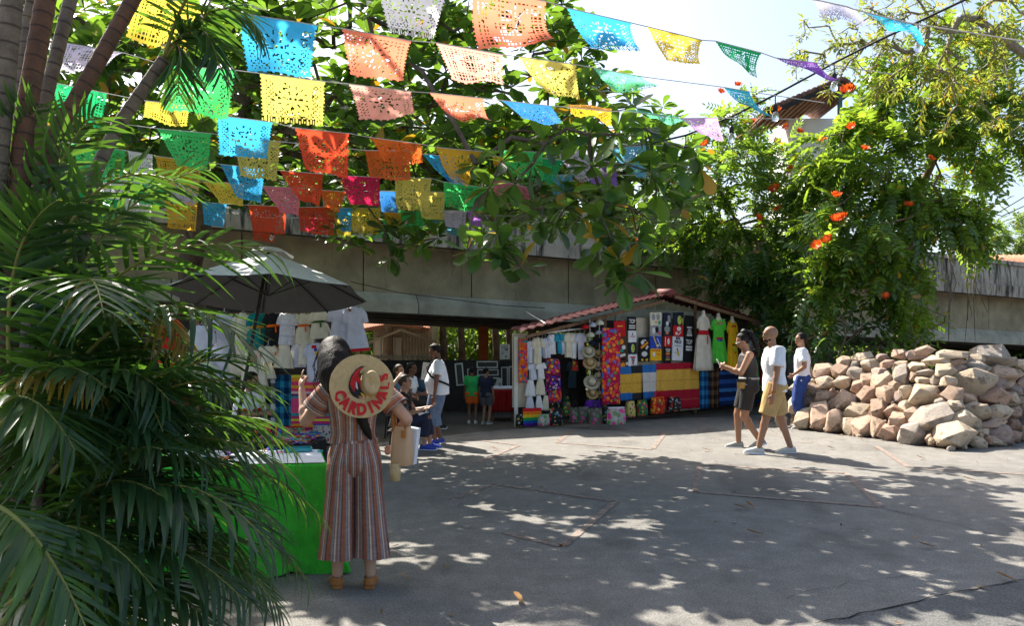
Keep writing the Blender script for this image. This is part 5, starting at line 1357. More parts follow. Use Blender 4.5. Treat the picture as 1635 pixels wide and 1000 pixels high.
f0 = [(i * nu + j, (i + 1) * nu + j, (i + 1) * nu + (j + 1) % nu, i * nu + (j + 1) % nu) for i in range(nr) for j in range(nu)]
MB().add(v[:m_], f0).build('canopy', M_canvas, um, True)
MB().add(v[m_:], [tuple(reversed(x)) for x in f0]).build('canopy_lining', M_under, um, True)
vv = []
for (r0, z0) in ((.0, za + .06), (.16, za + .05), (.30, za - .03)):
    for j in range(24): vv.append([max(r0, .004) * math.cos(j * PI / 12) , max(r0, .004) * math.sin(j * PI / 12), z0 + .012 * math.sin(j * PI / 1.5) * (r0 > .2)])
MB().add(vv, [(i * 24 + j, (i + 1) * 24 + j, (i + 1) * 24 + (j + 1) % 24, i * 24 + (j + 1) % 24) for i in range(2) for j in range(24)]).build('vent_cap', M_canvas, um, True)
MB().tube([(-.5, 0, 0), (0, .02, za)], .022, 8).build('pole', M_dark, um, True)
for k in range(nseg):
    a = 2 * PI * k / nseg + .35
    MB().tube([(0, 0, za - .04), (R_ * .5 * math.cos(a), R_ * .5 * math.sin(a), za + (zr - za) * .46 - .035), (R_ * .98 * math.cos(a), R_ * .98 * math.sin(a), zr - .02)], .009, 5).build('rib', M_dark, um)
    MB().tube([(0, 0, zr - .02), (R_ * .5 * math.cos(a), R_ * .5 * math.sin(a), za + (zr - za) * .46 - .04)], .007, 5).build('strut', M_dark, um)
vv, ff, _ = rings([(-.5, 0, .0, .26, .26), (-.5, 0, .06, .26, .26), (-.5, 0, .09, .06, .06), (-.44, 0, .35, .05, .05)], 20); MB().add(vv, ff).build('base', M_dark, um)

um.rotation_euler = (0, 0, 0)
TILT = Matrix.Translation((0, 0, 2.2)) @ Matrix.Rotation(-.15, 4, 'X') @ Matrix.Translation((0, 0, -2.2))
for ch in um.children:
    if ch.name.split('.')[0] not in ('pole', 'base'): ch.data.transform(TILT)
# ================================================================== cut-paper banners on strings
FLAGC = {'yellow': (.78, .58, .07), 'olive yellow': (.70, .58, .12), 'blue': (.05, .42, .78), 'royal blue': (.04, .22, .62), 'sky blue': (.16, .48, .70), 'coral': (.86, .24, .14), 'salmon pink': (.84, .38, .30), 'red': (.80, .09, .035), 'magenta red': (.70, .02, .10), 'orange red': (.85, .16, .03), 'green': (.07, .62, .16), 'dark green': (.02, .40, .14), 'mint green': (.18, .72, .42), 'teal': (.03, .42, .42), 'white': (.86, .84, .88), 'lilac': (.56, .50, .66), 'purple': (.36, .14, .62), 'pale violet': (.62, .36, .72), 'amber': (.82, .40, .03), 'gold': (.78, .46, .04), 'turquoise': (.05, .50, .70), 'pink': (.80, .22, .30), 'grey violet': (.50, .48, .60)}
def papermat(name, c):
    m, nt, b = newmat('paper ' + name)
    v = coords(nt); f1 = noise_n(nt, v, 5, 4); k = ramp(nt, f1, [(.3, .86), (.7, 1.1)])
    cc = mixc(nt, 1.0, c, k, 'MULTIPLY')
    nt.links.new(cc, b.inputs['Base Color']); b.inputs['Roughness'].default_value = .55; b.inputs['Specular IOR Level'].default_value = .35
    bp = nd(nt, 'Bump', Strength=.2, Distance=.02); nt.links.new(noise_n(nt, v, 14, 3), bp.inputs['Height']); nt.links.new(bp.outputs[0], b.inputs['Normal'])
    tr = nt.nodes.new('ShaderNodeBsdfTranslucent'); nt.links.new(cc, tr.inputs[0])
    mx = nt.nodes.new('ShaderNodeMixShader'); mx.inputs[0].default_value = .60
    nt.links.new(b.outputs[0], mx.inputs[1]); nt.links.new(tr.outputs[0], mx.inputs[2]); nt.links.new(mx.outputs[0], nt.nodes['Material Output'].inputs[0])
    return m
PAP = {k: papermat(k, c) for k, c in FLAGC.items()}
NU, NV = 50, 40
def holes(kind, r):
    """boolean grid of paper cells that stay, rows from the string down"""
    u = (np.arange(NU) + .5) / NU; v = (np.arange(NV) + .5) / NV; U, V = np.meshgrid(u, v)
    keep = np.ones((NV, NU), bool); W, Hh = 1.0, .8
    a, b = U * W, V * Hh
    def lat(p, w): return (((a + b) / p % 1) > w) & (((a - b) / p % 1) > w)
    def sqr(p, w): return ((a / p % 1) > w) & ((b / p % 1) > w)
    cx, cy = .5, .48; x, y = (U - cx), (V - cy) * .8; rad = np.hypot(x, y); th = np.arctan2(y, x)
    L = lat(.070, .46) if kind % 2 == 0 else lat(.060, .50)
    if kind == 3: L = sqr(.055, .42)
    side = (U < .20) | (U > .80); body = (V > .10) & (V < .90) & (U > .06) & (U < .94)
    fig = rad < (.27 + .05 * np.cos(3 * th + kind))
    keep &= ~(L & body & ((side & ~fig) | (V > .72) & ~fig & (kind != 1) | (V < .26) & (kind in (1, 3)) & ~fig))
    if kind == 3: keep &= ~(L & body & (rad < .20))
    # petals, skull and scroll slits of the figure
    ph = r.uniform(0, 6); k = r.choice([5, 6, 7, 8])
    pet = (np.cos(k * th + ph) > .72) & (rad > .09) & (rad < .155)
    pet2 = (np.cos((k * 2 + 1) * th + ph) > .75) & (rad > .20) & (rad < .25)
    eyes = (np.hypot(np.abs(x) - .04, y + .02) < .022) | ((np.abs(x) < .035) & (np.abs(y - .055) < .008))
    if kind != 3: keep &= ~((pet | pet2 | eyes) & body)
    # loose leaf-shaped cuts
    for _ in range(12):
        sx, sy, an, ln = r.uniform(.14, .86), r.uniform(.14, .86), r.uniform(0, 3.14), r.uniform(.03, .065)
        dx, dy = (U - sx), (V - sy) * .8; p_ = dx * math.cos(an) + dy * math.sin(an); q_ = -dx * math.sin(an) + dy * math.cos(an)
        keep &= ~((np.abs(q_) < .012 * (1 - (p_ / ln) ** 2)) & (np.abs(p_) < ln))
    # scalloped bottom and side edges
    keep &= ~(V > .985 - .045 * np.abs(np.sin(U * PI * 8)))
    keep &= ~((U < .012 * (1 + np.sin(V * 80))) | (U > 1 - .012 * (1 + np.sin(V * 80))))
    if kind == 4: keep &= ~((V > .86) & ((U * 22 % 1) > .6))
    keep[:3] = True
    return keep
def banner(color, label, quad, D, r, size=.40, flip=1, Dr=None):
    TL, TR, BL, BR = quad
    Dr = D if Dr is None else Dr
    a, b = P(*TL, D), P(*TR, Dr)
    w = np.linalg.norm(b - a); Lh = w * .80
    def low(q, top, d):
        off = 0.0
        p = P(*q, d); Lp = np.linalg.norm(p - top)
        if Lp < Lh: off = math.sqrt(max(0, Lh * Lh - Lp * Lp)) * .8
        return P(*q, d + off * flip)
    c, d = low(BL, a, D), low(BR, b, Dr)
    u = np.linspace(0, 1, NU + 1); v = np.linspace(0, 1, NV + 1); U, V = np.meshgrid(u, v)
    U3, V3 = U[..., None], V[..., None]
    pts = (a * (1 - U3) + b * U3) * (1 - V3) + (c * (1 - U3) + d * U3) * V3
    n = nrm(np.cross(b - a, c - a)); ph = r.uniform(0, 6)
    bow = .10 * w * np.sin(PI * V) * (.3 + 1.7 * r.random()) + r.uniform(-.14, .14) * w * V ** 3 * (U - .5) * 2 + .055 * w * V * np.sin(U * 2 * PI * r.uniform(.7, 1.5) + ph) + .02 * w * np.sin(U * 9 + V * 5 + ph) * V
    pts = pts + n * bow[..., None]
    o0 = (a + b) / 2
    keep = holes(r.randrange(5), r)
    ii, jj = np.nonzero(keep); k = ii * (NU + 1) + jj
    f = np.stack([k, k + 1, k + NU + 2, k + NU + 1], 1)
    used, inv = np.unique(f, return_inverse=True); f = inv.reshape(f.shape)
    me = mesh_np('paper_banner', (pts.reshape(-1, 3) - o0)[used], f)
    o = link('paper_banner', me, PAP[color], None, True); o.location = o0
    return tag(o, label, 'banner', 'cut-paper banners')
ROWS = [
 ('string highest in the sky', 3.9, 4.3, [('grey violet', (1288, -4), (1352, 10), (1312, 26), (1386, 46)), ('turquoise', (1362, 14), (1450, 36), (1402, 42), (1481, 66))]),
 ('nearest string, topmost in the picture', 4.2, 5.3, [('white', (602, -28), (714, -8), (622, 54), (692, 66)), ('coral', (752, -22), (872, 2), (765, 83), (883, 68)), ('blue', (905, 12), (1008, 36), (948, 80), (1024, 83)), ('yellow', (1033, 42), (1122, 64), (1068, 100), (1118, 104)), ('dark green', (1142, 65), (1216, 84), (1188, 108), (1212, 126)), ('purple', (1238, 92), (1304, 100), (1296, 110), (1343, 128))]),
 ('second string from the top', 4.8, 6.4, [('yellow', (215, -14), (332, 12), (200, 62), (294, 92)), ('blue', (380, 20), (507, 40), (396, 118), (498, 124)), ('coral', (546, 45), (657, 65), (560, 122), (645, 133)), ('salmon pink', (696, 68), (803, 87), (722, 128), (804, 139)), ('olive yellow', (828, 90), (920, 103), (874, 150), (928, 161)), ('mint green', (948, 108), (1024, 122), (990, 151), (1058, 137)), ('turquoise', (1156, 139), (1196, 146), (1200, 172), (1238, 188))]),
 ('third string from the top', 5.9, 7.2, [('lilac', (104, 68), (200, 85), (84, 118), (168, 108)), ('green', (263, 104), (376, 112), (262, 175), (364, 196)), ('olive yellow', (415, 117), (519, 130), (418, 195), (517, 204)), ('salmon pink', (557, 134), (656, 146), (574, 193), (664, 189)), ('coral', (686, 148), (772, 157), (742, 190), (788, 193)), ('royal blue', (799, 160), (880, 169), (838, 193), (899, 201)), ('amber', (904, 171), (976, 178), (911, 187), (977, 194)), ('mint green', (998, 177), (1062, 186), (1040, 191), (1092, 201)), ('pale violet', (1085, 189), (1146, 188), (1118, 213), (1160, 231))]),
 ('fourth string from the top', 6.7, 8.2, [('dark green', (76, 130), (171, 149), (88, 172), (160, 206)), ('yellow', (232, 161), (304, 168), (228, 192), (298, 204)), ('blue', (346, 184), (435, 195), (350, 250), (426, 256)), ('red', (471, 204), (557, 213), (488, 276), (557, 285)), ('orange red', (590, 219), (673, 230), (612, 265), (676, 262)), ('gold', (696, 235), (769, 242), (720, 292), (748, 298)), ('green', (798, 240), (868, 243), (816, 285), (872, 291)), ('lilac', (886, 240), (951, 239), (930, 292), (965, 282)), ('sky blue', (972, 237), (1034, 232), (1008, 282), (1034, 286))]),
 ('fifth string from the top', 7.5, 8.8, [('green', (250, 205), (337, 213), (284, 268), (327, 273)), ('olive yellow', (370, 219), (448, 226), (385, 284), (441, 291)), ('orange red', (582, 240), (652, 241), (590, 285), (658, 292)), ('blue', (675, 246), (724, 250), (718, 288), (747, 302)), ('amber', (786, 249), (818, 252), (788, 264), (816, 268)), ('dark green', (860, 252), (902, 256), (866, 288), (880, 298)), ('purple', (940, 254), (988, 260), (944, 295), (988, 298))]),
 ('sixth string from the top', 8.2, 9.5, [('green', (110, 228), (200, 240), (120, 288), (190, 296)), ('white', (204, 241), (244, 247), (206, 292), (240, 298)), ('gold', (247, 249), (322, 258), (256, 305), (316, 312)), ('blue', (351, 262), (423, 270), (378, 316), (416, 326)), ('red', (446, 272), (517, 278), (480, 322), (509, 329)), ('magenta red', (540, 280), (607, 283), (560, 328), (607, 331)), ('olive yellow', (630, 284), (689, 285), (632, 336), (687, 339)), ('green', (707, 290), (779, 300), (710, 336), (771, 338)), ('pink', (785, 284), (846, 300), (790, 325), (846, 333)), ('sky blue', (880, 280), (914, 278), (885, 321), (919, 325))]),
 ('seventh string from the top', 9.2, 10.4, [('white', (146, 272), (202, 280), (150, 318), (206, 322)), ('green', (212, 281), (262, 285), (214, 326), (258, 330)), ('lilac', (268, 286), (318, 290), (272, 326), (312, 330)), ('yellow', (323, 290), (389, 293), (354, 325), (388, 331)), ('pink', (417, 297), (479, 300), (450, 340), (476, 346)), ('orange red', (510, 303), (553, 306), (518, 330), (541, 341)), ('royal blue', (605, 305), (633, 306), (609, 339), (635, 341)), ('olive yellow', (664, 305), (711, 307), (674, 350), (709, 353)), ('lilac', (706, 336), (746, 337), (712, 363), (743, 367)), ('purple', (746, 337), (772, 344), (750, 358), (766, 364))]),
 ('lowest string in front of the bridge', 10.2, 11.4, [('dark green', (122, 305), (196, 312), (128, 350), (196, 355)), ('white', (196, 312), (240, 316), (200, 352), (240, 356)), ('gold', (262, 319), (316, 322), (268, 366), (310, 370)), ('blue', (322, 322), (362, 326), (326, 360), (356, 364)), ('red', (395, 327), (456, 330), (404, 371), (455, 376)), ('red', (474, 331), (535, 330), (478, 373), (533, 377)), ('blue', (538, 332), (563, 332), (544, 369), (560, 373)), ('yellow', (556, 332), (608, 332), (563, 374), (606, 376)), ('amber', (612, 338), (640, 340), (620, 364), (641, 368)), ('green', (634, 335), (678, 337), (640, 365), (678, 368))]),
 ('short string hanging lowest of all', 11.2, 11.9, [('red', (398, 346), (440, 348), (404, 384), (436, 388)), ('magenta red', (484, 348), (526, 349), (488, 366), (522, 368)), ('yellow', (532, 348), (562, 350), (538, 376), (560, 379)), ('green', (591, 351), (629, 352), (592, 381), (628, 383)), ('teal', (684, 350), (714, 352), (690, 364), (710, 366)), ('sky blue', (704, 361), (742, 362), (708, 374), (741, 376))]),
]
M_string = mat('white_twine', (.55, .52, .47), .8)
rr = random.Random(5)
for ri, (rn, Da, Db, fl) in enumerate(ROWS):
    xs = [q[1][0] for q in fl]; lo, hi = min(xs) - 60, max(q[2][0] for q in fl) + 60
    def dd(px): return Da + (Db - Da) * (px - 100) / 1100.0
    if ri == 0: dd = lambda px: 4.0
    seen = {}
    pts = [P(fl[0][1][0] - 260, fl[0][1][1] - 34, dd(fl[0][1][0] - 260))] if ri not in (0, 9) else []
    for i, (c, TL, TR, BL, BR) in enumerate(fl):
        lab = f'{c} paper banner, {ORD[i]} from the palms, {rn}'
        banner(c, lab, (TL, TR, BL, BR), dd(TL[0]), rr, Dr=dd(TR[0]), flip=1)
        pts += [P(TL[0], TL[1], dd(TL[0])), P(TR[0], TR[1], dd(TR[0]))]
    e = fl[-1][2]
    if ri == 0: pts += [P(e[0] + 250, e[1] + 40, dd(0))]; pts = [P(1150, -40, 4.0)] + pts
    elif ri != 9: pts.append(P(e[0] + 120, e[1] + (18 if ri < 3 else 2), dd(e[0] + 120)))
    b = MB(); b.tube(pts, .0035, 5); o = b.build('banner_string', M_string)
    o.location = pts[0]; o.data.transform(Matrix.Translation(-Vector(pts[0])))
    tag(o, f'thin white twine, the {rn} of paper banners', 'string', 'banner strings')

# ---- cable with hanging glass bulbs
M_glass, nt, bb = newmat('clear_bulb_glass')
bb.inputs['Transmission Weight'].default_value = .9; bb.inputs['Roughness'].default_value = .05; bb.inputs['IOR'].default_value = 1.3; bb.inputs['Base Color'].default_value = (.9, .93, .95, 1)
nt_f = noise_n(nt, coords(nt), 20); bq = nd(nt, 'Bump', Strength=.03); nt.links.new(nt_f, bq.inputs['Height']); nt.links.new(bq.outputs[0], bb.inputs['Normal'])
M_sock = mat('black_socket', (.02, .02, .02), .5)
cpts = [(960, 240, 8.6), (1030, 231, 8.4), (1095, 216, 8.2), (1168, 186, 8.0), (1240, 150, 7.8), (1332, 100, 7.5), (1395, 68, 7.3), (1465, 35, 7.1), (1560, -10, 6.8), (1640, -60, 6.6)]
cable('light_cable', 'black festoon cable rising to the upper corner of the sky', [P(*q) for q in cpts], .011, M_sock, 'cable', .0)
def bulb(label, px, py, D, s=1.0, drop=.09):
    o = thing('light_bulb', label, 'light bulb', at(px, py, D), 0, 'unlit festoon bulbs')
    o.scale = (s, s, s)
    MB().tube([(0, 0, 0), (0, 0, -drop)], .006, 6).build('lead', M_sock, o)
    v, f, _ = rings([(0, 0, -drop - .07, .022, .022), (0, 0, -drop - .02, .024, .024), (0, 0, -drop, .014, .014)], 12); MB().add(v, f).build('socket', M_sock, o, True)
    v, f, _ = rings([(0, 0, -drop - .175, .004, .004), (0, 0, -drop - .165, .024, .024), (0, 0, -drop - .14, .034, .034), (0, 0, -drop - .11, .032, .032), (0, 0, -drop - .075, .018, .018)], 14); MB().add(v, f).build('glass', M_glass, o, True)
    MB().tube([(0, 0, -drop - .08), (.006, 0, -drop - .13), (-.006, 0, -drop - .13), (0, 0, -drop - .08)], .0015, 4).build('filament', M_wire, o)
for i, (px, py, D) in enumerate(((1095, 216, 8.2), (1168, 186, 8.0), (1238, 151, 7.8), (1332, 101, 7.5), (1466, 36, 7.1))):
    bulb(['clear bulb hanging beside the almond leaves, lowest on the cable', 'clear bulb hanging below the violet banner', 'clear bulb in a black socket in front of the tower roof eave', 'clear bulb hanging at the tower roof peak', 'clear bulb high up beside the turquoise banner'][i], px, py, D)
for i, (px, py, D) in enumerate(((434, 366, 11), (506, 366, 11), (922, 284, 9.5), (576, 360, 11.4), (778, 352, 10.4))):
    bulb(['small bulb peeking out under the first red banner of the lowest string', 'small bulb peeking out under the second red banner of the lowest string', 'small bulb between the sky blue banner and almond leaves', 'small bulb under the yellow banner of the lowest string', 'small bulb near the almond twig before the bridge'][i], px, py, D, .8, .02)
# ================================================================== palms
def ringed(name, c, c2, ringc):
    m, nt, b = newmat(name)
    v = coords(nt); f1 = noise_n(nt, v, 9, 5, .65); f2 = noise_n(nt, v, 60, 3)
    cc = mixc(nt, ramp(nt, f1, [(.35, 0.0), (.65, 1.0)]), c, c2)
    tc = nt.nodes.new('ShaderNodeTexCoord'); sp = nt.nodes.new('ShaderNodeSeparateXYZ'); nt.links.new(tc.outputs['UV'], sp.inputs[0])
    fr = math_n(nt, 'FRACT', math_n(nt, 'MULTIPLY', sp.outputs[1], 11.0))
    cc = mixc(nt, ramp(nt, fr, [(.0, 1.0), (.10, 0.0), (.88, 0.0), (1.0, 1.0)]), cc, ringc)
    nt.links.new(cc, b.inputs['Base Color']); b.inputs['Roughness'].default_value = .8
    bp = nd(nt, 'Bump', Strength=.5, Distance=.02); nt.links.new(math_n(nt, 'ADD', f1, f2), bp.inputs['Height']); nt.links.new(bp.outputs[0], b.inputs['Normal'])
    return m
M_stem_g = ringed('grey_ringed_stem', (.20, .155, .105), (.11, .08, .055), (.035, .025, .018))
M_stem_r = ringed('brown_ringed_stem', (.16, .068, .03), (.085, .042, .022), (.035, .02, .012))
M_rachis = mat('palm_rachis', (.20, .20, .045), .5, .25, 8)
M_palm = leafmat('palm_leaflet', (.024, .066, .024), (.13, .28, .024), .32, .34, .35, .5, .0)
M_palm_y = leafmat('yellowing_leaflet', (.30, .21, .03), (.5, .33, .03), .4, .4, .3, .4, .0)
def leaflet(L=1.0, W=.05, droop=.25, n=6, fold=.35):
    v, f = [], []
    for i in range(n + 1):
        t = i / n; w = W / 2 * (math.sin(PI * min(1, t * 1.15 + .10)) ** .55 if t < .98 else .03) * (1 - .25 * t)
        z = -droop * t * t * L; y = L * t * (1 - .10 * droop * t)
        v += [[-w, y, z + fold * w], [0, y, z], [w, y, z + fold * w]]
    for i in range(n):
        a = 3 * i; f += [(a, a + 1, a + 4, a + 3), (a + 1, a + 2, a + 5, a + 4)]
    return np.array(v), np.array(f)
LEAFLETS = [leaflet(1, .072, .22), leaflet(1, .068, .42), leaflet(1, .076, .12), leaflet(1, .066, .65)]
LM = {}
def lmesh(i, m):
    if (i, m.name) not in LM:
        me = mesh_np('leaflet', *LEAFLETS[i]); me.materials.append(m); me.polygons.foreach_set('use_smooth', np.ones(len(me.polygons), bool)); LM[(i, m.name)] = me
    return LM[(i, m.name)]
def frond(parent, p0, p1, p2, L=.42, n=34, single=False, m=None, v_angle=.35, twist=0.0, droop=.35, start=.14):
    """one feather frond: arching rachis with paired, pointed leaflets"""
    m = m or M_palm; O = np.asarray(parent.location)
    p0, p1, p2 = (np.asarray(q, float) for q in (p0, p1, p2))
    def bz(t): return (1 - t) ** 2 * p0 + 2 * t * (1 - t) * p1 + t * t * p2
    ts = np.linspace(0, 1, 16); pts = np.array([bz(t) for t in ts])
    b = MB(); b.tube(pts - O, np.interp(ts, [0, 1], [.014, .0025]), 6); fr = b.build('frond', M_rachis, parent, True)
    pos, ax, hint, sc = [], [], [], []
    for i in range(n):
        t = start + (1 - start) * (i + .5) / n
        p = bz(t); tg = nrm(2 * (1 - t) * (p1 - p0) + 2 * t * (p2 - p1)); up = np.array([0, 0, 1.0]); side = np.cross(tg, up)
        side = nrm(side) if np.linalg.norm(side) > .15 else nrm(np.cross(tg, [.3, -1, 0])); nn = nrm(np.cross(side, tg))
        c_, s_ = math.cos(twist), math.sin(twist); side, nn = side * c_ + nn * s_, nn * c_ - side * s_
        ln = L * (.45 + .75 * math.sin(PI * (t * .86 + .10)) ** .8) * rng.uniform(.9, 1.08); fw = .45 + .75 * t
        for sd in (-1, 1):
            d = nrm(side * sd + tg * fw + nn * v_angle + rng.normal(size=3) * .06); d = nrm(d - np.array([0, 0, droop * rng.uniform(.5, 1.2)]))
            pos.append(p); ax.append(d); hint.append(nn + rng.normal(size=3) * .12); sc.append(ln)
    pos = np.array(pos); ax = np.array(ax); sc = np.array(sc); R = rot_from(ax, np.array(hint)); ti = rng.integers(0, 4, len(pos))
    if single:
        for i in range(len(pos)):
            o = bpy.data.objects.new('leaflet', lmesh(int(ti[i]), m)); col.objects.link(o); o.parent = fr
            M4 = np.eye(4); M4[:3, :3] = R[i] * sc[i]; M4[:3, 3] = pos[i] - O; o.matrix_local = Matrix(M4.tolist())
    else:
        V, Fc, k = [], [], 0
        for t in range(4):
            s_ = ti == t
            if s_.any():
                v, f = scatter(LEAFLETS[t], R[s_], pos[s_] - O, sc[s_]); V.append(v); Fc.append(f + k); k += len(v)
        o = link('leaflets', mesh_np('leaflets', np.concatenate(V), np.concatenate(Fc)), m, fr, True); o['kind'] = 'stuff'
    return fr
def fpx(parent, a, b, c, **k): return frond(parent, P(*a), P(*b), P(*c), **k)
# --- clump of ringed stems in the upper corner
stems = empty('ringed_palm', P(40, 0, 4.6) * [1, 1, 0], 0, 'tall clump of leaning ringed palm stems rising from the fronds', 'palm')
SO = np.asarray(stems.location)
def stem(pts, w, m):
    pts = [P(*q) for q in pts]; dense = []; L = 0
    for a, c in zip(pts[:-1], pts[1:]):
        for i in range(28): dense.append(a + (c - a) * i / 28)
    dense.append(pts[-1]); dense = np.array(dense)
    Ls = np.concatenate([[0], np.cumsum(np.linalg.norm(np.diff(dense, axis=0), axis=1))])
    r_ = w / 2 * (1 + .07 * np.maximum(0, np.sin(Ls * 11 * 2 * PI)) ** 3)
    b = MB(); b.tube(dense - SO, r_, 12); b.build('stem', m, stems, True, uv=True)
stem([(-30, 700, 4.3), (0, 200, 4.3), (22, -30, 4.3)], .105, M_stem_g)
stem([(0, 760, 4.2), (38, 200, 4.4), (78, -30, 4.6)], .105, M_stem_r)
stem([(40, 700, 4.5), (62, 200, 4.7), (120, -30, 4.9)], .075, M_stem_g)
stem([(20, 640, 4.4), (85, 220, 4.5), (150, 110, 4.6), (228, -30, 4.8)], .085, M_stem_r)
stem([(90, 640, 4.8), (150, 280, 4.8), (185, 205, 4.9), (262, 95, 5.0)], .075, M_stem_g)
stem([(10, 640, 4.6), (22, 250, 4.8), (45, 30, 5.0), (60, -30, 5.0)], .07, M_stem_g)
# hanging fronds at the head of the leaning stem
for a, b_, c in (((262, 95, 5.0), (330, -10, 5.0), (352, 120, 4.9)), ((262, 95, 5.0), (290, 20, 5.1), (285, 150, 5.0)), ((262, 95, 5.0), (360, -50, 5.0), (420, 60, 5.1)), ((262, 95, 5.0), (300, -60, 4.9), (370, -40, 4.7))):
    fpx(stems, a, b_, c, L=.34, n=26, droop=.5, m=M_palm)
# --- the low fronds that fill the corner of the picture
clump = empty('areca_palm', P(-40, 0, 4.0) * [1, 1, 0], 0, 'dense areca palm clump whose arching fronds fill the picture corner', 'palm')
CO = np.asarray(clump.location)
BIG = [  # base, control, tip in photo pixels and depth; leaflet length, twist
 ((60, 640, 4.2), (170, 330, 4.1), (440, 405, 4.0), .42, .35),
 ((40, 560, 4.3), (120, 200, 4.3), (300, 300, 4.2), .42, .2),
 ((60, 640, 4.0), (140, 350, 3.9), (165, 500, 3.2), .42, 0.0),
 ((70, 660, 4.1), (240, 380, 4.0), (405, 560, 3.8), .46, .1),
 ((80, 760, 3.9), (250, 560, 3.8), (430, 620, 3.8), .36, .3),
 ((60, 900, 3.6), (260, 660, 3.5), (440, 880, 3.4), .44, .0),
 ((-30, 800, 3.0), (60, 820, 2.9), (140, 1010, 2.8), .36, 0.0)]
for a, b_, c, L, tw in BIG:
    fpx(clump, a, b_, c, L=L, n=21, single=True, twist=tw, droop=.30)
MORE = [
 ((20, 600, 4.4), (10, 260, 4.4), (60, 170, 4.4), .40, .2), ((30, 600, 4.4), (60, 250, 4.4), (150, 185, 4.4), .40, .2), ((30, 640, 4.3), (150, 300, 4.5), (330, 270, 4.7), .38, .2),
 ((20, 640, 4.2), (-10, 380, 4.1), (90, 320, 4.0), .42, .1), ((50, 640, 4.3), (250, 470, 4.3), (360, 640, 4.2), .38, .1), ((60, 700, 4.0), (200, 520, 3.9), (260, 690, 3.6), .42, .0),
 ((0, 720, 3.8), (60, 520, 3.6), (170, 620, 3.4), .38, .1), ((40, 780, 3.8), (180, 600, 3.7), (330, 740, 3.6), .42, .1), ((60, 800, 3.9), (300, 620, 3.9), (470, 760, 3.9), .36, .1),
 ((50, 900, 3.6), (160, 680, 3.5), (300, 830, 3.3), .42, .0), ((60, 950, 3.5), (220, 780, 3.4), (390, 960, 3.3), .42, .1), ((80, 1000, 3.4), (240, 850, 3.3), (340, 1010, 3.2), .40, .1),
 ((-20, 900, 3.2), (120, 760, 3.2), (260, 960, 3.1), .42, .1), ((-40, 700, 3.4), (30, 560, 3.3), (120, 720, 3.2), .42, .1), ((0, 1000, 3.2), (100, 880, 3.1), (230, 1020, 3.0), .40, .0),
 ((60, 820, 4.2), (330, 700, 4.2), (450, 850, 4.1), .34, .1), ((70, 760, 4.4), (280, 600, 4.4), (400, 690, 4.4), .34, .3), ((40, 700, 4.6), (220, 480, 4.6), (300, 600, 4.6), .40, .2),
 ((10, 640, 4.6), (120, 400, 4.6), (230, 480, 4.6), .42, .1), ((0, 620, 4.5), (40, 350, 4.5), (20, 480, 4.2), .44, .1), ((30, 680, 4.6), (-20, 480, 4.5), (50, 600, 4.2), .42, .0), ((70, 880, 4.2), (220, 760, 4.2), (380, 800, 4.2), .38, .2),
 ((60, 900, 4.4), (300, 780, 4.4), (420, 940, 4.2), .36, .1), ((40, 820, 4.6), (150, 650, 4.6), (250, 760, 4.5), .42, .2), ((90, 700, 4.8), (230, 520, 4.8), (250, 600, 4.7), .40, .5), ((60, 560, 4.8), (100, 330, 4.8), (230, 350, 4.8), .42, .2), ((-20, 560, 4.6), (30, 250, 4.6), (110, 380, 4.4), .42, .0)]
for a, b_, c, L, tw in MORE:
    fpx(clump, a, b_, c, L=L, n=26, twist=tw, droop=.32)
# random inner fronds thicken the clump
for i in range(34):
    bx, by, D = rng.uniform(-60, 110), rng.uniform(620, 1000), rng.uniform(3.4, 4.9)
    a = P(bx, by, D); an = rng.uniform(-.6, 1.2); ln = rng.uniform(.5, 1.0)
    mid = a + np.array([math.cos(an) * ln * .5, -math.sin(an) * ln * .3 + .1, rng.uniform(.25, .75)]); tip = mid + np.array([math.cos(an) * ln * .6, -math.sin(an) * .3, rng.uniform(-.5, .05)])
    frond(clump, a, mid, tip, L=.40, n=24, twist=rng.uniform(-.4, .4))
for a, b_, c in (((120, 820, 4.3), (350, 640, 4.4), (515, 830, 4.5)), ((150, 880, 4.2), (360, 720, 4.3), (490, 930, 4.3)), ((120, 760, 4.4), (330, 600, 4.5), (470, 720, 4.6)), ((130, 920, 4.0), (330, 800, 4.0), (450, 980, 3.9)), ((110, 700, 4.5), (300, 540, 4.5), (440, 660, 4.6))):
    fpx(clump, a, b_, c, L=.34, n=30, twist=.15, droop=.4)
fpx(clump, (-20, 640, 3.6), (60, 560, 3.5), (150, 620, 3.4), L=.26, n=20, m=M_palm_y, droop=.6)
fpx(clump, (200, 470, 4.3), (270, 490, 4.2), (300, 560, 4.1), L=.26, n=14, m=M_palm_y, droop=.7)
for px, D, h in ((-30, 3.9, 1.5), (20, 4.1, 1.7), (60, 4.3, 1.6), (0, 4.5, 1.8), (40, 3.7, 1.0), (70, 4.0, 1.2)):
    a = P(px, 0, D) * [1, 1, 0]; b = MB(); b.tube([a - CO, a - CO + [.03, 0, h * .5], a - CO + [.08, -.02, h]], [.04, .035, .022], 8); b.build('stem', M_stem_g, clump, True, uv=True)
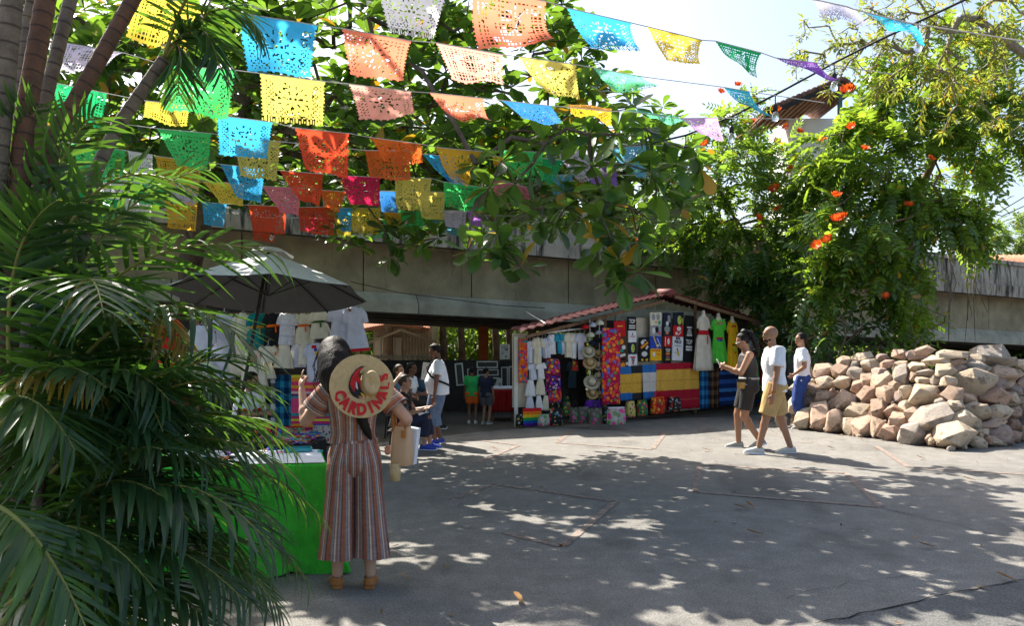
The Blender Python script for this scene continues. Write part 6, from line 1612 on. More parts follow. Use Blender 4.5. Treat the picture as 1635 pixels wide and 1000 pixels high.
# ================================================================== people
def remesh(mb, voxel, smooth=3, fac=.5):
    """one continuous skin over overlapping solids"""
    me = mesh_np('tmp', np.concatenate(mb.v), mb.f)
    o = bpy.data.objects.new('tmp', me); col.objects.link(o)
    m = o.modifiers.new('r', 'REMESH'); m.mode = 'VOXEL'; m.voxel_size = voxel
    if smooth:
        s_ = o.modifiers.new('s', 'SMOOTH'); s_.iterations = smooth; s_.factor = fac
    dg = bpy.context.evaluated_depsgraph_get()
    out = bpy.data.meshes.new_from_object(o.evaluated_get(dg))
    bpy.data.objects.remove(o); bpy.data.meshes.remove(me)
    return out
def wrinkle(me, amp, f=9.0, seed=0, zf=1.0):
    from mathutils import noise as mn
    n = len(me.vertices); co = np.empty(n * 3); me.vertices.foreach_get('co', co); co = co.reshape(-1, 3)
    no = np.empty(n * 3); me.vertices.foreach_get('normal', no); no = no.reshape(-1, 3)
    k = np.array([mn.noise(Vector((c[0] * f + seed, c[1] * f, c[2] * f * zf))) + .5 * mn.noise(Vector((c[0] * f * 2.3, c[1] * f * 2.3 + seed, c[2] * f * 1.2 * zf))) for c in co])
    me.vertices.foreach_set('co', (co + no * (k * amp)[:, None]).ravel()); me.update()
def cone(mb, a, b, ra, rb, n=12):
    a, b = np.asarray(a, float), np.asarray(b, float)
    mb.tube([a, a + (b - a) * .5, b], [ra, (ra + rb) / 2, rb], n); mb.ell(a, (ra,) * 3, None, 12, 8); mb.ell(b, (rb,) * 3, None, 12, 8)
def ik(a, b, l1, l2, hint):
    a, b, hint = (np.asarray(q, float) for q in (a, b, hint)); d = b - a; L = np.linalg.norm(d); L2 = min(L, (l1 + l2) * .999); u = d / (L + 1e-9)
    x = (l1 * l1 - l2 * l2 + L2 * L2) / (2 * L2); h = math.sqrt(max(0, l1 * l1 - x * x)); p = hint - u * hint.dot(u); p = nrm(p)
    return a + u * x + p * h
def hand(mb, w, el, s, curl=.35, spread=1.0, palm_n=None, point=False):
    """palm with four unequal bent fingers and a thumb leaving its side"""
    f = nrm(np.asarray(w) - np.asarray(el)); n = np.asarray(palm_n, float) if palm_n is not None else np.array([0, 1.0, 0])
    n = nrm(n - f * n.dot(f)); sd = np.cross(f, n); c = np.asarray(w) + f * .05 * s
    mb.ell(c, (.052 * s, .040 * s, .018 * s), np.stack([f, sd, n], 1), 12, 8)
    for i, (o_, L) in enumerate(((-.028, .066), (-.009, .078), (.010, .072), (.028, .056))):
        cu = curl * (0.25 if (point and i < 1) else 1.0) * (1 + .15 * i)
        p = c + (f * .044 + sd * o_) * s; d = nrm(f + sd * o_ * 4 * spread); pts = [p]
        for k, q in enumerate((.45, .32, .23)):
            a = cu * (k + 1); d2 = nrm(d * math.cos(a) + n * math.sin(a)); p = p + d2 * L * q * s; pts.append(p)
        mb.tube(pts, np.array([.0095, .009, .0082, .0065]) * s, 7); mb.ell(pts[-1], (.007 * s,) * 3, None, 8, 6)
    p = c + (-f * .02 - sd * .034) * s; pts = [p, p + (f * .03 - sd * .022 + n * .012) * s, p + (f * .056 - sd * .022 + n * .026) * s]
    mb.tube(pts, np.array([.0125, .0105, .008]) * s, 7); mb.ell(pts[-1], (.008 * s,) * 3, None, 8, 6)
def shoe(parent, an, fwd, s, m, sole=None, L=.27, up=.0, name='shoe'):
    """trainer under an ankle: rounded upper and a separate sole"""
    an = np.asarray(an, float); f = nrm([fwd[0], fwd[1], fwd[2] if len(fwd) > 2 else 0.0]); sd = nrm(np.cross([0, 0, 1.0], f)); n = np.cross(f, sd); R = np.stack([f, sd, n], 1)
    base = an - n * (an[2] * 0 + .085 * s); b = MB()
    def ringp(x, z, w, n_=14): return [base + f * x * s + sd * w * s * math.sin(2 * PI * j / n_) * 1.0 + f * 0 + n * (z * s * .5 + z * s * .5 * math.cos(2 * PI * j / n_)) for j in range(n_)]
    secs = [(-.075, .05, .025), (-.065, .085, .034), (-.02, .10, .038), (.03, .095, .040), (.09, .072, .046), (.15, .052, .043), (.185, .038, .03), (.198, .026, .012)]
    v, fc = [], []
    for x, z, w in secs: v += ringp(x, z, w)
    for i in range(len(secs) - 1): fc += [(i * 14 + j, i * 14 + (j + 1) % 14, (i + 1) * 14 + (j + 1) % 14, (i + 1) * 14 + j) for j in range(14)]
    fc.append(tuple(range(13, -1, -1))); fc.append(tuple((len(secs) - 1) * 14 + j for j in range(14)))
    o = b.add(v, fc).build(name, m, parent, True)
    b = MB(); pts = [(-.08, .028), (-.05, .038), (.03, .038), (.10, .048), (.16, .043), (.205, .018), (.205, -.018), (.16, -.043), (.10, -.046), (.03, -.038), (-.05, -.038), (-.08, -.028)]
    v = [base + f * x * s + sd * y * s + n * z * s for z in (-.012, .014) for x, y in pts]; k = len(pts)
    b.add(v, [tuple(range(k - 1, -1, -1)), tuple(range(k, 2 * k))] + [(i, (i + 1) % k, k + (i + 1) % k, k + i) for i in range(k)]).build('sole', sole or M_white, o)
    return o
HAIRM = mat('black_hair', (.008, .0065, .006), .55, .3, 30, .4, 90, spec=.2)
HAIRB = mat('brown_hair', (.06, .035, .02), .5, .3, 30, .4, 90)
def person(label, pos, facing, h, sk, shirt, pants, opt):
    """builds a clothed figure facing local +x; opt overrides the joints and garment cut"""
    g_ = opt.get; s = h / 1.75; wd = g_('build', 1.0)
    root = empty('person', pos, facing, label, 'person', g_('group'))
    J = dict(pel=(0, 0, .95), che=(0, 0, 1.28), nek=(0, 0, 1.47), hed=(.02, 0, 1.635),
             sL=(0, .175, 1.42), sR=(0, -.175, 1.42), wL=(.06, .25, .84), wR=(.06, -.25, .84), hL=(0, .09, .93), hR=(0, -.09, .93), aL=(0, .10, .085), aR=(0, -.10, .085))
    J.update(g_('J', {})); J = {k: np.asarray(v, float) * s for k, v in J.items()}
    ua, fa, th, sh_ = .30 * s, .26 * s, .44 * s, .425 * s
    E = {}
    for d in 'LR':
        sg = 1 if d == 'L' else -1
        E['e' + d] = ik(J['s' + d], J['w' + d], ua, fa, g_('eh' + d, (-.8, sg * .5, -.2)))
        E['k' + d] = ik(J['h' + d], J['a' + d], th, sh_, g_('kh' + d, (1, sg * .08, 0)))
    S_ = s * (1 + (wd - 1) * .5)
    b = MB()
    # head with face
    H = J['hed']; yaw = g_('yaw', 0.0); pit = g_('pitch', 0.0)
    Rz = np.array([[math.cos(yaw), -math.sin(yaw), 0], [math.sin(yaw), math.cos(yaw), 0], [0, 0, 1]]); Ry = np.array([[math.cos(pit), 0, math.sin(pit)], [0, 1, 0], [-math.sin(pit), 0, math.cos(pit)]]); RH = Rz @ Ry
    def hp(x, y, z): return H + RH @ (np.array([x, y, z]) * s)
    b.ell(hp(-.008, 0, .03), np.array([.098, .078, .092]) * s, RH, 18, 12); b.ell(hp(.018, 0, -.03), np.array([.076, .064, .082]) * s, RH, 16, 12); b.ell(hp(.05, 0, -.085), np.array([.03, .032, .025]) * s, RH, 10, 8)
    b.ell(hp(.094, 0, -.012), np.array([.018, .013, .024]) * s, RH, 10, 8); b.ell(hp(.088, 0, -.055), np.array([.012, .024, .008]) * s, RH, 10, 6); b.ell(hp(.086, 0, .03), np.array([.012, .05, .012]) * s, RH, 10, 6)
    for sg in (-1, 1): b.ell(hp(-.008, sg * .077, -.008), np.array([.018, .008, .03]) * s, RH, 10, 8)
    cone(b, J['nek'] - [0, 0, .05 * s], hp(-.012, 0, -.05), .056 * S_, .05 * S_)
    # torso
    mid = (J['pel'] + J['che']) / 2
    def tor(c, rx, ry, rz, ext=0): b.ell(c, (rx * S_, ry * S_, rz * s), None, 18, 12)
    belly = g_('belly', 0.0)
    tor(J['pel'], .115, .16, .12); tor(mid + [.02 * belly * s, 0, 0], .10 + .05 * belly, .135 + .02 * belly, .16); tor(J['che'] + [.01 * s, 0, 0], .115, .155, .16); tor((J['che'] + J['nek']) / 2, .08, .13, .10)
    for d in 'LR':
        cone(b, J['s' + d] * .9 + J['nek'] * .1 - [0, 0, .005 * s], J['s' + d], .058 * S_, .055 * S_)
        cone(b, J['s' + d], E['e' + d], .052 * S_, .040 * S_); cone(b, E['e' + d], J['w' + d], .040 * S_, .026 * s)
        f_ = nrm(J['w' + d] - E['e' + d]); b.ell(E['e' + d] + f_ * .08 * s, np.array([.07 * s, .040 * S_, .040 * S_]), np.stack([f_, nrm(np.cross(f_, [.1, .3, 1])), np.cross(f_, nrm(np.cross(f_, [.1, .3, 1])))], 1), 10, 8)
        sg = 1 if d == 'L' else -1
        hand(b, J['w' + d], E['e' + d], s, g_('curl' + d, .35), 1.0, g_('pn' + d, (0, -sg, 0)), g_('point' + d, False))
        cone(b, J['h' + d], E['k' + d], .088 * S_, .056 * S_, 14); cone(b, E['k' + d], J['a' + d], .054 * S_, .036 * S_, 12)
        c_ = E['k' + d] + (J['a' + d] - E['k' + d]) * .28; b.ell(c_ - nrm(np.cross(np.cross([1, 0, 0], J['a' + d] - E['k' + d]), [0, 0, 1]) + [1e-6, 0, 0]) * 0, (.052 * S_, .05 * S_, .10 * s), None, 12, 8)
        ff = np.asarray(g_('foot' + d, (1, sg * .12, 0)), float); cone(b, J['a' + d] - [0, 0, .03 * s], J['a' + d] + nrm(ff) * .10 * s - [0, 0, .055 * s], .034 * s, .026 * s)
        if g_('glute', True): b.ell(J['h' + d] + [-.055 * s, 0, -.01 * s], (.085 * S_, .085 * S_, .10 * s), None, 12, 8)
    link('body', remesh(b, g_('voxel', .012), 2), sk, root, True)
    for sg in (-1, 1):
        b = MB(); b.ell(hp(.089, sg * .032, .008), np.array([.006, .012, .006]) * s, RH, 8, 6); b.build('eye', M_sock, root)
        b = MB(); b.tube([hp(.098, sg * .018, .028), hp(.096, sg * .034, .033), hp(.086, sg * .05, .028)], .004 * s, 5); b.build('eyebrow', HAIRM, root)
    b = MB(); b.tube([hp(.094, -.022, -.056), hp(.1, 0, -.054), hp(.094, .022, -.056)], .004 * s, 5); b.build('mouth', mat('lips', (.30, .10, .08), .5), root)
    # garments
    if shirt is not None:
        b = MB(); low = g_('hem', -.06); q = g_('loose', 1.13); P_, C_ = J['pel'], J['che']
        def tw(t): return P_ + (C_ - P_) * t
        bl = 1 + .35 * belly
        sec = [(tw(low / .33), .128 * bl, .172 * bl), (tw(.1), .125 * bl * (1 + .1 * belly), .165 * bl), (tw(.45), .112 * (1 + .8 * belly), .150 * bl), (tw(.85), .125 * (1 + .2 * belly), .168), (tw(1.15), .118, .172), (C_ + (J['nek'] - C_) * .72, .085, .16), (J['nek'] - [0, 0, .02 * s], .055, .075)]
        v, f = [], []; n = 24
        for k, (c, rx, ry) in enumerate(sec):
            for j in range(n):
                a = 2 * PI * j / n; off = belly * .03 * s * math.exp(-((k - 2) ** 2) / 2) ; v.append(np.asarray(c) + [rx * q * S_ * math.cos(a) + off, ry * q * S_ * math.sin(a), 0])
        for i in range(len(sec) - 1): f += [(i * n + j, i * n + (j + 1) % n, (i + 1) * n + (j + 1) % n, (i + 1) * n + j) for j in range(n)]
        f.append(tuple(range(n - 1, -1, -1))); f.append(tuple((len(sec) - 1) * n + j for j in range(n))); b.add(v, f)
        sl = g_('sleeve', .62)
        for d in 'LR':
            if sl > 0:
                A, B = J['s' + d], E['e' + d]; top = A * .62 + J['nek'] * .38
                b.tube([top - [0, 0, .03 * s], A, A + (B - A) * sl * .5, A + (B - A) * min(sl, 1.0)], np.array([.07, .079, .077, .080]) * S_ * g_('sloose', 1.0), 14)
        me = remesh(b, .012, 3); wrinkle(me, .011 * s, 10, len(label), .7); link(g_('shirt_name', 'shirt'), me, shirt, root, True)
    if pants is not None:
        b = MB(); pl = g_('leg', 1.0); q = g_('ploose', 1.12)
        b.ell(J['pel'] + [0, 0, -.01 * s], (.128 * S_ * min(q, 1.1) / 1.1 * (1 + .2 * belly), .172 * S_ * min(q, 1.1) / 1.1 * (1 + .1 * belly), .12 * s), None, 20, 12)
        b.tube([J['pel'] + [0, 0, .10 * s], J['pel'] + [0, 0, -.02 * s]], np.array([.118, .13]) * S_ * (1 + .3 * belly), 20, ry=np.array([.15, .172]) * S_ * (1 + .1 * belly), ref=(1, 0, 0))
        for d in 'LR':
            A, K_, N_ = J['h' + d], E['k' + d], J['a' + d]
            if g_('glute', True): b.ell(A + [-.055 * s, 0, -.01 * s], (.093 * S_, .09 * S_, .105 * s), None, 12, 8)
            pts = [A + [0, 0, .04 * s], A + (K_ - A) * .5]; rr_ = [.102, .092]
            kl = min(pl, .5) / .5; pts.append(A + (K_ - A) * kl * .99); rr_.append(.078 if pl >= .5 else .085)
            if pl > .55:
                t = (pl - .5) / .5; pts += [K_ + (N_ - K_) * t * .5, K_ + (N_ - K_) * t]; rr_ += [.068, .062]
            b.tube(pts, np.array(rr_) * S_ * q, 16)
        me = remesh(b, .012, 3); wrinkle(me, .010 * s * g_('pwr', 1.0), 9, 3, .6); link(g_('pants_name', 'trousers'), me, pants, root, True)
    for d in 'LR':
        if g_('shoes') is not None:
            sg = 1 if d == 'L' else -1; shoe(root, J['a' + d], g_('foot' + d, (1, sg * .12, 0)), s, g_('shoes'), g_('sole'))
    # hair
    hm = g_('hairm', HAIRM); hk = g_('hair', 'short')
    if hk:
        b = MB(); v, f = ellipsoid((0, 0, 0), (1, 1, 1), None, 26, 18)
        loc_ = v * np.array([.108, .088, .104]); ok = (loc_[:, 2] > -.02) | (loc_[:, 0] < -.005 if hk != 'short' else loc_[:, 0] < -.03)
        front = (loc_[:, 0] > .045) & (loc_[:, 2] < .055)
        sc_ = np.where(ok & ~front, 1.0, .80)[:, None]
        pts = np.array([hp(*(q + [-.012, 0, .032])) for q in loc_ * sc_]); b.add(pts, f)
        o = b.build('hair', hm, root, True)
        wrinkle(o.data, .006 * s, 26, 2)
        if hk == 'bun':
            b = MB(); b.ell(hp(-.06, 0, .135), np.array([.05, .05, .042]) * s, RH, 14, 10); b.tube([hp(-.09, 0, .12), hp(-.15, .01, .07), hp(-.17, .0, -.06), hp(-.15, .0, -.20), hp(-.12, 0, -.30)], np.array([.035, .045, .05, .045, .02]) * s, 10); me = remesh(b, .012, 2); wrinkle(me, .012, 22, 4); link('ponytail', me, hm, root, True)
        if hk == 'long':
            b = MB(); b.tube([hp(-.04, 0, .02), hp(-.085, 0, -.08), hp(-.10, 0, -.22)], np.array([.085, .075, .04]) * s, 12); me = remesh(b, .012, 2); wrinkle(me, .01, 20, 4); link('hair', me, hm, root, True)
    if g_('beard'):
        b = MB(); b.ell(hp(.052, 0, -.075), np.array([.046, .046, .036]) * s, RH, 14, 10); b.ell(hp(.022, 0, -.062), np.array([.05, .064, .03]) * s, RH, 14, 10); me = remesh(b, .008, 2); wrinkle(me, .004, 40, 1); link('beard', me, mat('beard_hair', (.03, .02, .015), .8, .4, 60, .5, 160, spec=.1), root, True)
    root_J = dict(J); root_J.update(E); root_J['hp'] = hp; root_J['s'] = s
    return root, root_J
K_light = skin('light_skin', (.52, .30, .20)); K_med = skin('medium_skin', (.33, .17, .10)); K_dark = skin('dark_skin', (.17, .075, .042)); K_tan = skin('tan_skin', (.40, .21, .13))
M_denim = mat('faded_denim', (.13, .18, .27), .9, .25, 14, .3, 90); M_khaki = mat('khaki_twill', (.50, .33, .14), .9, .12, 9, .25, 90); M_sport = mat('charcoal_sportswear', (.028, .026, .027), .65, .15, 8, .1)
M_bluesh = mat('blue_shoe', (.03, .06, .35), .6); M_greysh = mat('grey_shoe', (.30, .30, .29), .7, .2, 20); M_palesh = mat('pale_shoe', (.55, .54, .50), .7, .15, 20)
M_tee = cloth('bright_white_tee', (.78, .79, .84), .05); M_leather = mat('tan_leather', (.38, .15, .04), .55, .2, 12)

# ---- walking couple
p = G(1183, 716)
r, j = person('woman in charcoal sports shorts and tank top looking at her phone', (p[0] + .1, p[1], 0), PI * .97, 1.72, K_med, M_sport, M_sport, dict(build=1.30, J=dict(pel=(-.02, 0, .96), che=(.0, 0, 1.28), nek=(.02, 0, 1.47), hed=(.07, 0, 1.625), aL=(-.16, .08, .14), aR=(.12, -.08, .085), wL=(.33, .06, 1.24), wR=(.33, -.07, 1.22)), ehL=(-.3, .6, -1), ehR=(-.3, -.6, -1), footL=(1, .05, -.35), footR=(1, -.05, 0), hem=-.02, loose=1.03, sleeve=0, leg=.40, ploose=1.02, pwr=.3, pants_name='shorts', shirt_name='tank_top', shoes=M_greysh, hair='bun', pitch=.35, curlL=.7, curlR=.7))
hp = j['hp']
b = MB()
for sg in (-1, 1):
    b.ell(hp(.098, sg * .034, .006), np.array([.008, .026, .018]), None, 12, 8); b.tube([hp(.09, sg * .055, .01), hp(.0, sg * .085, .012)], .003, 5)
b.tube([hp(.102, -.02, .01), hp(.102, .02, .01)], .003, 5); gl = b.build('sunglasses', mat('pale_frame', (.5, .48, .45), .3), r)
w = (j['wL'] + j['wR']) / 2 + [.09, 0, .05]
MBp = MB(); MBp.box((0, 0, 0), (.012, .075, .15), R=np.array([[math.cos(.5), 0, math.sin(.5)], [0, 1, 0], [-math.sin(.5), 0, math.cos(.5)]]))
ph = MBp.build('phone', mat('white_phone', (.7, .62, .62), .4)); mw = Matrix.Translation(Vector(r.location)) @ Matrix.Rotation(PI * .97, 4, 'Z'); ph.location = mw @ Vector(w); ph.rotation_euler = (0, 0, PI * .97)
tag(ph, 'pale phone held up in both hands by the sporty woman', 'phone')
b = MB(); v, f, _ = rings([(-.02, 0, 1.03, .150, .182), (-.02, 0, 1.06, .148, .18)], 28); b.add(v, f); b.build('belt', mat('grey_belt', (.35, .33, .33), .5), r, True)
wb = thing('waist_pouch', 'small gold and black pouch at the sporty woman\'s hip', 'pouch', tuple(mw @ Vector((.13, .19, .90))), PI * .97)
b = MB(); v, f, uv = rings([(0, 0, 0, .05, .03), (0, 0, .03, .06, .035), (0, 0, .11, .055, .03), (0, 0, .13, .04, .02)], 18); b.add(v, f); b.build('body', mat('gold_fabric', (.32, .2, .06), .5, .3, 30), wb, True); MB().box((0, .0, .115), (.11, .07, .03)).build('flap', M_black, wb)

p = G(1237, 725)
r, j = person('bearded bald man in white t-shirt and khaki shorts walking', (p[0], p[1], 0), PI * .99, 1.80, K_med, M_tee, M_khaki, dict(build=1.2, J=dict(pel=(0, 0, .96), che=(.015, 0, 1.29), nek=(.03, 0, 1.48), hed=(.06, 0, 1.64), aL=(.24, .08, .10), aR=(-.24, -.08, .085), wL=(.10, .27, .84), wR=(-.02, -.27, .86)), footL=(1, .05, .08), footR=(1, -.05, -.0), hem=-.10, loose=1.16, sleeve=.72, sloose=1.15, leg=.47, ploose=1.28, pants_name='shorts', shoes=M_palesh, hair=None, beard=True, curlL=.4, pitch=.05))
b = MB(); v, f, _ = rings([(0, 0, -.014, .036, .034), (0, 0, .014, .036, .034)], 16, cap=False); b.add(v, f); o = b.build('wristband', M_leather, r); o.location = j['wL'] * .9 + j['eL'] * .1
# ---- man beyond the rocks
p = P(1290, 640, 14.6)
r, j = person('dark-haired man in white t-shirt and blue jeans standing behind the rocks', (p[0], 14.9, 0), PI * .93, 1.74, K_med, M_tee, mat('blue_jeans', (.03, .06, .22), .9, .2, 12), dict(build=1.08, J=dict(wL=(.16, .16, 1.0), wR=(.02, -.26, .86)), ehL=(-.6, .8, -.3), sleeve=.7, sloose=1.1, hem=-.08, loose=1.13, leg=1.0, shoes=M_greysh, yaw=.15))
# ---- big-bellied man under the bridge edge
p = G(700, 709)
r, j = person('heavyset man in white t-shirt with chest strap and long denim shorts', (p[0], p[1], 0), PI * 1.02, 1.56, K_dark, M_tee, M_denim, dict(build=1.22, belly=.8, J=dict(hed=(.06, 0, 1.62), wL=(.06, .33, .86), wR=(.02, -.33, .84), aL=(.06, .09, .085), aR=(-.03, -.09, .085)), ehL=(-.5, .9, 0), ehR=(-.5, -.9, 0), hem=-.08, loose=1.06, sleeve=.74, sloose=1.0, leg=.74, ploose=1.32, pants_name='long_shorts', shoes=M_bluesh, hair='short', pitch=.30))
s_ = j['s']; b = MB(); b.tube([(.02 * s_, .06 * s_, 1.50 * s_), (.14 * s_, .10 * s_, 1.40 * s_), (.19 * s_, .16 * s_, 1.28 * s_), (.12 * s_, .235 * s_, 1.19 * s_), (0, .262 * s_, 1.12 * s_), (-.14 * s_, .215 * s_, 1.06 * s_), (-.20 * s_, .05 * s_, 1.02 * s_)], .016, 6); b.build('chest_strap', M_black, r, True)
# ---- seated woman and the group at the display
stool = thing('stool', 'dark low stool under the seated woman in black', 'stool', (P(640, 0, 12.1)[0] + .02, 12.05, 0)); MB().box((0, 0, .27), (.38, .38, .04)).build('seat', M_dark, stool)
for sx in (-1, 1):
    for sy in (-1, 1): MB().tube([(sx * .17, sy * .17, 0), (sx * .14, sy * .14, .26)], .014, 6).build('leg', M_dark, stool)
p = P(640, 0, 12.1)
r, j = person('seated woman in black print top with her hand held out', (p[0], 12.05, 0), -.05, 1.62, K_tan, floral('black_print_blouse', (.02, .02, .022), [(.12, .12, .11), (.02, .02, .02), (.08, .07, .05)], 22, .35), mat('navy_trousers', (.022, .028, .055), .9), dict(build=1.15, J=dict(pel=(-.02, 0, .41), che=(.03, 0, .73), nek=(.05, 0, .91), hed=(.08, 0, 1.065), sL=(.05, .17, .86), sR=(.05, -.17, .86), hL=(0, .09, .40), hR=(0, -.09, .40), aL=(.46, .10, .085), aR=(.40, -.10, .085), wL=(.42, .14, .66), wR=(.38, -.12, .64)), khL=(.5, 0, 1), khR=(.5, 0, 1), ehL=(-.3, .4, -1), ehR=(-.3, -.4, -1), pnL=(0, 0, 1), pnR=(0, 0, 1), sleeve=.25, leg=.84, shoes=M_bluesh, hair='short', hairm=HAIRB, glute=False))
b = bag('black patent handbag on the seated woman\'s lap', 640, 660, 11.75, 24, 16, mat('patent_black', (.015, .015, .017), .25, .3, 30, .4, 60, spec=.7), M_black, .1, None, 'handbag', False)
p = P(651, 0, 14.4)
r, j = person('woman in white shirt with clipped dark hair at the display table', (p[0], 14.4, 0), -.15, 1.60, K_dark, M_white, M_dark, dict(J=dict(pel=(0, 0, .56), che=(.04, 0, .88), nek=(.06, 0, 1.06), hed=(.09, 0, 1.21), sL=(.05, .17, 1.01), sR=(.05, -.17, 1.01), hL=(0, .09, .55), hR=(0, -.09, .55), aL=(.38, .1, .085), aR=(.36, -.1, .085), wL=(.36, .15, .72), wR=(.36, -.13, .72)), khL=(.5, 0, 1), khR=(.5, 0, 1), glute=False, ehL=(-.6, .4, -1), ehR=(-.6, -.4, -1), sleeve=.6, hem=-.04, hair='short', shoes=M_dark, voxel=.014, yaw=-.3))
p = P(671, 0, 14.9)
r, j = person('person in blue patterned shirt partly hidden by the pale print', (p[0], 14.9, 0), .1, 1.50, K_med, plaid('blue_check_shirt', (.05, .10, .16), (.08, .16, .24), (.14, .22, .30), 3, 3), M_dark, dict(J=dict(pel=(0, 0, .56), che=(.04, 0, .88), nek=(.06, 0, 1.06), hed=(.09, 0, 1.21), sL=(.05, .17, 1.01), sR=(.05, -.17, 1.01), hL=(0, .09, .55), hR=(0, -.09, .55), aL=(.38, .1, .085), aR=(.36, -.1, .085), wL=(.36, .15, .72), wR=(.36, -.13, .72)), khL=(.5, 0, 1), khR=(.5, 0, 1), glute=False, hem=-.04, sleeve=.7, hair='short', shoes=M_dark, voxel=.014))
p = P(631, 0, 13.6)
r, j = person('brown-haired person raising an arm beside the hat brim', (p[0], 13.6, 0), -.5, 1.58, K_tan, soft('dull_blue_cloth', (.08, .14, .20)), M_dark, dict(J=dict(pel=(0, 0, .56), che=(.04, 0, .88), nek=(.06, 0, 1.06), hed=(.09, 0, 1.21), sL=(.05, .17, 1.01), sR=(.05, -.17, 1.01), hL=(0, .09, .55), hR=(0, -.09, .55), aL=(.38, .1, .085), aR=(.36, -.1, .085), wL=(.36, .15, .72), wR=(.24, -.22, 1.12)), khL=(.5, 0, 1), khR=(.5, 0, 1), glute=False, hem=-.04, ehR=(.3, -1, -.6), sleeve=.3, hair='short', hairm=HAIRB, shoes=M_dark, voxel=.014))
for x_, y_, lb_ in ((P(651, 0, 14.4)[0], 14.4, 'dark stool of the woman in white at the display'), (P(671, 0, 14.9)[0], 14.9, 'dark stool of the blue-shirted person'), (P(631, 0, 13.6)[0], 13.6, 'dark stool of the brown-haired person')):
    sq_ = thing('stool', lb_, 'stool', (x_, y_, 0)); MB().box((0, 0, .41), (.34, .34, .04)).build('seat', M_dark, sq_)
    for sx in (-1, 1):
        for sy in (-1, 1): MB().tube([(sx * .15, sy * .15, 0), (sx * .12, sy * .12, .40)], .014, 6).build('leg', M_dark, sq_)
# ---- children under the bridge
p = G(754, 676)
r, j = person('child in green t-shirt and orange shorts seen from behind', (p[0], p[1], 0), PI * .5, 1.10, K_dark, soft('green_tee', (.03, .34, .09)), soft('orange_shorts', (.62, .12, .02)), dict(build=1.15, J=dict(hed=(.02, 0, 1.62)), hem=-.12, loose=1.18, sleeve=.8, leg=.36, ploose=1.3, pants_name='shorts', shoes=M_palesh, hair='short', voxel=.014))
p = G(776, 677)
r, j = person('child in navy t-shirt and grey shorts looking sideways', (p[0], p[1], 0), PI * .35, 1.08, K_med, C_navy, soft('grey_shorts', (.10, .10, .11)), dict(build=1.1, hem=-.12, loose=1.18, sleeve=.8, leg=.40, ploose=1.3, pants_name='shorts', shoes=M_greysh, hair='short', voxel=.014, yaw=-.4))
# ---- seller behind the palms
st2 = thing('stool', 'dark stool of the seller behind the bracelet table', 'stool', (P(378, 0, 10.6)[0], 10.75, 0)); MB().box((0, 0, .42), (.36, .36, .04)).build('seat', M_dark, st2)
for sx in (-1, 1):
    for sy in (-1, 1): MB().tube([(sx * .16, sy * .16, 0), (sx * .13, sy * .13, .41)], .014, 6).build('leg', M_wire, st2)
p = P(378, 0, 10.6)
r, j = person('seated seller in white shirt with red sleeve cuffs working on bracelets', (p[0], 10.7, 0), -.15, 1.60, K_med, M_tee, M_dark, dict(J=dict(pel=(0, 0, .56), che=(.08, 0, .87), nek=(.14, 0, 1.04), hed=(.19, 0, 1.18), sL=(.12, .17, .99), sR=(.12, -.17, .99), hL=(0, .09, .55), hR=(0, -.09, .55), aL=(.36, .1, .085), aR=(.34, -.1, .085), wL=(.42, .10, .72), wR=(.40, -.12, .72)), khL=(.5, 0, 1), khR=(.5, 0, 1), ehL=(-.2, .5, -1), ehR=(-.2, -.5, -1), sleeve=.75, leg=.95, hair='short', shoes=M_dark, glute=False, pitch=.25))
for d in 'LR':
    A = j['s' + d]; B = j['e' + d]; q = A + (B - A) * .75; b = MB(); b.tube([q, q + (B - A) * .10], np.array([.083, .084]) * j['s'], 14); b.build('sleeve_cuff', C_red, r, True)

# ================================================================== the woman with the painted hat (seen from behind)
SJ = [(0, (.29, .14, .10)), (.10, (.64, .56, .46)), (.16, (.29, .145, .10)), (.30, (.26, .28, .31)), (.36, (.28, .14, .10)), (.50, (.38, .11, .05)), (.60, (.28, .14, .105)), (.70, (.09, .055, .05)), (.74, (.29, .14, .10)), (.86, (.26, .27, .30)), (.92, (.28, .135, .10))]
M_jump = stripes('striped_jumpsuit', SJ, axis=0, freq=14.0, inter='LINEAR', bump=.3)
wp = G(566, 938); WX, WY = wp[0], wp[1]
FWD = PI / 2 + .18
r, j = person('woman in striped wide-leg jumpsuit carrying a painted straw hat on her back', (WX, WY, 0), FWD, 1.60, K_light, None, None, dict(build=1.13, voxel=.008, J=dict(pel=(0, 0, .96), che=(.02, .01, 1.29), nek=(.06, .05, 1.47), hed=(.12, .145, 1.615), hL=(0, .095, .94), hR=(0, -.095, .94), aL=(.02, .12, .085), aR=(-.02, -.11, .085), wL=(.24, .38, 1.39), wR=(.12, -.30, 1.02), sL=(.02, .175, 1.41), sR=(.02, -.175, 1.41)), ehL=(-.2, .25, -1), ehR=(-.7, -.8, -.3), curlL=.75, pointL=True, pnL=(.3, -.8, 0), curlR=.5, footL=(1, .12, 0), footR=(1, -.10, 0), hair=None, pitch=.35, yaw=.2, glute=False))
s = j['s']; hp = j['hp']
JO = {k: v for k, v in j.items() if isinstance(v, np.ndarray)}
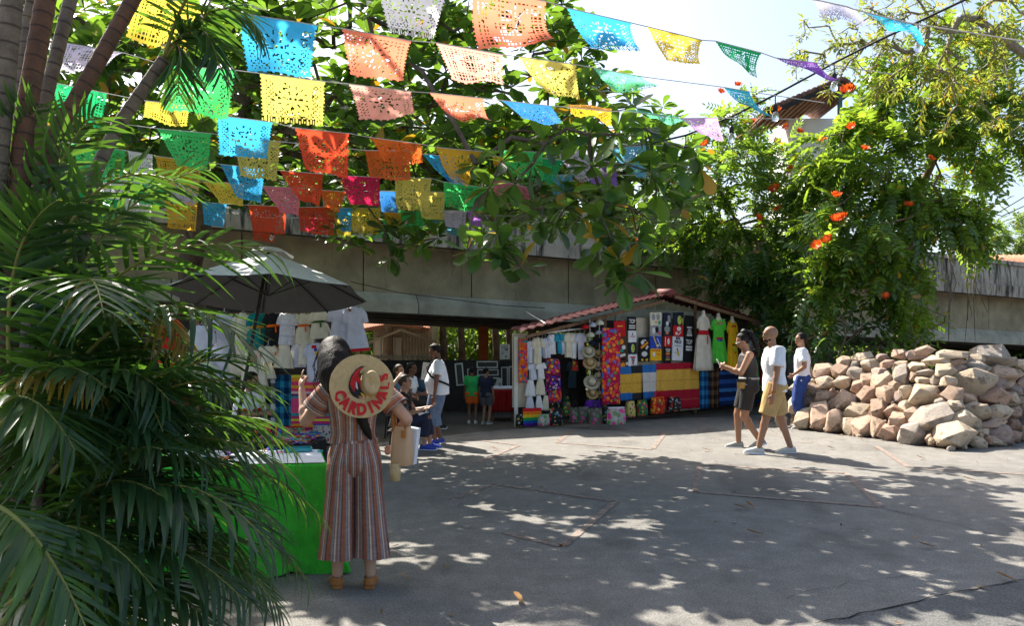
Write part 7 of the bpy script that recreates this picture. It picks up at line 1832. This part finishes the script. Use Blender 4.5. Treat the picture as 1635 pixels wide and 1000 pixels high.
# trousers: two wide legs joining at the seat, striped down their length
def leg_loft(sg):
    A = JO['hL' if sg > 0 else 'hR']; N_ = JO['aL' if sg > 0 else 'aR']; n = 40; v, uv, f = [], [], []
    hem = .20 * s
    zs = [1.06, 1.0, .94, .88, .80, .70, .58, .46, .36, .28, .22]; k = len(zs)
    rx = [.108, .128, .146, .146, .128, .118, .116, .120, .126, .132, .137]; ry = [.080, .090, .098, .100, .102, .102, .106, .112, .120, .127, .133]
    cy = [.062, .072, .082, .090, .094, .098, .104, .110, .115, .118, .120]; cx = [0, -.012, -.022, -.02, -.008, 0, 0, 0, 0, 0, 0]
    for i, z in enumerate(zs):
        c = np.array([cx[i] * s, sg * cy[i] * s * 1.02, z * s])
        for t in range(n + 1):
            a = 2 * PI * t / n; fo = 1 + (.05 * (i / k) ** 1.3) * math.sin(5 * a + sg) + .03 * (i / k) * math.sin(9 * a + 2 * sg + i * .3)
            v.append(c + [rx[i] * s * fo * math.cos(a), ry[i] * s * fo * math.sin(a), .006 * math.sin(3 * a) if i == k - 1 else 0]); q_ = math.sin(a); w_ = min(1, i / 6); l_ = (1 - w_) * q_ + w_ * math.asin(max(-1, min(1, q_))) / (PI / 2); uv.append([sg * (.5 + .5 * l_ * sg) * .28 + (.003 if math.cos(a) > 0 else 0), z])
    m = n + 1
    f = [(i * m + t, (i + 1) * m + t, (i + 1) * m + t + 1, i * m + t + 1) for i in range(k - 1) for t in range(n)]
    return np.array(v), f, np.array(uv)
b = MB()
for sg in (-1, 1):
    v, f, uv = leg_loft(sg); b.add(v, f, uv)
n = 56; v, uv = [], []; zz = [(1.06, .122, .152, 0), (1.01, .142, .170, -.008), (.95, .160, .186, -.016), (.90, .158, .190, -.016), (.86, .142, .192, -.012), (.82, .112, .188, -.006), (.79, .075, .18, 0)]
for z, rx, ry, ox in zz:
    for t in range(n + 1): a = 2 * PI * t / n; v.append([(ox + rx * math.cos(a)) * s, ry * math.sin(a) * s, z * s]); uv.append([math.sin(a) * .28, z])
b.add(v, [(i * (n + 1) + t, (i + 1) * (n + 1) + t, (i + 1) * (n + 1) + t + 1, i * (n + 1) + t + 1) for i in range(len(zz) - 1) for t in range(n)], uv)
b.build('trousers', M_jump, r, True, uv=True)
# bodice with short sleeves, striped downwards on the back and round the arms
b = MB(); n = 48; v, f, uv = [], [], []
secs = [(1.03, .118, .150, 0), (1.10, .108, .136, 0), (1.18, .112, .142, .006), (1.28, .124, .160, .012), (1.36, .122, .172, .018), (1.42, .10, .172, .03), (1.455, .075, .125, .04), (1.475, .058, .075, .045)]
for z, rx, ry, ox in secs:
    for t in range(n + 1):
        a = 2 * PI * t / n; v.append([(ox + rx * 1.06 * math.cos(a)) * s * 1.06, (.01 + ry * 1.06 * math.sin(a)) * s * 1.06, z * s]); uv.append([t / n * .9, z])
m = n + 1; k = len(secs); f = [(i * m + t, i * m + t + 1, (i + 1) * m + t + 1, (i + 1) * m + t) for i in range(k - 1) for t in range(n)]
b.add(v, f, uv); b.build('bodice', M_jump, r, True, uv=True)
for d in 'LR':
    A, B = JO['s' + d], JO['e' + d]; top = A * .55 + JO['nek'] * .45
    pts = [top - [0, 0, .03 * s], A * .97 + top * .03, A + (B - A) * .35, A + (B - A) * .62]; v, f, uv = tube(pts, np.array([.070, .078, .084, .092]) * s * 1.02, 20, False)
    uv = np.stack([uv[:, 1] * 1.05, uv[:, 0]], 1); b = MB(); b.add(v, f, uv); b.build('sleeve', M_jump, r, True, uv=True)
v, f, uv = rings([(-.004, 0, 1.02 * s, .133 * s, .168 * s), (-.004, 0, 1.055 * s, .130 * s, .164 * s)], 32); b = MB(); b.add(v, f, uv * [.6, 1]); b.build('waist_belt', M_jump, r, True, uv=True)
# hair: thick, dark, falling to the nape and on under the hat
b = MB(); b.ell(hp(-.02, .0, .045), np.array([.130, .116, .128]) * s, None, 20, 14); b.tube([hp(-.03, .01, .06), hp(-.075, .015, -.04), hp(-.12, .02, -.16), hp(-.15, .0, -.27)], np.array([.11, .122, .118, .085]) * s, 16); b.tube([hp(-.12, 0, -.2), JO['che'] + [-.145 * s, -.03 * s, 0], JO['pel'] + [-.135 * s, -.09 * s, .15 * s], JO['pel'] + [-.15 * s, -.12 * s, .10 * s]], np.array([.07, .045, .03, .012]) * s, 10)
me = remesh(b, .010, 8); wrinkle(me, .004, 16, 3, .25)
def strands(name, c):
    m, nt, bs = newmat(name); vv = coords(nt, 'Object', (1, 1, .07)); f1 = noise_n(nt, vv, 70, 3, .7); nt.links.new(ramp(nt, f1, [(.3, tuple(x * .5 for x in c)), (.7, tuple(x * 2.2 for x in c))]), bs.inputs['Base Color'])
    bs.inputs['Roughness'].default_value = .55; bs.inputs['Specular IOR Level'].default_value = .14; bp = nd(nt, 'Bump', Strength=.5, Distance=.01); nt.links.new(f1, bp.inputs['Height']); nt.links.new(bp.outputs[0], bs.inputs['Normal']); return m
M_str = strands('black_hair_strands', (.009, .007, .006)); hr = link('hair', me, M_str, r, True)
b = MB()
for i in range(46):
    a = rng.uniform(-2.2, 2.2); c_ = hp(-.03 - .115 * math.cos(a), .122 * math.sin(a), -.02 + rng.uniform(-.1, .08)); b.tube([c_, c_ + [rng.uniform(-.03, .01), rng.normal() * .02, -.10], c_ + [rng.uniform(-.05, .02), rng.normal() * .04, -.22]], [.003, .0022, .0008], 4)
o = b.build('loose_strands', M_str, r); o['kind'] = 'stuff'
# sandals
for d in 'LR':
    sg = 1 if d == 'L' else -1; a = JO['a' + d]; ff = nrm([1, sg * .12, 0]); sd = np.array([-ff[1], ff[0], 0]); base = np.array([a[0], a[1], 0])
    prof = [(-.07, .028), (-.045, .036), (.04, .036), (.11, .044), (.165, .036), (.185, .012), (.185, -.012), (.165, -.036), (.11, -.042), (.04, -.036), (-.045, -.036), (-.07, -.028)]
    v = [base + ff * x * s + sd * y * s + [0, 0, z] for z in (.004, .026) for x, y in prof]; k = len(prof)
    sn = MB().add(v, [tuple(range(k - 1, -1, -1)), tuple(range(k, 2 * k))] + [(i, (i + 1) % k, k + (i + 1) % k, k + i) for i in range(k)]).build('sandal', M_leather, r)
    b = MB(); v, f, _ = rings([(0, 0, .03, .062 * s, .044 * s), (0, 0, .075, .055 * s, .040 * s)], 18, cap=False); R = np.stack([ff, sd, [0, 0, 1]], 1); b.add(np.array(v) @ R.T + base + ff * -.012, f); b.build('heel_strap', M_leather, sn, True)
    b = MB(); v, f = ellipsoid((0, 0, 0), (.055 * s, .046 * s, .04 * s), None, 14, 8); v[:, 2] = np.maximum(v[:, 2], -.002); b.add(v @ R.T + base + ff * .10 * s + [0, 0, .028], f); b.build('toe_strap', M_leather, sn, True)

# ---- the painted straw hat, hanging on her back
M_hat = mat('pale_woven_hat', (.66, .46, .22), .7, .12, 40, .5, 220); M_paint = mat('red_paint', (.58, .012, .015), .55, .18, 30); M_ink = mat('black_paint', (.012, .011, .012), .5); M_wpaint = mat('white_paint', (.7, .7, .68), .6); M_ypaint = mat('yellow_paint', (.75, .48, .03), .55)
hc = P(577, 617, WY - .23)
straw = empty('painted_hat', hc, 0, 'wide straw hat lettered CARDINALS in red with a bird head emblem', 'hat')
tilt = .10
straw.rotation_euler = (PI / 2 - tilt, 0.0, .30)
RB_ = .198
def brim_z(q, a): return .022 * (q / RB_) ** 2 * (1 + .6 * math.cos(2 * a + .6)) - .004
nb = 64; v, f = [], []
qs = [RB_ * t for t in (.40, .52, .65, .78, .9, .985, 1.0)]
for top in (1, 0):
    for q in (qs if top else qs[::-1]):
        for t in range(nb):
            a = 2 * PI * t / nb; v.append([q * math.cos(a), q * math.sin(a), brim_z(q, a) + (.003 if top else -.003)])
k = len(qs) * 2
f = [(i * nb + t, i * nb + (t + 1) % nb, ((i + 1) % k) * nb + (t + 1) % nb, ((i + 1) % k) * nb + t) for i in range(k) for t in range(nb)]
MB().add(v, f).build('brim', M_hat, straw, True)
# pinched crown, shifted up and to the side as the photo shows it foreshortened
v, f = [], []; cs = [(.46, 0), (.435, .03), (.41, .07), (.385, .10), (.33, .112), (.20, .100), (.03, .096)]
for q, z in cs:
    for t in range(nb):
        a = 2 * PI * t / nb; ex = 1.0 + .06 * math.cos(2 * a); v.append([q * RB_ * ex * .62 * math.cos(a) + .27 * RB_, q * RB_ * ex * 1.0 * math.sin(a) + .09 * RB_, z + (-.012 * math.cos(a) ** 2 if z > .09 else 0)])
f = [(i * nb + t, i * nb + (t + 1) % nb, (i + 1) * nb + (t + 1) % nb, (i + 1) * nb + t) for i in range(len(cs) - 1) for t in range(nb)] + [tuple((len(cs) - 1) * nb + t for t in range(nb))]
MB().add(v, f).build('crown', M_hat, straw, True)
for i, ch in enumerate('CARDINALS'):
    a = math.radians(203 + i * 22.2)
    q = RB_ * .745; me = text_mesh(ch, .096, .0058); o = link('letter', me, M_paint, straw)
    o.location = (q * math.cos(a), q * math.sin(a), brim_z(q, a) + .0075); o.rotation_euler = (0, 0, a + PI / 2); o.scale = (.82, 1.0, 1.0)
def painted(name, pts, m, lift):
    v = [(x, y, brim_z(math.hypot(x, y), math.atan2(y, x)) + lift) for x, y in pts]; v2 = [(x, y, z - .003) for x, y, z in v]; n_ = len(v)
    MB().add(v + v2, [tuple(range(n_)), tuple(range(2 * n_ - 1, n_ - 1, -1))] + [(i, n_ + i, n_ + (i + 1) % n_, (i + 1) % n_) for i in range(n_)]).build(name, m, straw)
U_ = RB_ / 295.0     # emblem outline measured on the enlarged photo, hat centre at (565, 513)
def E_(pts): return [((x - 565) * U_, -(y - 513) * U_) for x, y in pts][::-1]
painted('emblem_outline', E_([(598, 324), (556, 330), (510, 362), (470, 420), (450, 480), (452, 515), (470, 556), (510, 596), (560, 606), (612, 618), (582, 570), (574, 500), (548, 420), (552, 372)]), M_ink, .0055)
painted('emblem_head', E_([(582, 334), (548, 344), (508, 378), (478, 430), (462, 486), (474, 530), (500, 566), (512, 520), (530, 470), (546, 500), (556, 540), (570, 520), (560, 470), (540, 415), (544, 374)]), M_paint, .0075)
painted('emblem_eye', E_([(514, 476), (522, 474), (528, 500), (534, 536), (526, 544), (512, 520)]), M_wpaint, .0095)
painted('emblem_beak', E_([(556, 572), (572, 580), (608, 614), (568, 602)]), M_ypaint, .0085)
# ---- bags on her arm
M_tote = mat('beige_leather', (.55, .35, .20), .5, .08, 6, .1); 
tb = bag('smooth beige leather tote on the hat woman\'s arm', 642, 743, WY + .02, 32, 62, M_tote, M_leather, -.25, None, 'tote_bag', False, .12)
for sy in (-1, 1):
    MB().tube([(-.05, sy * .02, .22), (-.06, sy * .02, .34), (-.03, sy * .01, .42), (.02, sy * .01, .33), (.035, sy * .02, .22)], .011, 6).build('handle', M_leather, tb, True)
MB().box((.035, -.066, .21), (.03, .008, .05)).build('handle_tab', M_leather, tb)
pb = thing('paper_bag', 'white paper bag tucked behind the beige tote', 'bag', tuple(P(655, 740, WY + .12)), -.3); MB().box((0, 0, .12), (.10, .05, .24), R=np.array([[1, 0, .12], [0, 1, 0], [-.12, 0, 1]])).build('body', M_white, pb); MB().box((.012, -.03, .225), (.10, .004, .02)).build('rim', M_white, pb)
wbk = thing('woven_basket', 'small woven straw basket hanging below the beige tote', 'basket', tuple(P(631, 768, WY - .02)), 0); b = MB(); v, f, uv = rings([(0, 0, 0, .032, .03), (0, 0, .05, .036, .034), (0, 0, .11, .036, .034)], 20); b.add(v, f); b.build('body', M_straw, wbk, True)
MB().tube([(-.03, 0, .10), (0, 0, .17), (.03, 0, .10)], .006, 5).build('handle', M_straw, wbk)
# ================================================================== rock pile
def rockmat(name, c, c2):
    m, nt, b = newmat(name)
    v = coords(nt); oi = nt.nodes.new('ShaderNodeObjectInfo')
    sh = nt.nodes.new('ShaderNodeVectorMath'); nt.links.new(v, sh.inputs[0]); sc_ = nt.nodes.new('ShaderNodeVectorMath'); sc_.operation = 'SCALE'; sc_.inputs[0].default_value = (7, 3, 5)
    nt.links.new(oi.outputs['Random'], sc_.inputs['Scale']); nt.links.new(sc_.outputs[0], sh.inputs[1])
    vv = sh.outputs[0]
    f1 = noise_n(nt, vv, 4.5, 6, .65); f2 = noise_n(nt, vv, 18, 5, .7); f3 = noise_n(nt, vv, 2.0, 3)
    cc = mixc(nt, ramp(nt, f1, [(.35, 0.0), (.62, 1.0)]), c, c2)
    cc = mixc(nt, ramp(nt, f3, [(.56, 0.0), (.68, 1.0)]), cc, (.24, .19, .14))
    cc = mixc(nt, 1.0, cc, ramp(nt, f2, [(.3, .75), (.7, 1.18)]), 'MULTIPLY')
    k2 = ramp(nt, oi.outputs['Random'], [(0, .78), (1, 1.15)]); cc = mixc(nt, 1.0, cc, k2, 'MULTIPLY')
    nt.links.new(cc, b.inputs['Base Color']); b.inputs['Roughness'].default_value = .9; b.inputs['Specular IOR Level'].default_value = .2
    bp = nd(nt, 'Bump', Strength=.7, Distance=.03); nt.links.new(math_n(nt, 'ADD', f2, f1), bp.inputs['Height']); nt.links.new(bp.outputs[0], b.inputs['Normal'])
    return m
RKM = {'pinkish': rockmat('pink_rock', (.52, .34, .25), (.58, .43, .32)), 'tan': rockmat('tan_rock', (.58, .45, .31), (.64, .52, .39)), 'grey': rockmat('grey_rock', (.36, .31, .27), (.46, .39, .32)), 'reddish': rockmat('red_rock', (.44, .26, .19), (.50, .34, .25)), 'mauve': rockmat('mauve_rock', (.42, .31, .27), (.49, .38, .32))}
def rock_mesh(seed):
    r = random.Random(seed); bm = bmesh.new(); n = r.choice((10, 11, 12, 14, 16))
    for i in range(n):
        z = 1 - 2 * (i + .5) / n; a = i * 2.4 + r.uniform(-.5, .5); q = math.sqrt(max(0, 1 - z * z)); k = r.uniform(.70, 1.12)
        p = Vector((q * math.cos(a), q * math.sin(a), z)) * k
        m_ = max(abs(p.x), abs(p.y), abs(p.z)); p = p * (1 + .28 * (1 - m_) * r.uniform(.3, 1))
        bm.verts.new(p)
    res = bmesh.ops.convex_hull(bm, input=bm.verts)
    junk = [e for e in res.get('geom_interior', []) + res.get('geom_unused', []) if isinstance(e, bmesh.types.BMVert) and e.is_valid]
    if junk: bmesh.ops.delete(bm, geom=junk, context='VERTS')
    bmesh.ops.dissolve_limit(bm, angle_limit=.22, verts=bm.verts, edges=bm.edges)
    bmesh.ops.bevel(bm, geom=bm.edges[:], offset=.035, segments=1, profile=.5, affect='EDGES', clamp_overlap=True)
    bmesh.ops.triangulate(bm, faces=bm.faces[:])
    bmesh.ops.subdivide_edges(bm, edges=[e for e in bm.edges if e.calc_length() > .45], cuts=1)
    for v in bm.verts:
        from mathutils import noise as mn
        k = mn.noise(v.co * 2.6 + Vector((seed, 0, 0))) * .07 + mn.noise(v.co * 6 + Vector((0, seed, 0))) * .03
        v.co += v.co.normalized() * k
    me = bpy.data.meshes.new('rock'); bm.to_mesh(me); bm.free()
    me.polygons.foreach_set('use_smooth', np.ones(len(me.polygons), bool))
    me.set_sharp_from_angle(angle=.38) if hasattr(me, 'set_sharp_from_angle') else None
    return me
RMESH = [rock_mesh(s_) for s_ in range(14)]
RK = [  # centre x, centre y, width, height in the enlarged crop (4.14x from 1240,540), tone
 (475, 160, 90, 80, 'pinkish'), (330, 215, 140, 90, 'pinkish'), (590, 130, 130, 65, 'tan'), (545, 180, 70, 50, 'grey'), (645, 185, 130, 95, 'tan'), (720, 130, 90, 60, 'mauve'), (765, 175, 100, 60, 'pinkish'), (830, 110, 90, 60, 'pinkish'), (940, 120, 120, 62, 'mauve'), (995, 88, 120, 62, 'pinkish'), (1090, 155, 170, 80, 'tan'), (1180, 112, 180, 55, 'tan'), (1430, 112, 240, 115, 'grey'), (1570, 160, 110, 62, 'tan'), (1340, 145, 100, 60, 'tan'), (1220, 165, 100, 52, 'pinkish'), (1262, 118, 60, 40, 'grey'),
 (215, 230, 90, 95, 'grey'), (445, 225, 120, 125, 'pinkish'), (540, 240, 110, 90, 'grey'), (715, 235, 120, 70, 'mauve'), (860, 190, 110, 80, 'pinkish'), (955, 200, 140, 85, 'tan'), (1010, 235, 140, 60, 'grey'), (1140, 220, 140, 80, 'tan'), (1245, 205, 90, 55, 'mauve'), (1340, 195, 150, 85, 'grey'), (1510, 240, 190, 90, 'pinkish'), (1620, 240, 70, 65, 'tan'),
 (190, 325, 160, 105, 'tan'), (335, 300, 120, 90, 'tan'), (250, 355, 150, 110, 'pinkish'), (450, 300, 105, 95, 'tan'), (545, 325, 85, 85, 'reddish'), (615, 290, 95, 90, 'pinkish'), (720, 300, 140, 120, 'tan'), (845, 255, 110, 135, 'grey'), (1000, 290, 120, 60, 'tan'), (1090, 280, 75, 65, 'grey'), (1170, 295, 100, 75, 'tan'), (1325, 290, 225, 180, 'tan'), (1495, 315, 105, 80, 'mauve'), (1560, 300, 80, 65, 'tan'), (1605, 350, 85, 65, 'mauve'), (935, 260, 70, 60, 'pinkish'), (815, 320, 70, 80, 'pinkish'),
 (335, 395, 140, 90, 'pinkish'), (205, 440, 95, 105, 'mauve'), (130, 455, 75, 115, 'tan'), (270, 445, 75, 65, 'reddish'), (490, 425, 165, 135, 'pinkish'), (630, 390, 130, 110, 'reddish'), (755, 380, 125, 135, 'pinkish'), (840, 400, 75, 85, 'mauve'), (885, 365, 95, 95, 'tan'), (1025, 380, 240, 130, 'tan'), (1195, 385, 140, 105, 'pinkish'), (1300, 410, 95, 65, 'pinkish'), (1440, 390, 190, 110, 'reddish'), (1580, 410, 125, 105, 'tan'), (395, 450, 65, 85, 'pinkish'),
 (300, 535, 155, 185, 'pinkish'), (195, 555, 135, 135, 'tan'), (405, 575, 125, 155, 'pinkish'), (575, 500, 165, 115, 'tan'), (700, 485, 115, 135, 'pinkish'), (785, 495, 115, 105, 'reddish'), (895, 465, 125, 85, 'tan'), (1110, 445, 65, 75, 'grey'), (1195, 455, 115, 85, 'tan'), (1350, 490, 170, 115, 'tan'), (1500, 500, 155, 125, 'tan'), (1605, 500, 90, 70, 'pinkish'), (935, 515, 105, 105, 'pinkish'),
 (40, 550, 65, 95, 'tan'), (505, 605, 105, 115, 'tan'), (605, 605, 170, 135, 'pinkish'), (700, 620, 115, 135, 'pinkish'), (790, 640, 145, 115, 'reddish'), (835, 560, 145, 115, 'pinkish'), (1060, 545, 255, 175, 'grey'), (1240, 545, 165, 135, 'tan'), (1335, 570, 95, 85, 'tan'), (1460, 580, 175, 75, 'pinkish'), (1605, 580, 90, 85, 'reddish'), (940, 655, 185, 155, 'grey'), (1040, 690, 70, 95, 'reddish'), (1185, 668, 265, 180, 'tan'), (1370, 640, 125, 65, 'tan'), (1355, 700, 105, 75, 'tan'), (1500, 650, 170, 130, 'mauve'), (1605, 655, 90, 75, 'reddish'), (1475, 690, 130, 62, 'tan'),
 (1690, 200, 150, 110, 'tan'), (1700, 330, 160, 120, 'pinkish'), (1690, 450, 140, 120, 'tan'), (1710, 560, 160, 120, 'grey'), (1690, 640, 120, 100, 'tan')]
FRONTX = [1235, 1290, 1400, 1480, 1520, 1600, 1635, 1720]; FRONTY = [684, 690, 703, 716, 723, 717, 711, 705]
items = []
for cx, cy, w, h, tone in RK:
    px, py = 1240 + cx / 4.14, 540 + cy / 4.14; wpx, hpx = w / 4.14, h / 4.14
    Df = HC * FP / (np.interp(px, FRONTX, FRONTY) - HY) + .22
    s_ = 1.0; k = (py - HY) / FP; D = (HC + s_ * (Df - .12)) / (s_ + k)
    p = P(px, py, D); items.append([px, py, wpx * D / FP, hpx * D / FP, tone, p])
BANDS = [(0, 566, 'crest'), (566, 592, 'second band from the top'), (592, 620, 'upper middle band'), (620, 648, 'lower middle band'), (648, 676, 'band above the base'), (676, 900, 'base')]
for y0, y1, bn in BANDS:
    row = sorted([it for it in items if y0 <= it[1] < y1], key=lambda t: t[0])
    for i, (px, py, w, h, tone, p) in enumerate(row):
        sz = 'big' if w * h > .14 else ('small' if w * h < .045 else 'middling')
        od = ORD[i] if i < len(ORD) else ['fourteenth', 'fifteenth', 'sixteenth', 'seventeenth', 'eighteenth', 'nineteenth', 'twentieth', 'twenty-first', 'twenty-second', 'twenty-third', 'twenty-fourth'][i - len(ORD)]
        o = link('rock', RMESH[(i * 5 + int(py)) % 14], None); 
        o.data = o.data if len(o.data.materials) else o.data
        o.location = p + [0, .12, 0]; z = max(p[2], h * .47); o.location[2] = z
        o.scale = (w * .66, (w + h) * .36, h * .66); o.rotation_euler = (random.uniform(-.25, .25), random.uniform(-.22, .22), random.choice((0, PI)) + random.uniform(-.35, .35))
        if len(o.data.materials) == 0: o.data.materials.append(RKM['tan'])
        o.material_slots[0].link = 'OBJECT'; o.material_slots[0].material = RKM[tone]
        tag(o, f'{sz} {tone} rock, {od} from the walkers in the pile\'s {bn}', 'rock', 'rocks of the rubble pile')
# added filler core, coloured dark so that no light shows between the stones
cv, cf = [], []; nx, ny = 26, 9
for i in range(nx):
    px = 1262 + i * (470 / (nx - 1)); Df = HC * FP / (np.interp(px, FRONTX, FRONTY) - HY)
    top = np.interp(px, [1262, 1300, 1360, 1450, 1560, 1640, 1740], [.30, .72, .95, 1.05, 1.1, 1.05, .9])
    for j in range(ny):
        t = j / (ny - 1); D = Df + .75 + t * 2.2; z = .8 * top * math.sin(PI * min(1, .05 + t * .95)) ** .7 if 0 < j < ny - 1 else -.02
        cv.append([(px - CX) / FP * D, D, z + .03 * math.sin(i * 2.1 + j * 1.7) * (0 < j < ny - 1)])
cf = [(i * ny + j, (i + 1) * ny + j, (i + 1) * ny + j + 1, i * ny + j + 1) for i in range(nx - 1) for j in range(ny - 1)]
o = link('rubble', mesh_np('rubble', cv, cf), rockmat('dark_pile_core', (.20, .15, .11), (.26, .2, .15)), None, True); tag(o, 'dark core added inside the rock pile to close gaps between stones', 'rubble', None, 'stuff')
# ---- fallen leaves
M_fl = leafmat('fallen_leaf', (.30, .16, .06), (.3, .16, .05), .2, .7, .3, .2)
FL = obovate(.16, .045, .5, -.15); fm = mesh_np('fallen_leaf', *FL); fm.materials.append(M_fl)
for i, (px, py, rz) in enumerate(((838, 972, .4), (1223, 857, 1.5), (1496, 877, 1.6), (1200, 815, 1.5), (1140, 722, 1.4), (1335, 719, .9), (1562, 770, 1.2), (798, 720, 1.3), (1632, 934, .8), (1480, 735, 1.1), (1206, 815, .3))):
    o = bpy.data.objects.new('fallen_leaf', fm); col.objects.link(o); p = G(px, py); o.location = (p[0], p[1], .016); o.rotation_euler = (0.08, .1, rz); o.scale = (1, random.uniform(.8, 1.2), 1)
    tag(o, ['brown fallen leaf in the near shade below the sun patches', 'tan fallen leaf on the shaded pavement in the middle', 'long brown fallen leaf near the pavement crack', 'small fallen leaf inside the painted rectangle', 'orange fallen leaf by the walking woman\'s feet', 'small fallen leaf on the sunlit pavement before the rocks', 'fallen leaf on sunlit pavement near the rock pile end', 'dark fallen leaf in the shade before the seated woman', 'fallen leaf at the pavement patch edge', 'fallen leaf just in front of the largest base rock', 'tiny fallen leaf beside the painted rectangle'][i], 'leaf', 'fallen leaves on the pavement')

n = 260; lx = np.concatenate([rng.uniform(-1.5, 8, 150), rng.uniform(4.3, 9, 110)]); ly = np.concatenate([rng.uniform(4.2, 15, 150), rng.uniform(11.2, 14.6, 110)])
d = rng.normal(size=(n, 3)) * [1, 1, .12]
v, f = scatter(obovate(.07, .022, .5, -.2), rot_from(d, np.tile([0, 0, 1.0], (n, 1))), np.stack([lx, ly, np.full(n, .012)], 1), rng.uniform(.35, 1.1, n))
tag(link('leaf_litter', mesh_np('leaf_litter', v, f), M_fl, None), 'scattered dry leaf bits on the pavement', 'leaf litter', None, 'stuff')

for i in range(46):
    px = rng.uniform(1262, 1632); t = rng.uniform(0, .95); Df = HC * FP / (np.interp(px, FRONTX, FRONTY) - HY); D = Df + .05 + t * .9
    w = rng.uniform(.035, .085); o = link('stone_chip', RMESH[i % 14], None); o.location = ((px - CX) / FP * D, D, max(w * .5, (t * .9) * .92 - .02)); o.scale = (w, w * .8, w * .7); o.rotation_euler = (rng.uniform(0, 3), rng.uniform(0, 3), rng.uniform(0, 3))
    o.material_slots[0].link = 'OBJECT'; o.material_slots[0].material = RKM[('tan', 'pinkish', 'grey', 'reddish')[i % 4]]
    tag(o, 'small stone chip wedged between the rocks of the pile', 'stone', 'stone chips in the rock pile')
